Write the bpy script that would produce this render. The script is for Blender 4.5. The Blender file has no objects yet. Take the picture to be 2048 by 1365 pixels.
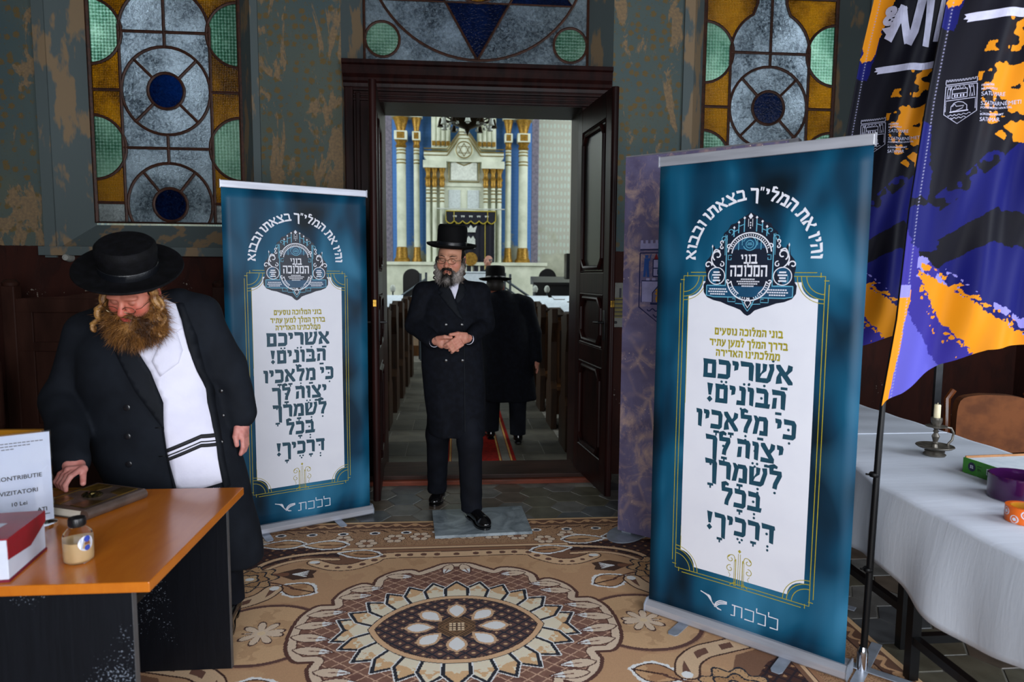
import bpy, bmesh, math, random
import numpy as np
from mathutils import Vector, Matrix
from mathutils.geometry import delaunay_2d_cdt

scene = bpy.context.scene
COL = scene.collection
rnd = random.Random(7)
PI = math.pi

# ------------------------------------------------------------------ camera
def look(yaw, pitch, roll):
    f = Vector((math.sin(yaw)*math.cos(pitch), math.cos(yaw)*math.cos(pitch), -math.sin(pitch)))
    r = f.cross(Vector((0, 0, 1))).normalized(); u = r.cross(f)
    r2 = r*math.cos(roll) + u*math.sin(roll); u2 = u*math.cos(roll) - r*math.sin(roll)
    return Matrix((r2, u2, -f)).transposed()
cam_data = bpy.data.cameras.new('camera')
cam_data.lens = 24.0; cam_data.sensor_width = 36.0; cam_data.sensor_fit = 'HORIZONTAL'
cam_data.clip_start = 0.05; cam_data.clip_end = 200
cam_data.dof.use_dof = True; cam_data.dof.focus_distance = 3.6; cam_data.dof.aperture_fstop = 2.8
cam = bpy.data.objects.new('camera', cam_data); COL.objects.link(cam)
cam.matrix_world = Matrix.Translation((0, 0, 1.5)) @ look(math.radians(4.748), math.radians(5.51), math.radians(0.401)).to_4x4()
scene.camera = cam

# ------------------------------------------------------------------ world, daylight, exposure
world = bpy.data.worlds.new('overcast_sky'); scene.world = world; world.use_nodes = True
world.node_tree.nodes['Background'].inputs[0].default_value = (0.75, 0.86, 1.0, 1)
world.node_tree.nodes['Background'].inputs[1].default_value = 0.6
scene.view_settings.view_transform = 'Standard'
scene.view_settings.look = 'None'
scene.view_settings.gamma = 1.0
scene.view_settings.use_curve_mapping = False
scene.view_settings.exposure = 0.0
try:
    scene.cycles.use_denoising = True
    scene.cycles.max_bounces = 8
    scene.cycles.sample_clamp_indirect = 4.0
except Exception:
    pass

def daylight(name, loc, aim, sx, sy, watts, col):
    l = bpy.data.lights.new(name, 'AREA'); l.shape = 'RECTANGLE'; l.size = sx; l.size_y = sy
    l.energy = watts; l.color = col
    o = bpy.data.objects.new(name, l); COL.objects.link(o); o.location = loc
    o.rotation_euler = (Vector(aim)-Vector(loc)).to_track_quat('-Z', 'Y').to_euler()
    return o
# the open entrance behind the photographer and the tall opening on the right side of the vestibule
daylight('entrance_daylight', (0.7, -1.42, 1.75), (0.5, 5, 1.0), 3.6, 2.7, 235, (0.92, 0.95, 1.0))
daylight('side_door_daylight', (4.25, 0.6, 1.9), (0.5, 1.8, 0.3), 1.8, 2.9, 120, (0.84, 0.91, 1.0))
# the tall windows in the side walls of the prayer hall
for i, yy in enumerate((7.6, 11.2, 14.8)):
    daylight('hall_window_daylight', (-5.75, yy, 4.6), (0.2, yy+1.2, 2.8), 1.5, 4.4, 260, (0.90, 0.98, 1.0))
    daylight('hall_window_daylight', (6.15, yy, 4.6), (0.2, yy+1.2, 2.8), 1.5, 4.4, 260, (0.90, 0.98, 1.0))

# ------------------------------------------------------------------ helpers: colour and materials
def C(h):
    h = h.lstrip('#'); v = [int(h[i:i+2], 16)/255 for i in (0, 2, 4)]
    return tuple((c/12.92 if c <= .04045 else ((c+.055)/1.055)**2.4) for c in v)
def C4(h): return C(h)+(1,)
class NT:
    def __init__(s, name):
        s.m = bpy.data.materials.new(name); s.m.use_nodes = True; s.t = s.m.node_tree; s.t.nodes.clear()
        s.out = s.n('ShaderNodeOutputMaterial')
    def n(s, kind, **kw):
        nd = s.t.nodes.new(kind)
        for k, v in kw.items(): setattr(nd, k, v)
        return nd
    def l(s, a, b): s.t.links.new(a, b)
    def set(s, sock, v):
        if isinstance(v, bpy.types.NodeSocket): s.l(v, sock)
        elif v is not None:
            if isinstance(v, (tuple, list)) and len(v) == 3 and sock.type == 'RGBA': v = tuple(v)+(1,)
            sock.default_value = v
    def pos(s, scale=(1, 1, 1), obj=False, gen=False):
        if obj or gen: o = s.n('ShaderNodeTexCoord').outputs['Object' if obj else 'Generated']
        else: o = s.n('ShaderNodeNewGeometry').outputs['Position']
        mp = s.n('ShaderNodeMapping'); s.l(o, mp.inputs[0]); mp.inputs['Scale'].default_value = scale
        return mp.outputs[0]
    def noise(s, vec, scale, detail=3, rough=.55, dist=0, out='Fac'):
        nd = s.n('ShaderNodeTexNoise'); s.l(vec, nd.inputs['Vector'])
        nd.inputs['Scale'].default_value = scale; nd.inputs['Detail'].default_value = detail
        nd.inputs['Roughness'].default_value = rough; nd.inputs['Distortion'].default_value = dist
        return nd.outputs[out]
    def vor(s, vec, scale, rand=1, out='Distance', feature='F1'):
        nd = s.n('ShaderNodeTexVoronoi'); nd.feature = feature; s.l(vec, nd.inputs['Vector'])
        nd.inputs['Scale'].default_value = scale; nd.inputs['Randomness'].default_value = rand
        return nd.outputs[out]
    def ramp(s, fac, *stops):
        nd = s.n('ShaderNodeValToRGB'); s.l(fac, nd.inputs[0]); e = nd.color_ramp.elements
        while len(e) < len(stops): e.new(.5)
        for el, (p, c) in zip(e, stops):
            el.position = p; el.color = (c, c, c, 1) if isinstance(c, (int, float)) else tuple(c[:3])+(1,)
        return nd.outputs[0]
    def mix(s, fac, a, b, mode='MIX'):
        nd = s.n('ShaderNodeMix'); nd.data_type = 'RGBA'; nd.blend_type = mode
        s.set(nd.inputs[0], fac); s.set(nd.inputs[6], a); s.set(nd.inputs[7], b)
        return nd.outputs[2]
    def math(s, op, a, b=None, c=None):
        nd = s.n('ShaderNodeMath'); nd.operation = op
        s.set(nd.inputs[0], a)
        if b is not None: s.set(nd.inputs[1], b)
        if c is not None: s.set(nd.inputs[2], c)
        return nd.outputs[0]
    def sep(s, vec):
        nd = s.n('ShaderNodeSeparateXYZ'); s.l(vec, nd.inputs[0]); return nd.outputs
    def bump(s, h, strength=.3, dist=.01):
        nd = s.n('ShaderNodeBump'); s.l(h, nd.inputs['Height'])
        nd.inputs['Strength'].default_value = strength; nd.inputs['Distance'].default_value = dist
        return nd.outputs[0]
    def bsdf(s, col, rough=.6, metal=0, normal=None, spec=None, coat=None, sheen=None, alpha=None, trans=None, ior=None, sub=None):
        b = s.n('ShaderNodeBsdfPrincipled')
        s.set(b.inputs['Base Color'], col); s.set(b.inputs['Roughness'], rough); s.set(b.inputs['Metallic'], metal)
        if normal is not None: s.l(normal, b.inputs['Normal'])
        if spec is not None: s.set(b.inputs['Specular IOR Level'], spec)
        if coat is not None: s.set(b.inputs['Coat Weight'], coat); b.inputs['Coat Roughness'].default_value = .12
        if sheen is not None: s.set(b.inputs['Sheen Weight'], sheen)
        if alpha is not None: s.set(b.inputs['Alpha'], alpha)
        if trans is not None: s.set(b.inputs['Transmission Weight'], trans)
        if ior is not None: s.set(b.inputs['IOR'], ior)
        if sub is not None:
            s.set(b.inputs['Subsurface Weight'], sub); b.inputs['Subsurface Radius'].default_value = (.01, .004, .002)
        s.l(b.outputs[0], s.out.inputs[0]); s.b = b
        return b
def pm(name, col, rough=.55, metal=0, col2=None, nscale=20, lo=.4, hi=.65, bscale=0, bstr=.2, bdist=.004, stretch=(1, 1, 1), **kw):
    """plain procedural material: colour broken up by noise, optional fine relief"""
    s = NT(name); v = s.pos(stretch, obj=True)
    a = C(col)
    b = C(col2) if col2 else tuple(c*.8 for c in a)
    fac = s.ramp(s.noise(v, nscale, 4), (lo, 0.), (hi, 1.))
    nrm = s.bump(s.noise(v, bscale, 4), bstr, bdist) if bscale else None
    s.bsdf(s.mix(fac, a, b), rough, metal, nrm, **kw)
    return s.m
def colour_attr(name, rough=.8, bscale=0, bstr=.2, bdist=.002, sheen=None, spec=.3, sub=None, bx=(1, 1, 1)):
    s = NT(name); a = s.n('ShaderNodeAttribute'); a.attribute_name = 'dye'
    nrm = s.bump(s.noise(s.pos(bx, obj=True), bscale, 3), bstr, bdist) if bscale else None
    s.bsdf(a.outputs['Color'], rough, 0, nrm, spec=spec, sheen=sheen, sub=sub)
    return s.m

# ------------------------------------------------------------------ helpers: meshes
def link(name, me, parent=None, mat=None, loc=None):
    o = bpy.data.objects.new(name, me); COL.objects.link(o)
    if mat is not None and not me.materials: me.materials.append(mat)
    if parent is not None: o.parent = parent
    if loc is not None: o.location = loc
    return o
def raw(name, V, F, mat=None, parent=None, smooth=False, loc=None):
    me = bpy.data.meshes.new(name)
    me.from_pydata([tuple(map(float, v)) for v in V], [], [tuple(map(int, f)) for f in F]); me.update()
    if smooth: me.shade_smooth()
    return link(name, me, parent, mat, loc)
def npmesh(name, V, Q, mat=None, parent=None, smooth=True, face_col=None, vert_col=None):
    """big meshes straight from numpy; Q is (n,4) or (n,3)"""
    V = np.asarray(V, np.float32); Q = np.asarray(Q, np.int32)
    me = bpy.data.meshes.new(name); k = Q.shape[1]
    me.vertices.add(len(V)); me.vertices.foreach_set('co', V.ravel())
    me.loops.add(Q.size); me.loops.foreach_set('vertex_index', Q.ravel())
    me.polygons.add(len(Q)); me.polygons.foreach_set('loop_start', np.arange(0, Q.size, k, dtype=np.int32))
    me.update(calc_edges=True); me.validate()
    if face_col is not None:
        at = me.attributes.new('dye', 'FLOAT_COLOR', 'FACE'); a = np.ones((len(Q), 4), np.float32); a[:, :3] = face_col
        at.data.foreach_set('color', a.ravel())
    if vert_col is not None:
        at = me.attributes.new('dye', 'FLOAT_COLOR', 'POINT'); a = np.ones((len(V), 4), np.float32); a[:, :3] = vert_col
        at.data.foreach_set('color', a.ravel())
    if smooth: me.shade_smooth()
    return link(name, me, parent, mat)
class MB:
    def __init__(s): s.V = []; s.F = []; s.M = None
    def add(s, V, F):
        o = len(s.V)
        if s.M is not None: V = [tuple(s.M @ Vector(v)) for v in V]
        s.V += [tuple(v) for v in V]; s.F += [tuple(i+o for i in f) for f in F]; return s
    def box(s, x0, x1, y0, y1, z0, z1, b=0):
        if b <= 0:
            V = [(x, y, z) for x in (x0, x1) for y in (y0, y1) for z in (z0, z1)]
            return s.add(V, [(0, 1, 3, 2), (4, 6, 7, 5), (0, 4, 5, 1), (2, 3, 7, 6), (0, 2, 6, 4), (1, 5, 7, 3)])
        b = min(b, .49*min(x1-x0, y1-y0, z1-z0))
        bm = bmesh.new(); bmesh.ops.create_cube(bm, size=1)
        for v in bm.verts: v.co = ((x0+x1)/2+v.co.x*(x1-x0), (y0+y1)/2+v.co.y*(y1-y0), (z0+z1)/2+v.co.z*(z1-z0))
        bmesh.ops.bevel(bm, geom=bm.edges[:], offset=b, segments=2, affect='EDGES', profile=.6)
        bm.verts.index_update(); V = [tuple(v.co) for v in bm.verts]; F = [[v.index for v in f.verts] for f in bm.faces]; bm.free()
        return s.add(V, F)
    def lathe(s, prof, seg=24, o=(0, 0, 0), cap=True, ax='z'):
        V = []; F = []; n = len(prof)
        for r, z in prof:
            for k in range(seg):
                a = 2*PI*k/seg; V.append((r*math.cos(a), r*math.sin(a), z))
        for i in range(n-1):
            for k in range(seg):
                a = i*seg+k; b = i*seg+(k+1) % seg; F.append((a, b, b+seg, a+seg))
        if cap: F.append(tuple(range(seg-1, -1, -1))); F.append(tuple((n-1)*seg+k for k in range(seg)))
        if ax == 'y': V = [(x, z, -y) for x, y, z in V]
        elif ax == 'x': V = [(z, y, -x) for x, y, z in V]
        return s.add([(v[0]+o[0], v[1]+o[1], v[2]+o[2]) for v in V], F)
    def tube(s, path, r, seg=8, cap=True, closed=False):
        P = [Vector(p) for p in path]; n = len(P); V = []; F = []
        R = r if isinstance(r, (list, tuple, np.ndarray)) else [r]*n
        up = Vector((0, 0, 1)); prev = None
        for i, p in enumerate(P):
            if closed: t = (P[(i+1) % n]-P[i-1])
            else: t = (P[min(i+1, n-1)]-P[max(i-1, 0)])
            t = t.normalized() if t.length > 1e-9 else Vector((0, 0, 1))
            if prev is None:
                a = t.cross(up if abs(t.z) < .9 else Vector((1, 0, 0))).normalized()
            else:
                a = (prev-t*prev.dot(t)); a = a.normalized() if a.length > 1e-6 else t.orthogonal().normalized()
            prev = a; b = t.cross(a)
            for k in range(seg):
                w = 2*PI*k/seg; V.append(p+(a*math.cos(w)+b*math.sin(w))*float(R[i]))
        m = n if closed else n-1
        for i in range(m):
            for k in range(seg):
                j = (i+1) % n; F.append((i*seg+k, i*seg+(k+1) % seg, j*seg+(k+1) % seg, j*seg+k))
        if cap and not closed: F.append(tuple(range(seg-1, -1, -1))); F.append(tuple((n-1)*seg+k for k in range(seg)))
        return s.add(V, F)
    def prism(s, poly, a, b, plane='xz'):
        """2-D polygon extruded from a to b along the remaining axis"""
        n = len(poly)
        def P(u, v, w): return (u, w, v) if plane == 'xz' else ((u, v, w) if plane == 'xy' else (w, u, v))
        V = [P(u, v, a) for u, v in poly]+[P(u, v, b) for u, v in poly]
        F = [tuple(range(n)), tuple(range(2*n-1, n-1, -1))]+[(i, (i+1) % n+0, (i+1) % n+n, i+n) for i in range(n)]
        F = [tuple(f) for f in F]
        return s.add(V, F)
    def build(s, name, mat=None, parent=None, smooth=False, loc=None, fix=True):
        me = bpy.data.meshes.new(name); me.from_pydata(s.V, [], s.F); me.update()
        if fix:
            bm = bmesh.new(); bm.from_mesh(me); bmesh.ops.recalc_face_normals(bm, faces=bm.faces); bm.to_mesh(me); bm.free()
        if smooth:
            me.shade_smooth()
            try: me.set_sharp_from_angle(angle=math.radians(38))
            except Exception: pass
        return link(name, me, parent, mat, loc)
def tag(o, label=None, cat=None, group=None, kind=None):
    if label: o['label'] = label
    if cat: o['category'] = cat
    if group: o['group'] = group
    if kind: o['kind'] = kind
    return o
def thing(name, label, cat, loc=(0, 0, 0), rz=0, group=None):
    o = bpy.data.objects.new(name, None); COL.objects.link(o); o.location = loc; o.rotation_euler = (0, 0, rz)
    o.empty_display_size = .1
    return tag(o, label, cat, group)
def clone(root, loc=None, rz=None, label=None, parent=None):
    def go(o, p):
        c = o.copy(); COL.objects.link(c); c.parent = p
        for ch in o.children: go(ch, c)
        return c
    r = go(root, parent)
    if loc is not None: r.location = loc
    if rz is not None: r.rotation_euler = (0, 0, rz)
    if label: r['label'] = label
    return r
def arc(cx, cy, r, a0, a1, n=16):
    return [(cx+r*math.cos(math.radians(a0+(a1-a0)*i/n)), cy+r*math.sin(math.radians(a0+(a1-a0)*i/n))) for i in range(n+1)]
def ribbon(pts, w, closed=False):
    """flat stroke polygons (list of quads) along a 2-D polyline"""
    P = [Vector(p) for p in pts]; n = len(P); L = []; R = []
    for i in range(n):
        t = (P[(i+1) % n]-P[i-1]) if closed else P[min(i+1, n-1)]-P[max(i-1, 0)]
        t = t.normalized() if t.length > 1e-9 else Vector((1, 0)); q = Vector((-t.y, t.x))*(w/2)
        L.append(P[i]+q); R.append(P[i]-q)
    m = n if closed else n-1
    return [[tuple(L[i]), tuple(R[i]), tuple(R[(i+1) % n]), tuple(L[(i+1) % n])] for i in range(m)]
def flat(polys, name, mat, parent, M=None, f=None):
    """printed shapes: 2-D polygons laid on a surface, f maps (u,v) to local xyz"""
    V = []; F = []
    for p in polys:
        o = len(V); V += [f(u, v) for u, v in p]; F.append(tuple(range(o, o+len(p))))
    return raw(name, V, F, mat, parent)
# ------------------------------------------------------------------ room shell
def wall_paint(name, dado=1.68, seed=0, peel=.542):
    """stencilled blue-grey distemper with ochre stars, flaked to tan plaster, brown dado below"""
    s = NT(name); p = s.pos((1, 1, 1)); x, y, z = s.sep(p)
    big = s.noise(p, 1.1, 5, .6); mid = s.noise(s.pos((1.4, 1.4, .55)), 4.5, 6, .65, .6); fine = s.noise(p, 55, 3)
    paint = s.mix(s.ramp(big, (.35, 0.), (.65, 1.)), C('#48585b'), C('#585f55'))
    stars = s.vor(s.pos((1, 1, 1)), 17, .55)
    stars2 = s.noise(p, 110, 2)
    sm = s.ramp(s.math('ADD', stars, s.math('MULTIPLY', s.math('SUBTRACT', stars2, .5), .75)), (.31, 1.), (.40, 0.))
    paint = s.mix(s.math('MULTIPLY', sm, .75), paint, C('#6d5526'))
    tri = s.ramp(s.vor(p, 40, .9), (.14, 1.), (.24, 0.))
    paint = s.mix(s.math('MULTIPLY', tri, .5), paint, C('#5a5032'))
    plaster = s.mix(s.ramp(fine, (.3, 0.), (.7, 1.)), C('#8d7556'), C('#6f604e'))
    pl = s.ramp(s.math('ADD', s.math('MULTIPLY', mid, .7), s.math('MULTIPLY', big, .3)), (peel, 0.), (peel+.025, 1.))
    col = s.mix(pl, paint, plaster)
    dk = s.mix(s.ramp(mid, (.4, 0.), (.7, 1.)), C('#38170f'), C('#25100c'))
    chip = s.ramp(s.math('ADD', s.math('MULTIPLY', s.noise(p, 3.1, 3), .8), s.math('MULTIPLY', s.noise(p, 60, 2), .45)), (.80, 0.), (.82, 1.))
    dk = s.mix(chip, dk, C('#8c8176'))
    edge = s.math('ADD', z, s.math('MULTIPLY', s.math('SUBTRACT', s.noise(p, 30, 2), .5), .012))
    col = s.mix(s.math('GREATER_THAN', edge, dado), dk, col)
    h = s.math('SUBTRACT', s.math('MULTIPLY', fine, .3), pl)
    s.bsdf(col, .82, 0, s.bump(h, .35, .004), spec=.25)
    return s.m
M_wall = wall_paint('stencilled_wall_paint')
M_reveal = pm('grey_blue_reveal_paint', '#525d5e', .8, col2='#857056', nscale=5, lo=.53, hi=.58, bscale=30, bstr=.2, stretch=(1.3, 1.3, .5))
M_ceil = pm('grey_ceiling_plaster', '#6b6862', .9, col2='#5d5a54', nscale=2)
M_grout = pm('pale_grout', '#77736a', .85, col2='#5d5a54', nscale=12, bscale=80)

WY = 5.0       # front face of the wall between vestibule and hall
def splay(mb, x0, x1, z0, z1, ya, gx0, gx1, gz0, gz1, yb, bottom=True):
    a = [(x0, ya, z0), (x1, ya, z0), (x1, ya, z1), (x0, ya, z1)]; b = [(gx0, yb, gz0), (gx1, yb, gz0), (gx1, yb, gz1), (gx0, yb, gz1)]
    mb.add(a+b, [(1, 2, 6, 5), (2, 3, 7, 6), (3, 0, 4, 7)]+([(0, 1, 5, 4)] if bottom else []))
wf = MB()
OPEN = [(-2.74, -1.40, 1.66, 4.3), (-0.79, 1.13, -.1, 4.45), (1.72, 3.04, 1.66, 4.3)]
xs = [-4.3]+[v for o in OPEN for v in o[:2]]+[4.4]
for i in range(0, 8, 2): wf.box(xs[i], xs[i+1], WY, WY+.4, -.1, 5.2)
for x0, x1, z0, z1 in OPEN:
    if z0 > 0: wf.box(x0, x1, WY, WY+.4, -.1, z0)
    wf.box(x0, x1, WY, WY+.4, z1, 5.2)
wall_front = tag(wf.build('wall_front', M_wall), 'peeling stencilled blue-grey wall with brown dado around the doorway', kind='structure')
rv = MB()
splay(rv, -2.74, -1.40, 1.66, 4.3, WY-.004, -2.575, -1.535, 1.84, 4.2, 5.21)
splay(rv, 1.72, 3.04, 1.66, 4.3, WY-.004, 1.87, 2.91, 1.84, 4.2, 5.21)
splay(rv, -.79, 1.13, 0.0, 4.45, WY-.004, -.665, .99, 0.0, 4.40, 5.26, False)
for a, b in ((-2.74, -1.40), (1.72, 3.04)):                      # raised plaster bands beside and under each niche
    rv.box(a-.075, a, WY-.018, WY+.01, 1.60, 4.4); rv.box(b, b+.05, WY-.018, WY+.01, 1.60, 4.4)
    rv.box(a-.10, b+.075, WY-.05, WY+.01, 1.615, 1.675)
tag(rv.build('trim_1', M_reveal), 'grey plaster reveals and ledges of the window niches', kind='structure')
tag(MB().box(-4.5, -4.3, -1.5, 5.4, -.1, 5.2).build('wall_left', M_wall), kind='structure')
wr = MB(); wr.box(4.4, 4.6, -1.5, -.35, -.1, 5.2); wr.box(4.4, 4.6, 2.15, 5.4, -.1, 5.2); wr.box(4.4, 4.6, -.35, 2.15, 3.4, 5.2)
tag(wr.build('wall_right', M_wall), kind='structure')
wb = MB(); wb.box(-4.5, -1.15, -1.7, -1.5, -.1, 5.2); wb.box(2.55, 4.6, -1.7, -1.5, -.1, 5.2); wb.box(-1.15, 2.55, -1.7, -1.5, 3.2, 5.2)
tag(wb.build('wall_rear', M_wall), kind='structure')
tag(MB().box(-4.5, 4.6, -1.7, 5.4, 5.2, 5.35).build('ceiling', M_ceil), kind='structure')
floor = tag(MB().box(-4.5, 4.6, -1.7, 5.0, -.12, -.004).build('floor', M_grout), 'vestibule floor of worn hexagonal cement tiles', kind='structure')
# hexagonal cement tiles, one object each where the photograph shows them
tile_mats = [pm('cement_tile_'+n, c, .42, col2=c2, nscale=9, bscale=60, bstr=.12, coat=.12) for n, c, c2 in
             (('slate', '#55585a', '#434547'), ('umber', '#5f5348', '#4c4238'), ('olive', '#5c584a', '#4b473a'), ('grey', '#6b6965', '#565450'))]
HW = .119; HH = .1025; tile_me = []
for m in tile_mats:
    bm = bmesh.new(); g = .0035
    ring = [(HW-g, 0), (HW/2-g*.6, HH-g), (-HW/2+g*.6, HH-g), (-HW+g, 0), (-HW/2+g*.6, -HH+g), (HW/2-g*.6, -HH+g)]
    lo = [bm.verts.new((x, y, -.03)) for x, y in ring]; md = [bm.verts.new((x, y, -.0025)) for x, y in ring]
    hi = [bm.verts.new((x*.975, y*.975, 0)) for x, y in ring]
    bm.faces.new(hi)
    for i in range(6):
        j = (i+1) % 6; bm.faces.new((lo[i], lo[j], md[j], md[i])); bm.faces.new((md[i], md[j], hi[j], hi[i]))
    me = bpy.data.meshes.new('tile'); bm.to_mesh(me); bm.free(); me.materials.append(m); tile_me.append(me)
for ci in range(-6, 22):
    for ri in range(9, 26):
        x = ci*HW*1.5+.02; y = ri*HH*2+(HH if ci % 2 else 0)-.02
        if y > 4.79: continue
        if not ((-.75 < x < 1.5 and y > 3.98) or (1.5 <= x < 3.1 and 2.0 < y < 4.85)): continue
        o = link('tile', rnd.choice(tile_me), floor, None, (x, y, -.001+rnd.uniform(-.0008, .0008)))
# ------------------------------------------------------------------ doorway
M_door = pm('dark_maroon_varnish', '#26100e', .38, col2='#160a0a', nscale=14, bscale=40, bstr=.15, stretch=(1, 1, .15), spec=.12)
M_dglass = pm('dusty_door_glass', '#2f3130', .2, col2='#3d3f3c', nscale=3)
M_brass = pm('tarnished_brass', '#8a6a2c', .35, 1.0, col2='#5a4520', nscale=30)
M_iron = pm('black_iron', '#121213', .45, .7, col2='#1d1d1e', nscale=40)
M_sill = pm('red_brown_sill_wood', '#7a3a28', .55, col2='#4a281c', nscale=10, bscale=40, stretch=(.3, 2, 2), spec=.2)
door = bpy.data.objects.new('door_1', None); COL.objects.link(door); door.location = (.185, WY, 0)
tag(door, 'dark maroon double door frame with both leaves standing open', kind='structure')
DX = -.185; DY = -WY
def dpart(mb, name, mat=None, parent=None, smooth=False):
    mb.V = [(v[0]+DX, v[1]+DY, v[2]) for v in mb.V]
    return mb.build(name, mat or M_door, parent or door, smooth)
for sgn, xo, xi in ((1, -.765, -.53), (-1, 1.12, .90)):
    c = MB()
    a, b = min(xo, xi), max(xo, xi)
    c.box(a, b, WY-.03, WY+.38, 0, 2.70)
    c.box(xo-.0 if sgn > 0 else xo-.06, xo+.06 if sgn > 0 else xo, WY-.075, WY-.02, 0, 2.79, .008)
    c.box(min(xo+.075*sgn, xo+.105*sgn), max(xo+.075*sgn, xo+.105*sgn), WY-.055, WY-.02, 0, 2.76, .006)
    c.box(min(xi-.04*sgn, xi), max(xi-.04*sgn, xi), WY-.06, WY-.02, 0, 2.70, .008)
    dpart(c, 'jamb')
    pl = MB(); pl.box(min(xo, xo+.13*sgn), max(xo, xo+.13*sgn), WY-.09, WY-.02, 0, .22, .006); dpart(pl, 'plinth_block')
c = MB(); c.box(-.765, 1.12, WY-.03, WY+.38, 2.70, 2.96)
c.box(-.765, 1.12, WY-.05, WY-.02, 2.705, 2.725, .005); c.box(-.765, 1.12, WY-.06, WY-.02, 2.770, 2.790, .005); c.box(-.765, 1.12, WY-.045, WY-.02, 2.738, 2.750, .004)
dpart(c, 'lintel')
c = MB(); prof = [(0, 2.86), (-.05, 2.86), (-.06, 2.885), (-.085, 2.90), (-.085, 2.925), (-.12, 2.95), (-.15, 2.99), (-.15, 3.01), (-.18, 3.02), (-.18, 3.05), (.26, 3.05), (.26, 2.86)]
c.prism([(WY-.01+u*.55 if u <= 0 else WY+.24, 2.80+(v-2.86)*.87) for u, v in prof], -.775, 1.11, 'yz'); dpart(c, 'cornice')
c = MB(); c.box(-.80, 1.15, 4.85, 5.22, -.08, .055, .006); dpart(c, 'sill', pm('dark_sill_board', '#36211a', .55, col2='#241611', nscale=10, bscale=40, stretch=(.3, 2, 2), spec=.2))
c = MB(); c.box(-.62, 1.02, 4.80, 4.85, -.08, .028, .006); dpart(c, 'step_nosing', M_sill)
def door_leaf(hx, hy, fx, fy, side):
    """leaf in its own frame: x from hinge to free edge, y across, z up"""
    L = math.hypot(fx-hx, fy-hy); ang = math.atan2(fy-hy, fx-hx)
    T = Matrix.Translation((hx+DX, hy+DY, 0)) @ Matrix.Rotation(ang, 4, 'Z')
    def put(mb, name, mat, parent, smooth=False):
        mb.V = [tuple(T @ Vector(v)) for v in mb.V]; return mb.build(name, mat, parent, smooth)
    b = MB(); z0, z1 = .07, 2.66
    st = .10
    b.box(0, st, -.022, .022, z0, z1, .004); b.box(L-st, L, -.022, .022, z0, z1, .004)
    for a, c_ in ((z0, .27), (.90, 1.02), (1.38, 1.52), (2.50, z1)): b.box(st, L-st, -.022, .022, a, c_, .003)
    leaf = put(b, 'door_leaf', M_door, door)
    for a, c_, mt, nm in ((.27, .90, M_door, 'lower_panel'), (1.02, 1.38, M_door, 'middle_panel'), (1.52, 2.50, M_dglass, 'glass_panel')):
        put(MB().box(st, L-st, -.008, .008, a, c_), nm, mt, leaf)
        fr = MB()
        for yy in (-.02, .02):
            w, i = .03, .035
            ch = .06
            x0, x1, y0, y1 = st+i, L-st-i, a+i, c_-i
            P = [(x0+ch, y0), (x1-ch, y0), (x1, y0+ch), (x1, y1-ch), (x1-ch, y1), (x0+ch, y1), (x0, y1-ch), (x0, y0+ch)]
            fr.tube([(u, yy, v) for u, v in P], .016, 8, closed=True)
            fr.tube([(u, yy*.7, v) for u, v in [(st+.008, a+.008), (L-st-.008, a+.008), (L-st-.008, c_-.008), (st+.008, c_-.008)]], .011, 6, closed=True)
        put(fr, 'panel_moulding', M_door, leaf, True)
    put(MB().tube([(L, 0, z0), (L, 0, z1)], .024, 10), 'edge_bead', M_door, leaf, True)
    h = MB(); h.box(L-.085, L-.045, -.028, .028, 1.08, 1.28, .004)
    for sy in (-1, 1): h.tube([(L-.065, .02*sy, 1.20), (L-.065, .06*sy, 1.20), (L-.16, .062*sy, 1.195)], .008, 8)
    put(h, 'handle', M_iron, leaf, True)
    bt = MB(); bt.box(L-.004, L+.028, -.012, .012, 1.30, 1.345, .003); put(bt, 'latch', M_brass, leaf)
    return leaf
door_leaf(-.545, 4.985, -.497, 4.275, 1)
door_leaf(.905, 4.985, .985, 4.275, -1)

# ------------------------------------------------------------------ leaded windows
def glass(name, col, dirt, dens=.5, scale=60, bstr=.5, kind='hammered'):
    s = NT(name); p = s.pos((1, 1, 1))
    if kind == 'hammered': h = s.noise(s.pos((1, 1, 1)), scale, 3, .6, .8)
    else: h = s.vor(p, scale, .15)
    nrm = s.bump(h, bstr, .006)
    patch = s.ramp(s.noise(p, 3.2, 4, .6), (.38, 0.), (.62, 1.))
    cc = s.mix(patch, C(col), C(dirt))
    cc = s.mix(s.ramp(h, (.35, 0.), (.75, .6)), cc, tuple(min(1, c*1.9+.03) for c in C(col)))
    tr = s.n('ShaderNodeBsdfTranslucent'); s.l(cc, tr.inputs[0]); s.l(nrm, tr.inputs[1])
    rf = s.n('ShaderNodeBsdfRefraction'); s.l(cc, rf.inputs[0]); rf.inputs['Roughness'].default_value = .35; rf.inputs['IOR'].default_value = 1.2; s.l(nrm, rf.inputs['Normal'])
    gl = s.n('ShaderNodeBsdfGlossy'); gl.inputs['Roughness'].default_value = .18; gl.inputs[0].default_value = (.6, .6, .6, 1); s.l(nrm, gl.inputs['Normal'])
    m1 = s.n('ShaderNodeMixShader'); m1.inputs[0].default_value = dens; s.l(tr.outputs[0], m1.inputs[1]); s.l(rf.outputs[0], m1.inputs[2])
    fr = s.n('ShaderNodeFresnel'); fr.inputs[0].default_value = 1.35; s.l(nrm, fr.inputs['Normal'])
    m2 = s.n('ShaderNodeMixShader'); s.l(fr.outputs[0], m2.inputs[0]); s.l(m1.outputs[0], m2.inputs[1]); s.l(gl.outputs[0], m2.inputs[2])
    s.l(m2.outputs[0], s.out.inputs[0])
    return s.m
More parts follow.
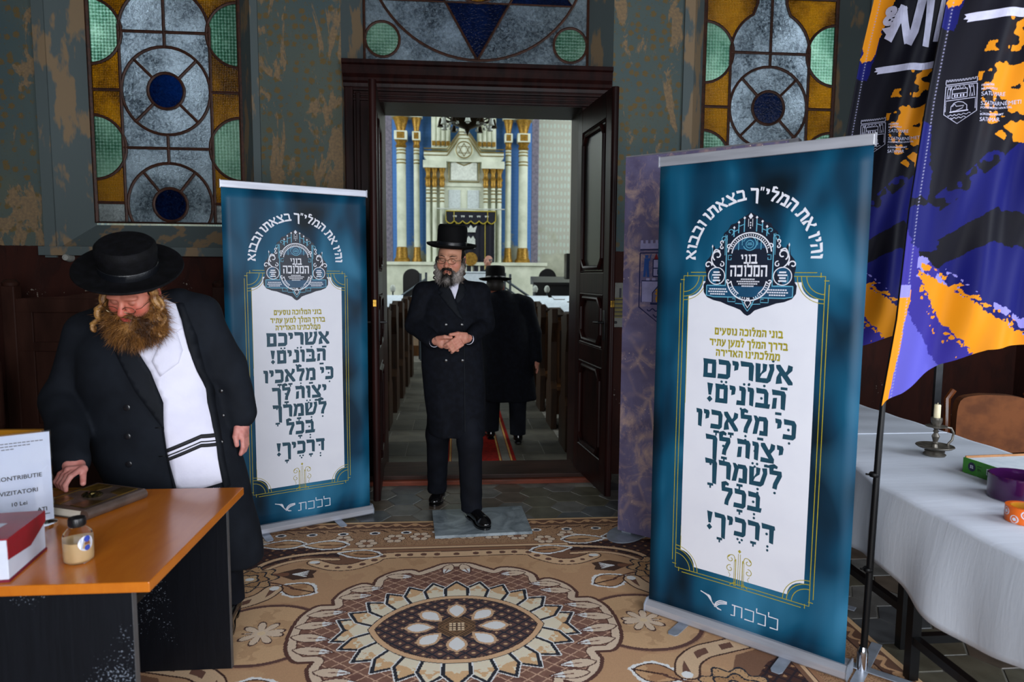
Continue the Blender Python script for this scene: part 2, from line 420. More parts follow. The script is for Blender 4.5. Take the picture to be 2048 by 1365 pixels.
G = dict(clear=glass('hammered_grey_glass', '#aeb6c0', '#636b75', .5, 55, .9), amber=glass('amber_cathedral_glass', '#b8961f', '#64490a', .4, 85, .8, 'cells'),
         green=glass('sea_green_glass', '#b0cdbd', '#6a9683', .4, 45, .8, 'cells'), blue=glass('cobalt_glass', '#164a78', '#0a2c4e', .4, 60, .5),
         white=glass('reeded_white_glass', '#b9bcc0', '#6f7378', .5, 60, .9))
M_came = pm('rusty_lead_came', '#452415', .6, .1, col2='#2c170e', nscale=40, bscale=60)
def leaded_window(n, y, cx, lines, rect, kind_of, frame_label, came=.0115):
    """panes cut out between the lead lines, each pane an object of its own"""
    x0, x1, z0, z1 = rect
    root = bpy.data.objects.new('window_%d' % n, None); COL.objects.link(root); root.location = (cx, y, z0); tag(root, frame_label, kind='structure')
    V = [Vector((x0, z0)), Vector((x1, z0)), Vector((x1, z1)), Vector((x0, z1))]; E = [(0, 1), (1, 2), (2, 3), (3, 0)]
    cm = MB()
    for ln in lines:
        ln = [(min(max(u, x0), x1), min(max(v, z0), z1)) for u, v in ln]
        o = len(V); V += [Vector(p) for p in ln]; E += [(o+i, o+i+1) for i in range(len(ln)-1)]
        cm.tube([(u, 0, v-z0) for u, v in ln], came, 6)
    cm.tube([(x0, 0, 0), (x1, 0, 0), (x1, 0, z1-z0), (x0, 0, z1-z0)], came*1.5, 6, closed=True)
    ov, oe, of, _, oee, _ = delaunay_2d_cdt(V, E, [], 0, 1e-4)
    cons = set(tuple(sorted(e)) for e, src in zip(oe, oee) if src)
    em = {}
    for fi, f in enumerate(of):
        for k in range(len(f)): em.setdefault(tuple(sorted((f[k], f[(k+1) % len(f)]))), []).append(fi)
    par = list(range(len(of)))
    def find(a):
        while par[a] != a: par[a] = par[par[a]]; a = par[a]
        return a
    for e, fs in em.items():
        if e not in cons and len(fs) == 2: par[find(fs[0])] = find(fs[1])
    regs = {}
    for fi in range(len(of)): regs.setdefault(find(fi), []).append(fi)
    def tri(f): a, b, c = [ov[i] for i in f[:3]]; return abs((b-a).cross(c-a))/2, (a+b+c)/3
    for fs in regs.values():
        ar = [tri(of[f]) for f in fs]
        if sum(a for a, _ in ar) < 6e-4: continue
        c = max(ar, key=lambda t: t[0])[1]
        ids = sorted({i for f in fs for i in of[f]}); mp = {i: k for k, i in enumerate(ids)}; N = len(ids)
        PV = [(ov[i].x, -.003, ov[i].y-z0) for i in ids]+[(ov[i].x, .003, ov[i].y-z0) for i in ids]
        PF = []
        for f in fs:
            q = [mp[i] for i in of[f]]; PF += [tuple(q), tuple(i+N for i in reversed(q))]
        for e, ff in em.items():
            inn = [f for f in ff if f in fs]
            if len(inn) == 1 and len(ff) <= 2 and e[0] in mp and e[1] in mp: a, b = mp[e[0]], mp[e[1]]; PF.append((a, b, b+N, a+N))
        raw('pane', PV, PF, G[kind_of(c.x, c.y)], root)
    cm.build('lead_came', M_came, root, True)
    return root
def side_window(n, cx, y):
    L = []; hx = .31; W = .515; zt = 4.18; z0 = 1.86
    c1, c2, h1, h2 = 2.79, 1.99, 3.195, 2.39
    L += [[(-hx, z0), (-hx, 3.24)], [(hx, z0), (hx, 3.24)]]
    L += [arc(0, c1, .305, 0, 360, 40), arc(0, c1, .125, 0, 360, 28), arc(0, c2, .295, -26, 206, 30), arc(0, c2, .118, 0, 360, 28)]
    for a in (45, 135, 225, 315):
        d = math.radians(a); L.append([(.125*math.cos(d), c1+.125*math.sin(d)), (.305*math.cos(d), c1+.305*math.sin(d))])
    for a in (52, 128):
        d = math.radians(a); L.append([(.118*math.cos(d), c2+.118*math.sin(d)), (.295*math.cos(d), c2+.295*math.sin(d))])
    L += [[(0, c1+.305), (0, zt)], [(0, c2+.295), (0, c1-.305)], [(-hx, h1), (hx, h1)], [(-hx, h2), (hx, h2)]]
    for s in (-1, 1):
        L.append([(s*hx, 3.24)]+[(s*u, v) for u, v in arc(.0, 3.20, .31, 8, 62, 10)]+[(s*.113, 3.56), (s*.113, zt)])
        for zc in (3.19, 2.39): L.append([(s*u, v) for u, v in arc(W, zc, .225, 90, 270, 20)])
        for zz in (2.79, 2.0, 3.60): L.append([(s*(hx if zz < 3.3 else .113), zz), (s*W, zz)])
    def kind(x, z):
        ax = abs(x)
        if math.hypot(x, z-c1) < .125 or math.hypot(x, z-c2) < .118: return 'blue'
        for zc in (3.19, 2.39):
            if math.hypot(ax-W, z-zc) < .225: return 'green'
        if z < 2.0 and ax > hx: return 'white'
        if ax > hx: return 'amber'
        if z > 3.24:
            lim = math.sqrt(max(0, .31**2-(z-3.2)**2)) if z < 3.48 else .113
            if ax > max(lim, .113): return 'amber'
        return 'clear'
    return leaded_window(n, y, cx, L, (-W, W, z0, zt), kind, ['', 'tall leaded window of amber, green and blue glass left of the doorway', '', 'tall leaded window with a bottle-shaped grey panel right of the doorway'][n])
side_window(1, -2.055, 5.205)
side_window(3, 2.39, 5.205)
cz, R = 3.905, .82
L = [arc(0, cz, R, 0, 360, 72)]
t1 = [(R*math.cos(math.radians(a)), cz+R*math.sin(math.radians(a))) for a in (90, 210, 330, 90)]
t2 = [(R*math.cos(math.radians(a)), cz+R*math.sin(math.radians(a))) for a in (270, 30, 150, 270)]
L += [t1, t2, arc(0, cz-.41+.17, .17, 0, 360, 28), arc(-.695, 3.215, .125, 0, 360, 26), arc(.695, 3.215, .125, 0, 360, 26)]
def tk(x, z):
    if math.hypot(abs(x)-.695, z-3.215) < .125: return 'green'
    if math.hypot(x, z-cz+.24) < .17: return 'amber'
    if math.hypot(x, z-cz) > R: return 'clear'
    def inside(t):
        s = [(t[i+1][0]-t[i][0])*(z-t[i][1])-(t[i+1][1]-t[i][1])*(x-t[i][0]) for i in range(3)]
        return all(v > 0 for v in s) or all(v < 0 for v in s)
    a, b = inside(t1), inside(t2)
    return 'blue' if a != b else 'clear'
leaded_window(2, 5.25, .163, L, (-.825, .825, 2.97, 4.38), tk, 'leaded fanlight with a blue six-pointed star over the doorway', .011)
# ------------------------------------------------------------------ the prayer hall behind the doorway
HZ = -.08; AX = .185; EY = 18.2
def stencil(name, base, a, b, sx, sz, dens=.5):
    s = NT(name); p = s.pos((sx, sx, sz))
    v = s.vor(p, 1.0, .12); w = s.vor(p, 2.0, .12)
    m1 = s.ramp(v, (.22, 1.), (.30, 0.)); m2 = s.ramp(w, (.34, 0.), (.40, 1.))
    col = s.mix(s.math('MULTIPLY', m1, dens), C(base), C(a)); col = s.mix(s.math('MULTIPLY', m2, dens*.6), col, C(b))
    z = s.sep(s.pos())[2]; n = s.noise(s.pos(), 1.6, 5, .6)
    wear = s.ramp(s.math('ADD', s.math('MULTIPLY', z, -.22), s.math('ADD', n, .02)), (.02, 0.), (.10, 1.))
    col = s.mix(wear, col, s.mix(s.noise(s.pos(), 6, 4), C('#c9cbb8'), C('#8f9080')))
    s.bsdf(col, .85); return s.m
M_hallwall = stencil('pale_stencilled_hall_wall', '#b9c6bc', '#7396ab', '#a8907f', 5.2, 2.6, .7)
M_blue = stencil('blue_dotted_niche_paint', '#4f82c8', '#22407e', '#5a8cd0', 5.5, 5.5, .9)
M_cream = pm('cream_stucco', '#dfe3cf', .7, col2='#c6cbb6', nscale=3, bscale=20, bstr=.1)
M_gold = pm('worn_gilding', '#a9812f', .45, .55, col2='#7c5a1f', nscale=25, bscale=50)
M_goldline = pm('thin_gilded_line', '#8d7a3c', .5, .3)
M_navy = pm('navy_velvet', '#0b0d22', .8, col2='#070816', nscale=30)
M_yellowtrim = pm('yellow_braid', '#c2ae2f', .6, col2='#9a8620', nscale=60)
M_silverthread = pm('silver_embroidery', '#d8dcd8', .5, col2='#a9b0a6', nscale=60)
M_pew = pm('dark_pew_wood', '#33200f', .5, col2='#1f130a', nscale=12, stretch=(2, 2, .3), spec=.15)
M_pewin = pm('brown_pew_wood', '#5a3818', .5, col2='#422810', nscale=12, stretch=(2, 2, .3), spec=.2)
M_paper = pm('white_paper', '#dfe9f2', .8, col2='#cfdbe6', nscale=20)
M_slab = [pm('aisle_stone_'+n, c, .55, col2=d, nscale=5, bscale=30, bstr=.15) for n, c, d in (('dark', '#3b382f', '#2d2a24'), ('mid', '#454137', '#36332b'), ('pale', '#4e4a3f', '#3c3830'))]
hall_floor = tag(MB().box(-6, 6.4, 5.23, 18.4, -.25, HZ-.004).build('floor_hall', M_grout), 'dark stone floor of the prayer hall aisle', kind='structure')
tag(MB().box(-6.1, -5.95, 5.4, 18.4, -.2, 9).build('wall_hall_left', M_hallwall), kind='structure')
tag(MB().box(6.35, 6.5, 5.4, 18.4, -.2, 9).build('wall_hall_right', M_hallwall), kind='structure')
tag(MB().box(-6.1, 6.5, EY, EY+.3, -.2, 9).build('wall_hall_end', M_hallwall), 'stencilled pale end wall of the prayer hall', kind='structure')
tag(MB().box(-6.1, 6.5, 5.4, 18.5, 9, 9.2).build('ceiling_hall', M_ceil), kind='structure')
tag(MB().box(-6.1, 6.5, 5.4, 5.55, 5.2, 9).build('wall_hall_entry', M_hallwall), kind='structure')
slab_me = []
for m in M_slab:
    me = MB().box(-.202, .202, -.245, .245, -.03, 0, .004).build('slab', m).data; slab_me.append(me)
    bpy.data.objects.remove(bpy.data.objects[[o.name for o in bpy.data.objects if o.data is me][0]])
for ri in range(14):
    for ci in range(-1, 5):
        x = AX-.62+ci*.41+(.2 if ri % 2 else 0)
        if -.86 < x < 1.2: link('slab', rnd.choice(slab_me), hall_floor, None, (x, 5.66+ri*.5, HZ-.001+rnd.uniform(-.001, .001)))
M_red = pm('red_carpet_pile', '#861208', .95, col2='#640c06', nscale=40, spec=.1)
M_rstripe = pm('gold_runner_stripe', '#a9813a', .9)
M_rgrey = pm('grey_runner_stripe', '#5a554d', .9)
rn = thing('aisle_runner', 'red carpet runner with gold stripes down the hall aisle', 'carpet', (AX+.03, 5.62, HZ))
MB().box(-.30, .30, 0, 6.2, 0, .008).build('pile', M_red, rn)
for s in (-1, 1):
    MB().box(s*.215-.035, s*.215+.035, 0, 6.2, .008, .0095).build('grey_stripe', M_rgrey, rn)
    MB().box(s*.165-.007, s*.165+.007, 0, 6.2, .008, .0105).build('gold_stripe', M_rstripe, rn); MB().box(s*.262-.007, s*.262+.007, 0, 6.2, .008, .0105).build('gold_stripe', M_rstripe, rn)
ORD = ['first', 'second', 'third', 'fourth', 'fifth', 'sixth', 'seventh', 'eighth', 'ninth']
def pew(side):
    r = thing('pew', '', 'pew', group='pews along the hall aisle'); d = side; W = 3.6
    e = [(0, 0), (.40, 0), (.40, .42), (.30, .50), (.30, 1.08), (.34, 1.20), (.02, 1.24), (.0, 1.1), (.06, .9), (.06, .5), (0, .42)]
    MB().prism(e, 0, d*.06, 'yz').build('end_panel', M_pew, r)
    MB().prism(e, d*W, d*(W-.06), 'yz').build('end_panel', M_pew, r)
    x0, x1 = sorted((d*.06, d*(W-.06)))
    MB().box(x0, x1, .02, .40, .40, .44).build('seat', M_pewin, r)
    MB().box(x0, x1, .26, .29, .10, 1.10).build('backrest', M_pewin, r)
    b = MB(); b.prism([(.30, 1.14), (.62, 1.20), (.62, 1.225), (.30, 1.165)], x0, x1, 'yz'); b.build('book_ledge', M_pew, r)
    m = MB()
    for k in range(4): xa = d*(.12+.85*k); m.box(min(xa, xa+d*.75), max(xa, xa+d*.75), .245, .262, .5, 1.0)
    m.build('back_panelling', M_pew, r)
    return r
PY0, PD = 5.95, .92
first = {}
for side, sx in ((-1, -.668), (1, .979)):
    for i in range(6):
        lab = 'dark wooden pew, %s row from the doorway on the %s of the aisle' % (ORD[i], 'left' if side < 0 else 'right')
        if i == 0: r = pew(side); first[side] = r; r['label'] = lab; r.location = (sx, PY0, HZ)
        else: clone(first[side], (sx, PY0+PD*i, HZ), 0, lab)
# sheets and booklets lying on the pew ledges
bk = MB(); bk.box(-.18, .18, -.13, .13, 0, .012, .002); bk_me = bk.build('tmp', M_paper).data; bpy.data.objects.remove(bpy.data.objects['tmp'])
seq = ['nearest the aisle', 'second from the aisle', 'third from the aisle']
for side, sx in ((-1, -.668), (1, .979)):
    for i in range(6):
        for k in range(3):
            if side > 0 and i == 0 and k == 0: continue
            o = link('prayer_booklet', bk_me, None, None, (sx+side*(.30+.48*k+.05*((i*7+k*3) % 2)), PY0+PD*i+.46, HZ+1.2+.012)); o.rotation_euler = (math.radians(10.6), 0, rnd.uniform(-.08, .08))
            tag(o, 'white booklet %s on the %s %s pew ledge' % (seq[k], ORD[i], 'left' if side < 0 else 'right'), 'booklet', 'white booklets on the pew ledges')
# ---- end wall with its columns
ew = MB(); ew.box(AX-1.80, AX+1.80, EY-.10, EY, .1, 8.5)
tag(ew.build('wall_hall_niche', M_blue), 'bright blue dotted panel of the end wall', kind='structure')
pw = MB(); pw.box(AX-2.1, AX+2.1, EY-.75, EY-.1, -.1, 1.78); pw.box(AX-2.15, AX+2.15, EY-.8, EY-.1, 1.74, 1.82)
tag(pw.build('wall_hall_plinth', M_cream), 'cream plinth under the tall columns', kind='structure')
pil = MB()
for s in (-1, 1): pil.box(AX+s*1.90-.09, AX+s*1.90+.09, EY-.06, EY, 1.8, 8.5)
tag(pil.build('trim_2', pm('mauve_border_strip', '#8d8594', .85, col2='#6f6a7a', nscale=14)), 'mauve stencilled border strips of the end wall', kind='structure')
def column(x, r, lab, top):
    t = thing('column', lab, 'column', (x, EY-.42, 1.82), group='columns of the end wall')
    k = r/.12
    MB().lathe([(r*1.7, 0), (r*1.7, .06), (r*1.3, .12), (r*1.15, .36), (r, .38)], 20).build('base', M_gold, t, True)
    MB().lathe([(r, .38), (r*.96, 2.85)], 20, cap=False).build('shaft', M_cream, t, True)
    for z in (2.46, 2.54, 2.70, 2.78): MB().lathe([(r*.97, z), (r*1.07, z+.01), (r*1.07, z+.025), (r*.97, z+.035)], 20).build('ring', M_goldline, t, True)
    MB().lathe([(r*.9, 2.85), (r*1.2, 2.90), (r*.95, 2.96), (r*1.15, 3.02), (r*1.3, 3.04)], 16).build('collar', M_gold, t, True)
    MB().box(-r*1.35, r*1.35, -r*1.35, r*1.35, 3.04, 3.26, .01).build('block', M_cream, t)
    MB().box(-r*.8, r*.8, -r*1.42, -r*1.34, 3.07, 3.23, .02).build('rosette', M_gold, t)
    MB().lathe([(r*.9, 3.26), (r*1.0, 3.35), (r*1.6, 3.58), (r*1.7, 3.60)], 12).build('capital', M_gold, t, True)
    MB().box(-r*2.0, r*2.0, -r*1.9, r*1.9, 3.60, 3.70, .012).build('abacus', M_cream, t)
    MB().box(-r*1.3, r*1.3, -r*1.3, r*1.3, 3.70, top, .012).build('impost', M_cream, t)
for s, w in ((-1, 'left'), (1, 'right')):
    column(AX+s*1.55, .12, 'tall white column with gilt capital, outer %s of the ark' % w, 5.4)
    column(AX+s*1.165, .075, 'slender white column with gilt capital, inner %s of the ark' % w, 5.4)
# ---- the ark
ark = thing('torah_ark', 'cream and gilt ark front with star roundel and pediment', 'ark', (AX+.03, EY-.12, 1.825))
def ab(name, mat, *boxes):
    m = MB()
    for b in boxes: m.box(*b)
    return m.build(name, mat, ark)
ab('body', M_cream, (-.86, .86, -.42, 0, 0, 2.62))
for s in (-1, 1):
    fl = MB()
    for k in range(4): fl.lathe([(.05, 2.9), (.05, 5.4)], 12, (s*(.40+.12*k), -.30, 0))
    fl.box(s*.58-.24, s*.58+.24, -.30, 0, 2.85, 5.4); fl.build('fluted_pilaster', M_cream, ark, True)
    for k in range(4): MB().box(s*(.40+.12*k)-.045, s*(.40+.12*k)+.045, -.37, -.30, 2.92, 3.04, .01).build('gilt_foot', M_gold, ark)
pd = [(-1.0, 2.62), (-1.0, 2.74), (-.42, 2.74), (-.12, 3.16), (-.12, 3.5), (.12, 3.5), (.12, 3.16), (.42, 2.74), (1.0, 2.74), (1.0, 2.62), (.9, 2.5), (-.9, 2.5)]
MB().prism(pd, -.56, -.05, 'xz').build('pediment', M_cream, ark)
for off, th in ((0, .018), (.07, .014), (-.09, .014)):
    q = [(-1.0, 2.74+off), (-.42, 2.74+off), (-.12, 3.16+off), (.12, 3.16+off), (.42, 2.74+off), (1.0, 2.74+off)]
    m = MB(); m.tube([(x, -.575, z) for x, z in q], th, 6); m.build('pediment_moulding', M_goldline, ark)
MB().lathe([(.21, -.64), (.23, -.62), (.23, -.55)], 28, (0, 0, 2.78), ax='y').build('roundel', M_cream, ark)
m = MB(); m.tube([(.2*math.cos(a), -.65, 2.78+.2*math.sin(a)) for a in np.linspace(0, 2*PI, 28)[:-1]], .014, 6, closed=True)
for o in (90, 270): m.tube([(.16*math.cos(math.radians(o+120*k)), -.65, 2.78+.16*math.sin(math.radians(o+120*k))) for k in range(3)], .012, 6, closed=True)
m.build('roundel_star', M_goldline, ark)
pn = [(-.38, 2.02), (.38, 2.02), (.38, 2.5), (.26, 2.62), (.2, 2.5), (0, 2.42), (-.2, 2.5), (-.26, 2.62), (-.38, 2.5)]
MB().prism([(u*.86, 2.06+(v-2.02)*.86) for u, v in pn], -.47, -.40, 'xz').build('inscription_panel', pm('pale_ark_panel', '#e2e6dc', .6), ark)
m = MB(); m.tube([(u, -.46, v) for u, v in pn], .016, 6, closed=True); m.build('panel_moulding', M_goldline, ark)
ab('string_course', M_cream, (-.5, .5, -.46, -.40, 1.9, 1.96))
for s in (-1, 1):
    MB().box(s*.24-.15, s*.24+.15, -.445, -.41, 1.34, 1.82, .06).build('door_panel', pm('bluish_ark_door', '#cfd8d8', .6), ark)
    for k, dx in enumerate((.55, .74, .90)):
        c = MB(); c.lathe([(.055, 0), (.05, 1.86)], 14, (s*dx, -.50, 0)); c.build('ark_column', M_cream, ark, True)
        c = MB(); c.lathe([(.05, 1.86), (.075, 1.95), (.06, 2.0), (.085, 2.08), (.06, 2.12), (.05, 2.2), (.095, 2.34)], 12, (s*dx, -.50, 0)); c.build('gilt_capital', M_gold, ark, True)
        c = MB(); [c.lathe([(.056, z), (.064, z+.01), (.056, z+.03)], 12, (s*dx, -.50, 0)) for z in (1.5, 1.58, 1.7, 1.78)]; c.build('shaft_ring', M_goldline, ark, True)
    ab('impost_block', M_cream, (s*.73-.29, s*.73+.29, -.60, -.40, 2.34, 2.52))
cur = thing('ark_curtain', 'navy velvet ark curtain with yellow braid, crown and tablets', 'curtain', (AX+.2, EY-.76, 1.55))
cv = []; cf = []; nx = 48
for j, z in enumerate((0, 1.52)):
    for i in range(nx+1): x = -.60+1.2*i/nx; cv.append((x, .02*math.sin(x*38)+.01*math.sin(x*90), z))
cf = [(i, i+1, i+nx+2, i+nx+1) for i in range(nx)]
raw('curtain_cloth', cv, cf, M_navy, cur, True)
vl = [(-.62, 1.54), (-.62, 1.30)]+[(-.62+1.24*(k+t)/6, 1.30-.07*math.sin(PI*t)) for k in range(6) for t in (.15, .35, .5, .65, .85, 1)]+[(.62, 1.54)]
MB().prism(vl, -.065, -.045, 'xz').build('valance', M_navy, cur)
m = MB(); m.tube([(u, -.07, v) for u, v in vl], .014, 6, closed=True)
for x in (-.42, .42): m.tube([(x, -.07, 1.54), (x, -.07, 1.30)], .010, 6)
m.tube([(.36, -.05, 1.3), (.36, -.05, .05)], .010, 6); m.tube([(-.36, -.05, 1.3), (-.36, -.05, .05)], .010, 6); m.build('braid', M_yellowtrim, cur)
m = MB(); m.prism([(-.11, 1.02), (.11, 1.02), (.15, 1.18), (.06, 1.12), (0, 1.2), (-.06, 1.12), (-.15, 1.18)], -.06, -.045); m.build('crown', M_silverthread, cur)
m = MB(); m.prism([(-.11, .62), (.11, .62), (.11, .84), (.055, .93), (0, .86), (-.055, .93), (-.11, .84)], -.06, -.045); m.build('tablets', M_silverthread, cur)
m = MB(); m.prism(arc(0, .35, .17, 0, 360, 20)[:-1], -.058, -.045); m.build('medallion', M_gold, cur)
m = MB(); m.tube([(-.85, -.02, 1.60), (.85, -.02, 1.60)], .014, 8); m.build('curtain_rod', M_silverthread, cur)
for k in range(5): m = MB(); m.prism([(-.05+(-.4+.2*k), 1.43), (.05+(-.4+.2*k), 1.43), (-.4+.2*k+.03, 1.38), (-.4+.2*k, 1.42), (-.4+.2*k-.03, 1.38)], -.072, -.065); m.build('valance_motif', M_silverthread, cur)
# ---- chandelier
M_bronze = pm('dark_bronze', '#1d160d', .4, .8, col2='#33240f', nscale=20)
M_bulb = pm('milk_glass', '#c9cfc6', .3)
ch = thing('chandelier', 'dark bronze chandelier with bell shades hanging in the hall', 'chandelier', (AX+.02, 12, 3.98))
MB().lathe([(.0, -.12), (.02, -.06), (.05, 0), (.25, .08), (.30, .16), (.22, .30), (.06, .42), (.04, .9), (.04, 5.0)], 24).build('stem', M_bronze, ch, True)
for k in range(12):
    a = 2*PI*k/12; ca, sa = math.cos(a), math.sin(a)
    m = MB(); m.tube([(r*ca, r*sa, z) for r, z in ((.2, .2), (.3, .12), (.42, .16), (.46, .3), (.40, .38))], .014, 6); m.build('arm', M_bronze, ch, True)
    m = MB(); m.lathe([(.012, .18), (.03, .12), (.045, .05), (.055, .03)], 12, (.46*ca, .46*sa, 0)); m.build('bell_shade', M_bulb if k % 2 else M_bronze, ch, True)
    m = MB(); m.lathe([(.0, .0), (.028, .012), (.02, .05)], 10, (.34*ca, .34*sa, .02)); m.build('bulb', M_bulb, ch, True)
# ---- reading platform furniture
M_rail = pm('grey_metal_rail', '#4b545b', .4, .6)
M_blackw = pm('black_lacquer', '#0d0d0e', .35, coat=.2)
tag(MB().box(-1.9, 2.3, 13.35, EY-.8, -.1, .12).build('platform', M_pewin), 'low wooden platform in front of the ark', 'platform')
for s, w in ((-1, 'left'), (1, 'right')):
    x0 = AX+s*.72
    r = thing('stair_railing', 'grey metal stair railing on the %s of the reading platform' % w, 'railing', (x0, 12.6, HZ))
    m = MB(); m.tube([(0, 0, 1.5), (s*.55, 0, 1.12)], .022, 8); m.tube([(0, 0, 1.36), (s*.55, 0, .98)], .016, 8); m.build('handrail', M_rail, r, True)
    for px, h in ((0, 1.62), (s*.10, 1.6), (s*.55, 1.15)): MB().box(px-.02, px+.02, -.02, .02, 0, h).build('post', M_rail, r)
def arched_chair(x, y, z, lab):
    r = thing('arched_chair', lab, 'chair', (x, y, HZ), group='black arched chairs in the hall')
    MB().prism([(-.17, 0), (.17, 0)]+arc(0, .50, .17, 0, 180, 12), .0, .04).build('backrest', M_blackw, r, loc=(0, .2, z))
    MB().box(-.19, .19, -.2, .2, z-.06, z).build('seat', M_blackw, r)
    for a in (-.16, .16):
        for b in (-.17, .17): MB().box(a-.02, a+.02, b-.02, b+.02, 0, z-.05).build('leg', M_blackw, r)
arched_chair(-.83, 13.0, 1.02, 'black arched-back chair in the hall by the left railing')
arched_chair(1.78, 13.0, 1.04, 'black arched-back chair in the hall on the right')
sp = thing('loudspeaker', 'black loudspeaker box beside the right wall of the hall', 'loudspeaker', (1.92, 11.2, HZ))
MB().box(-.12, .12, -.12, .12, 1.52, 1.94, .01).build('cabinet', M_blackw, sp); MB().box(-.015, .015, -.015, .015, 0, 1.52).build('stand_pole', M_blackw, sp); MB().box(-.2, .2, -.2, .2, 0, .02).build('stand_base', M_blackw, sp)
MB().lathe([(.08, -.125), (.06, -.118), (.02, -.115)], 16, (0, 0, 1.66), ax='y').build('cone', M_iron, sp)
dk = thing('reading_desk', 'black reading desk on the right of the hall behind the pews', 'desk', (1.72, 12.0, HZ))
MB().box(-.34, .34, -.2, .2, 0, 1.42).build('body', M_blackw, dk); MB().prism([(-.24, 1.42), (.24, 1.42), (.24, 1.56), (-.24, 1.46)], -.38, .38, 'yz').build('sloped_top', M_blackw, dk)
for i, (x, y, z, lab) in enumerate(((-1.03, 11.4, 1.30, 'small white globe lamp by the left pews'), (1.33, 11.4, 1.30, 'small white globe lamp beside the right railing'), (1.53, 11.4, 1.30, 'small white globe lamp nearest the black reading desk'))):
    t = thing('globe_lamp', lab, 'lamp', (x, y, HZ)); MB().lathe([(.0, z-.02), (.035, z), (.05, z+.05), (.03, z+.10), (0, z+.115)], 14).build('globe', M_bulb, t, True); MB().lathe([(.012, 0), (.012, z)], 8).build('stem', M_rail, t); MB().lathe([(.07, 0), (.06, .02), (.015, .03)], 16).build('foot', M_rail, t)
wt = thing('white_altar_table', 'white draped reading table in front of the ark curtain', 'table', (.32, 14.6, .12))
MB().box(-.55, .55, -.3, .3, .0, 1.42, .02).build('drape', M_paper, wt)
MB().box(-.57, .57, -.32, .32, 1.42, 1.45, .01).build('top_cloth', M_paper, wt)
# ------------------------------------------------------------------ woven carpet (one dyed knot per face)
def fbm(x, y, seed, base=1.0, octs=4):
    r = np.random.default_rng(seed); out = np.zeros_like(x); amp = 1; tot = 0
    for o in range(octs):
        g = r.random((64, 64)); fx = x*base*2**o; fy = y*base*2**o
        ix = np.floor(fx).astype(int); iy = np.floor(fy).astype(int); tx = fx-ix; ty = fy-iy
        tx = tx*tx*(3-2*tx); ty = ty*ty*(3-2*ty); a = lambda i, j: g[(ix+i) % 64, (iy+j) % 64]
        out += amp*((a(0, 0)*(1-tx)+a(1, 0)*tx)*(1-ty)+(a(0, 1)*(1-tx)+a(1, 1)*tx)*ty); tot += amp; amp *= .5
    return out/tot
class Paint:
    def __init__(s, X, Y, base): s.X = X; s.Y = Y; s.c = np.zeros(X.shape+(3,)); s.c[:] = C(base)
    def fill(s, mask, col, a=1.0):
        col = np.array(C(col) if isinstance(col, str) else col); s.c[mask] = s.c[mask]*(1-a)+col*a
    def poly(s, P):
        P = np.array(P, float); m = np.zeros(s.X.shape, bool); n = len(P)
        for i in range(n):
            (x1, y1), (x2, y2) = P[i], P[(i+1) % n]
            if y1 == y2: continue
            c = ((y1 > s.Y) != (y2 > s.Y)) & (s.X < (x2-x1)*(s.Y-y1)/(y2-y1)+x1); m ^= c
        return m
    def dist(s, P, closed=False):
        P = np.array(P, float); d = np.full(s.X.shape, 9.0); n = len(P)
        for i in range(n if closed else n-1):
            a = P[i]; b = P[(i+1) % n]; e = b-a; L = max(e@e, 1e-12)
            t = np.clip(((s.X-a[0])*e[0]+(s.Y-a[1])*e[1])/L, 0, 1)
            d = np.minimum(d, np.hypot(s.X-a[0]-t*e[0], s.Y-a[1]-t*e[1]))
        return d
def smooth_curve(P, n=8, closed=False):
    P = [np.array(p, float) for p in P]; N = len(P); out = []
    for i in range(N if closed else N-1):
        p0 = P[i-1] if (closed or i > 0) else P[0]; p1 = P[i]; p2 = P[(i+1) % N]; p3 = P[(i+2) % N] if (closed or i+2 < N) else P[-1]
        for k in range(n):
            t = k/n; out.append(tuple(.5*((2*p1)+(-p0+p2)*t+(2*p0-5*p1+4*p2-p3)*t*t+(-p0+3*p1-3*p2+p3)*t**3)))
    if not closed: out.append(tuple(P[-1]))
    return out
def leafshape(cx, cy, L, W, ang, n=14):
    a = math.radians(ang); pts = []
    for k in range(2*n):
        t = k/n
        u = (t if t <= 1 else 2-t); w = W*math.sin(PI*u**.8)*(1 if t <= 1 else -1)
        x = (u-.5)*L; pts.append((cx+x*math.cos(a)-w*math.sin(a), cy+x*math.sin(a)+w*math.cos(a)))
    return pts
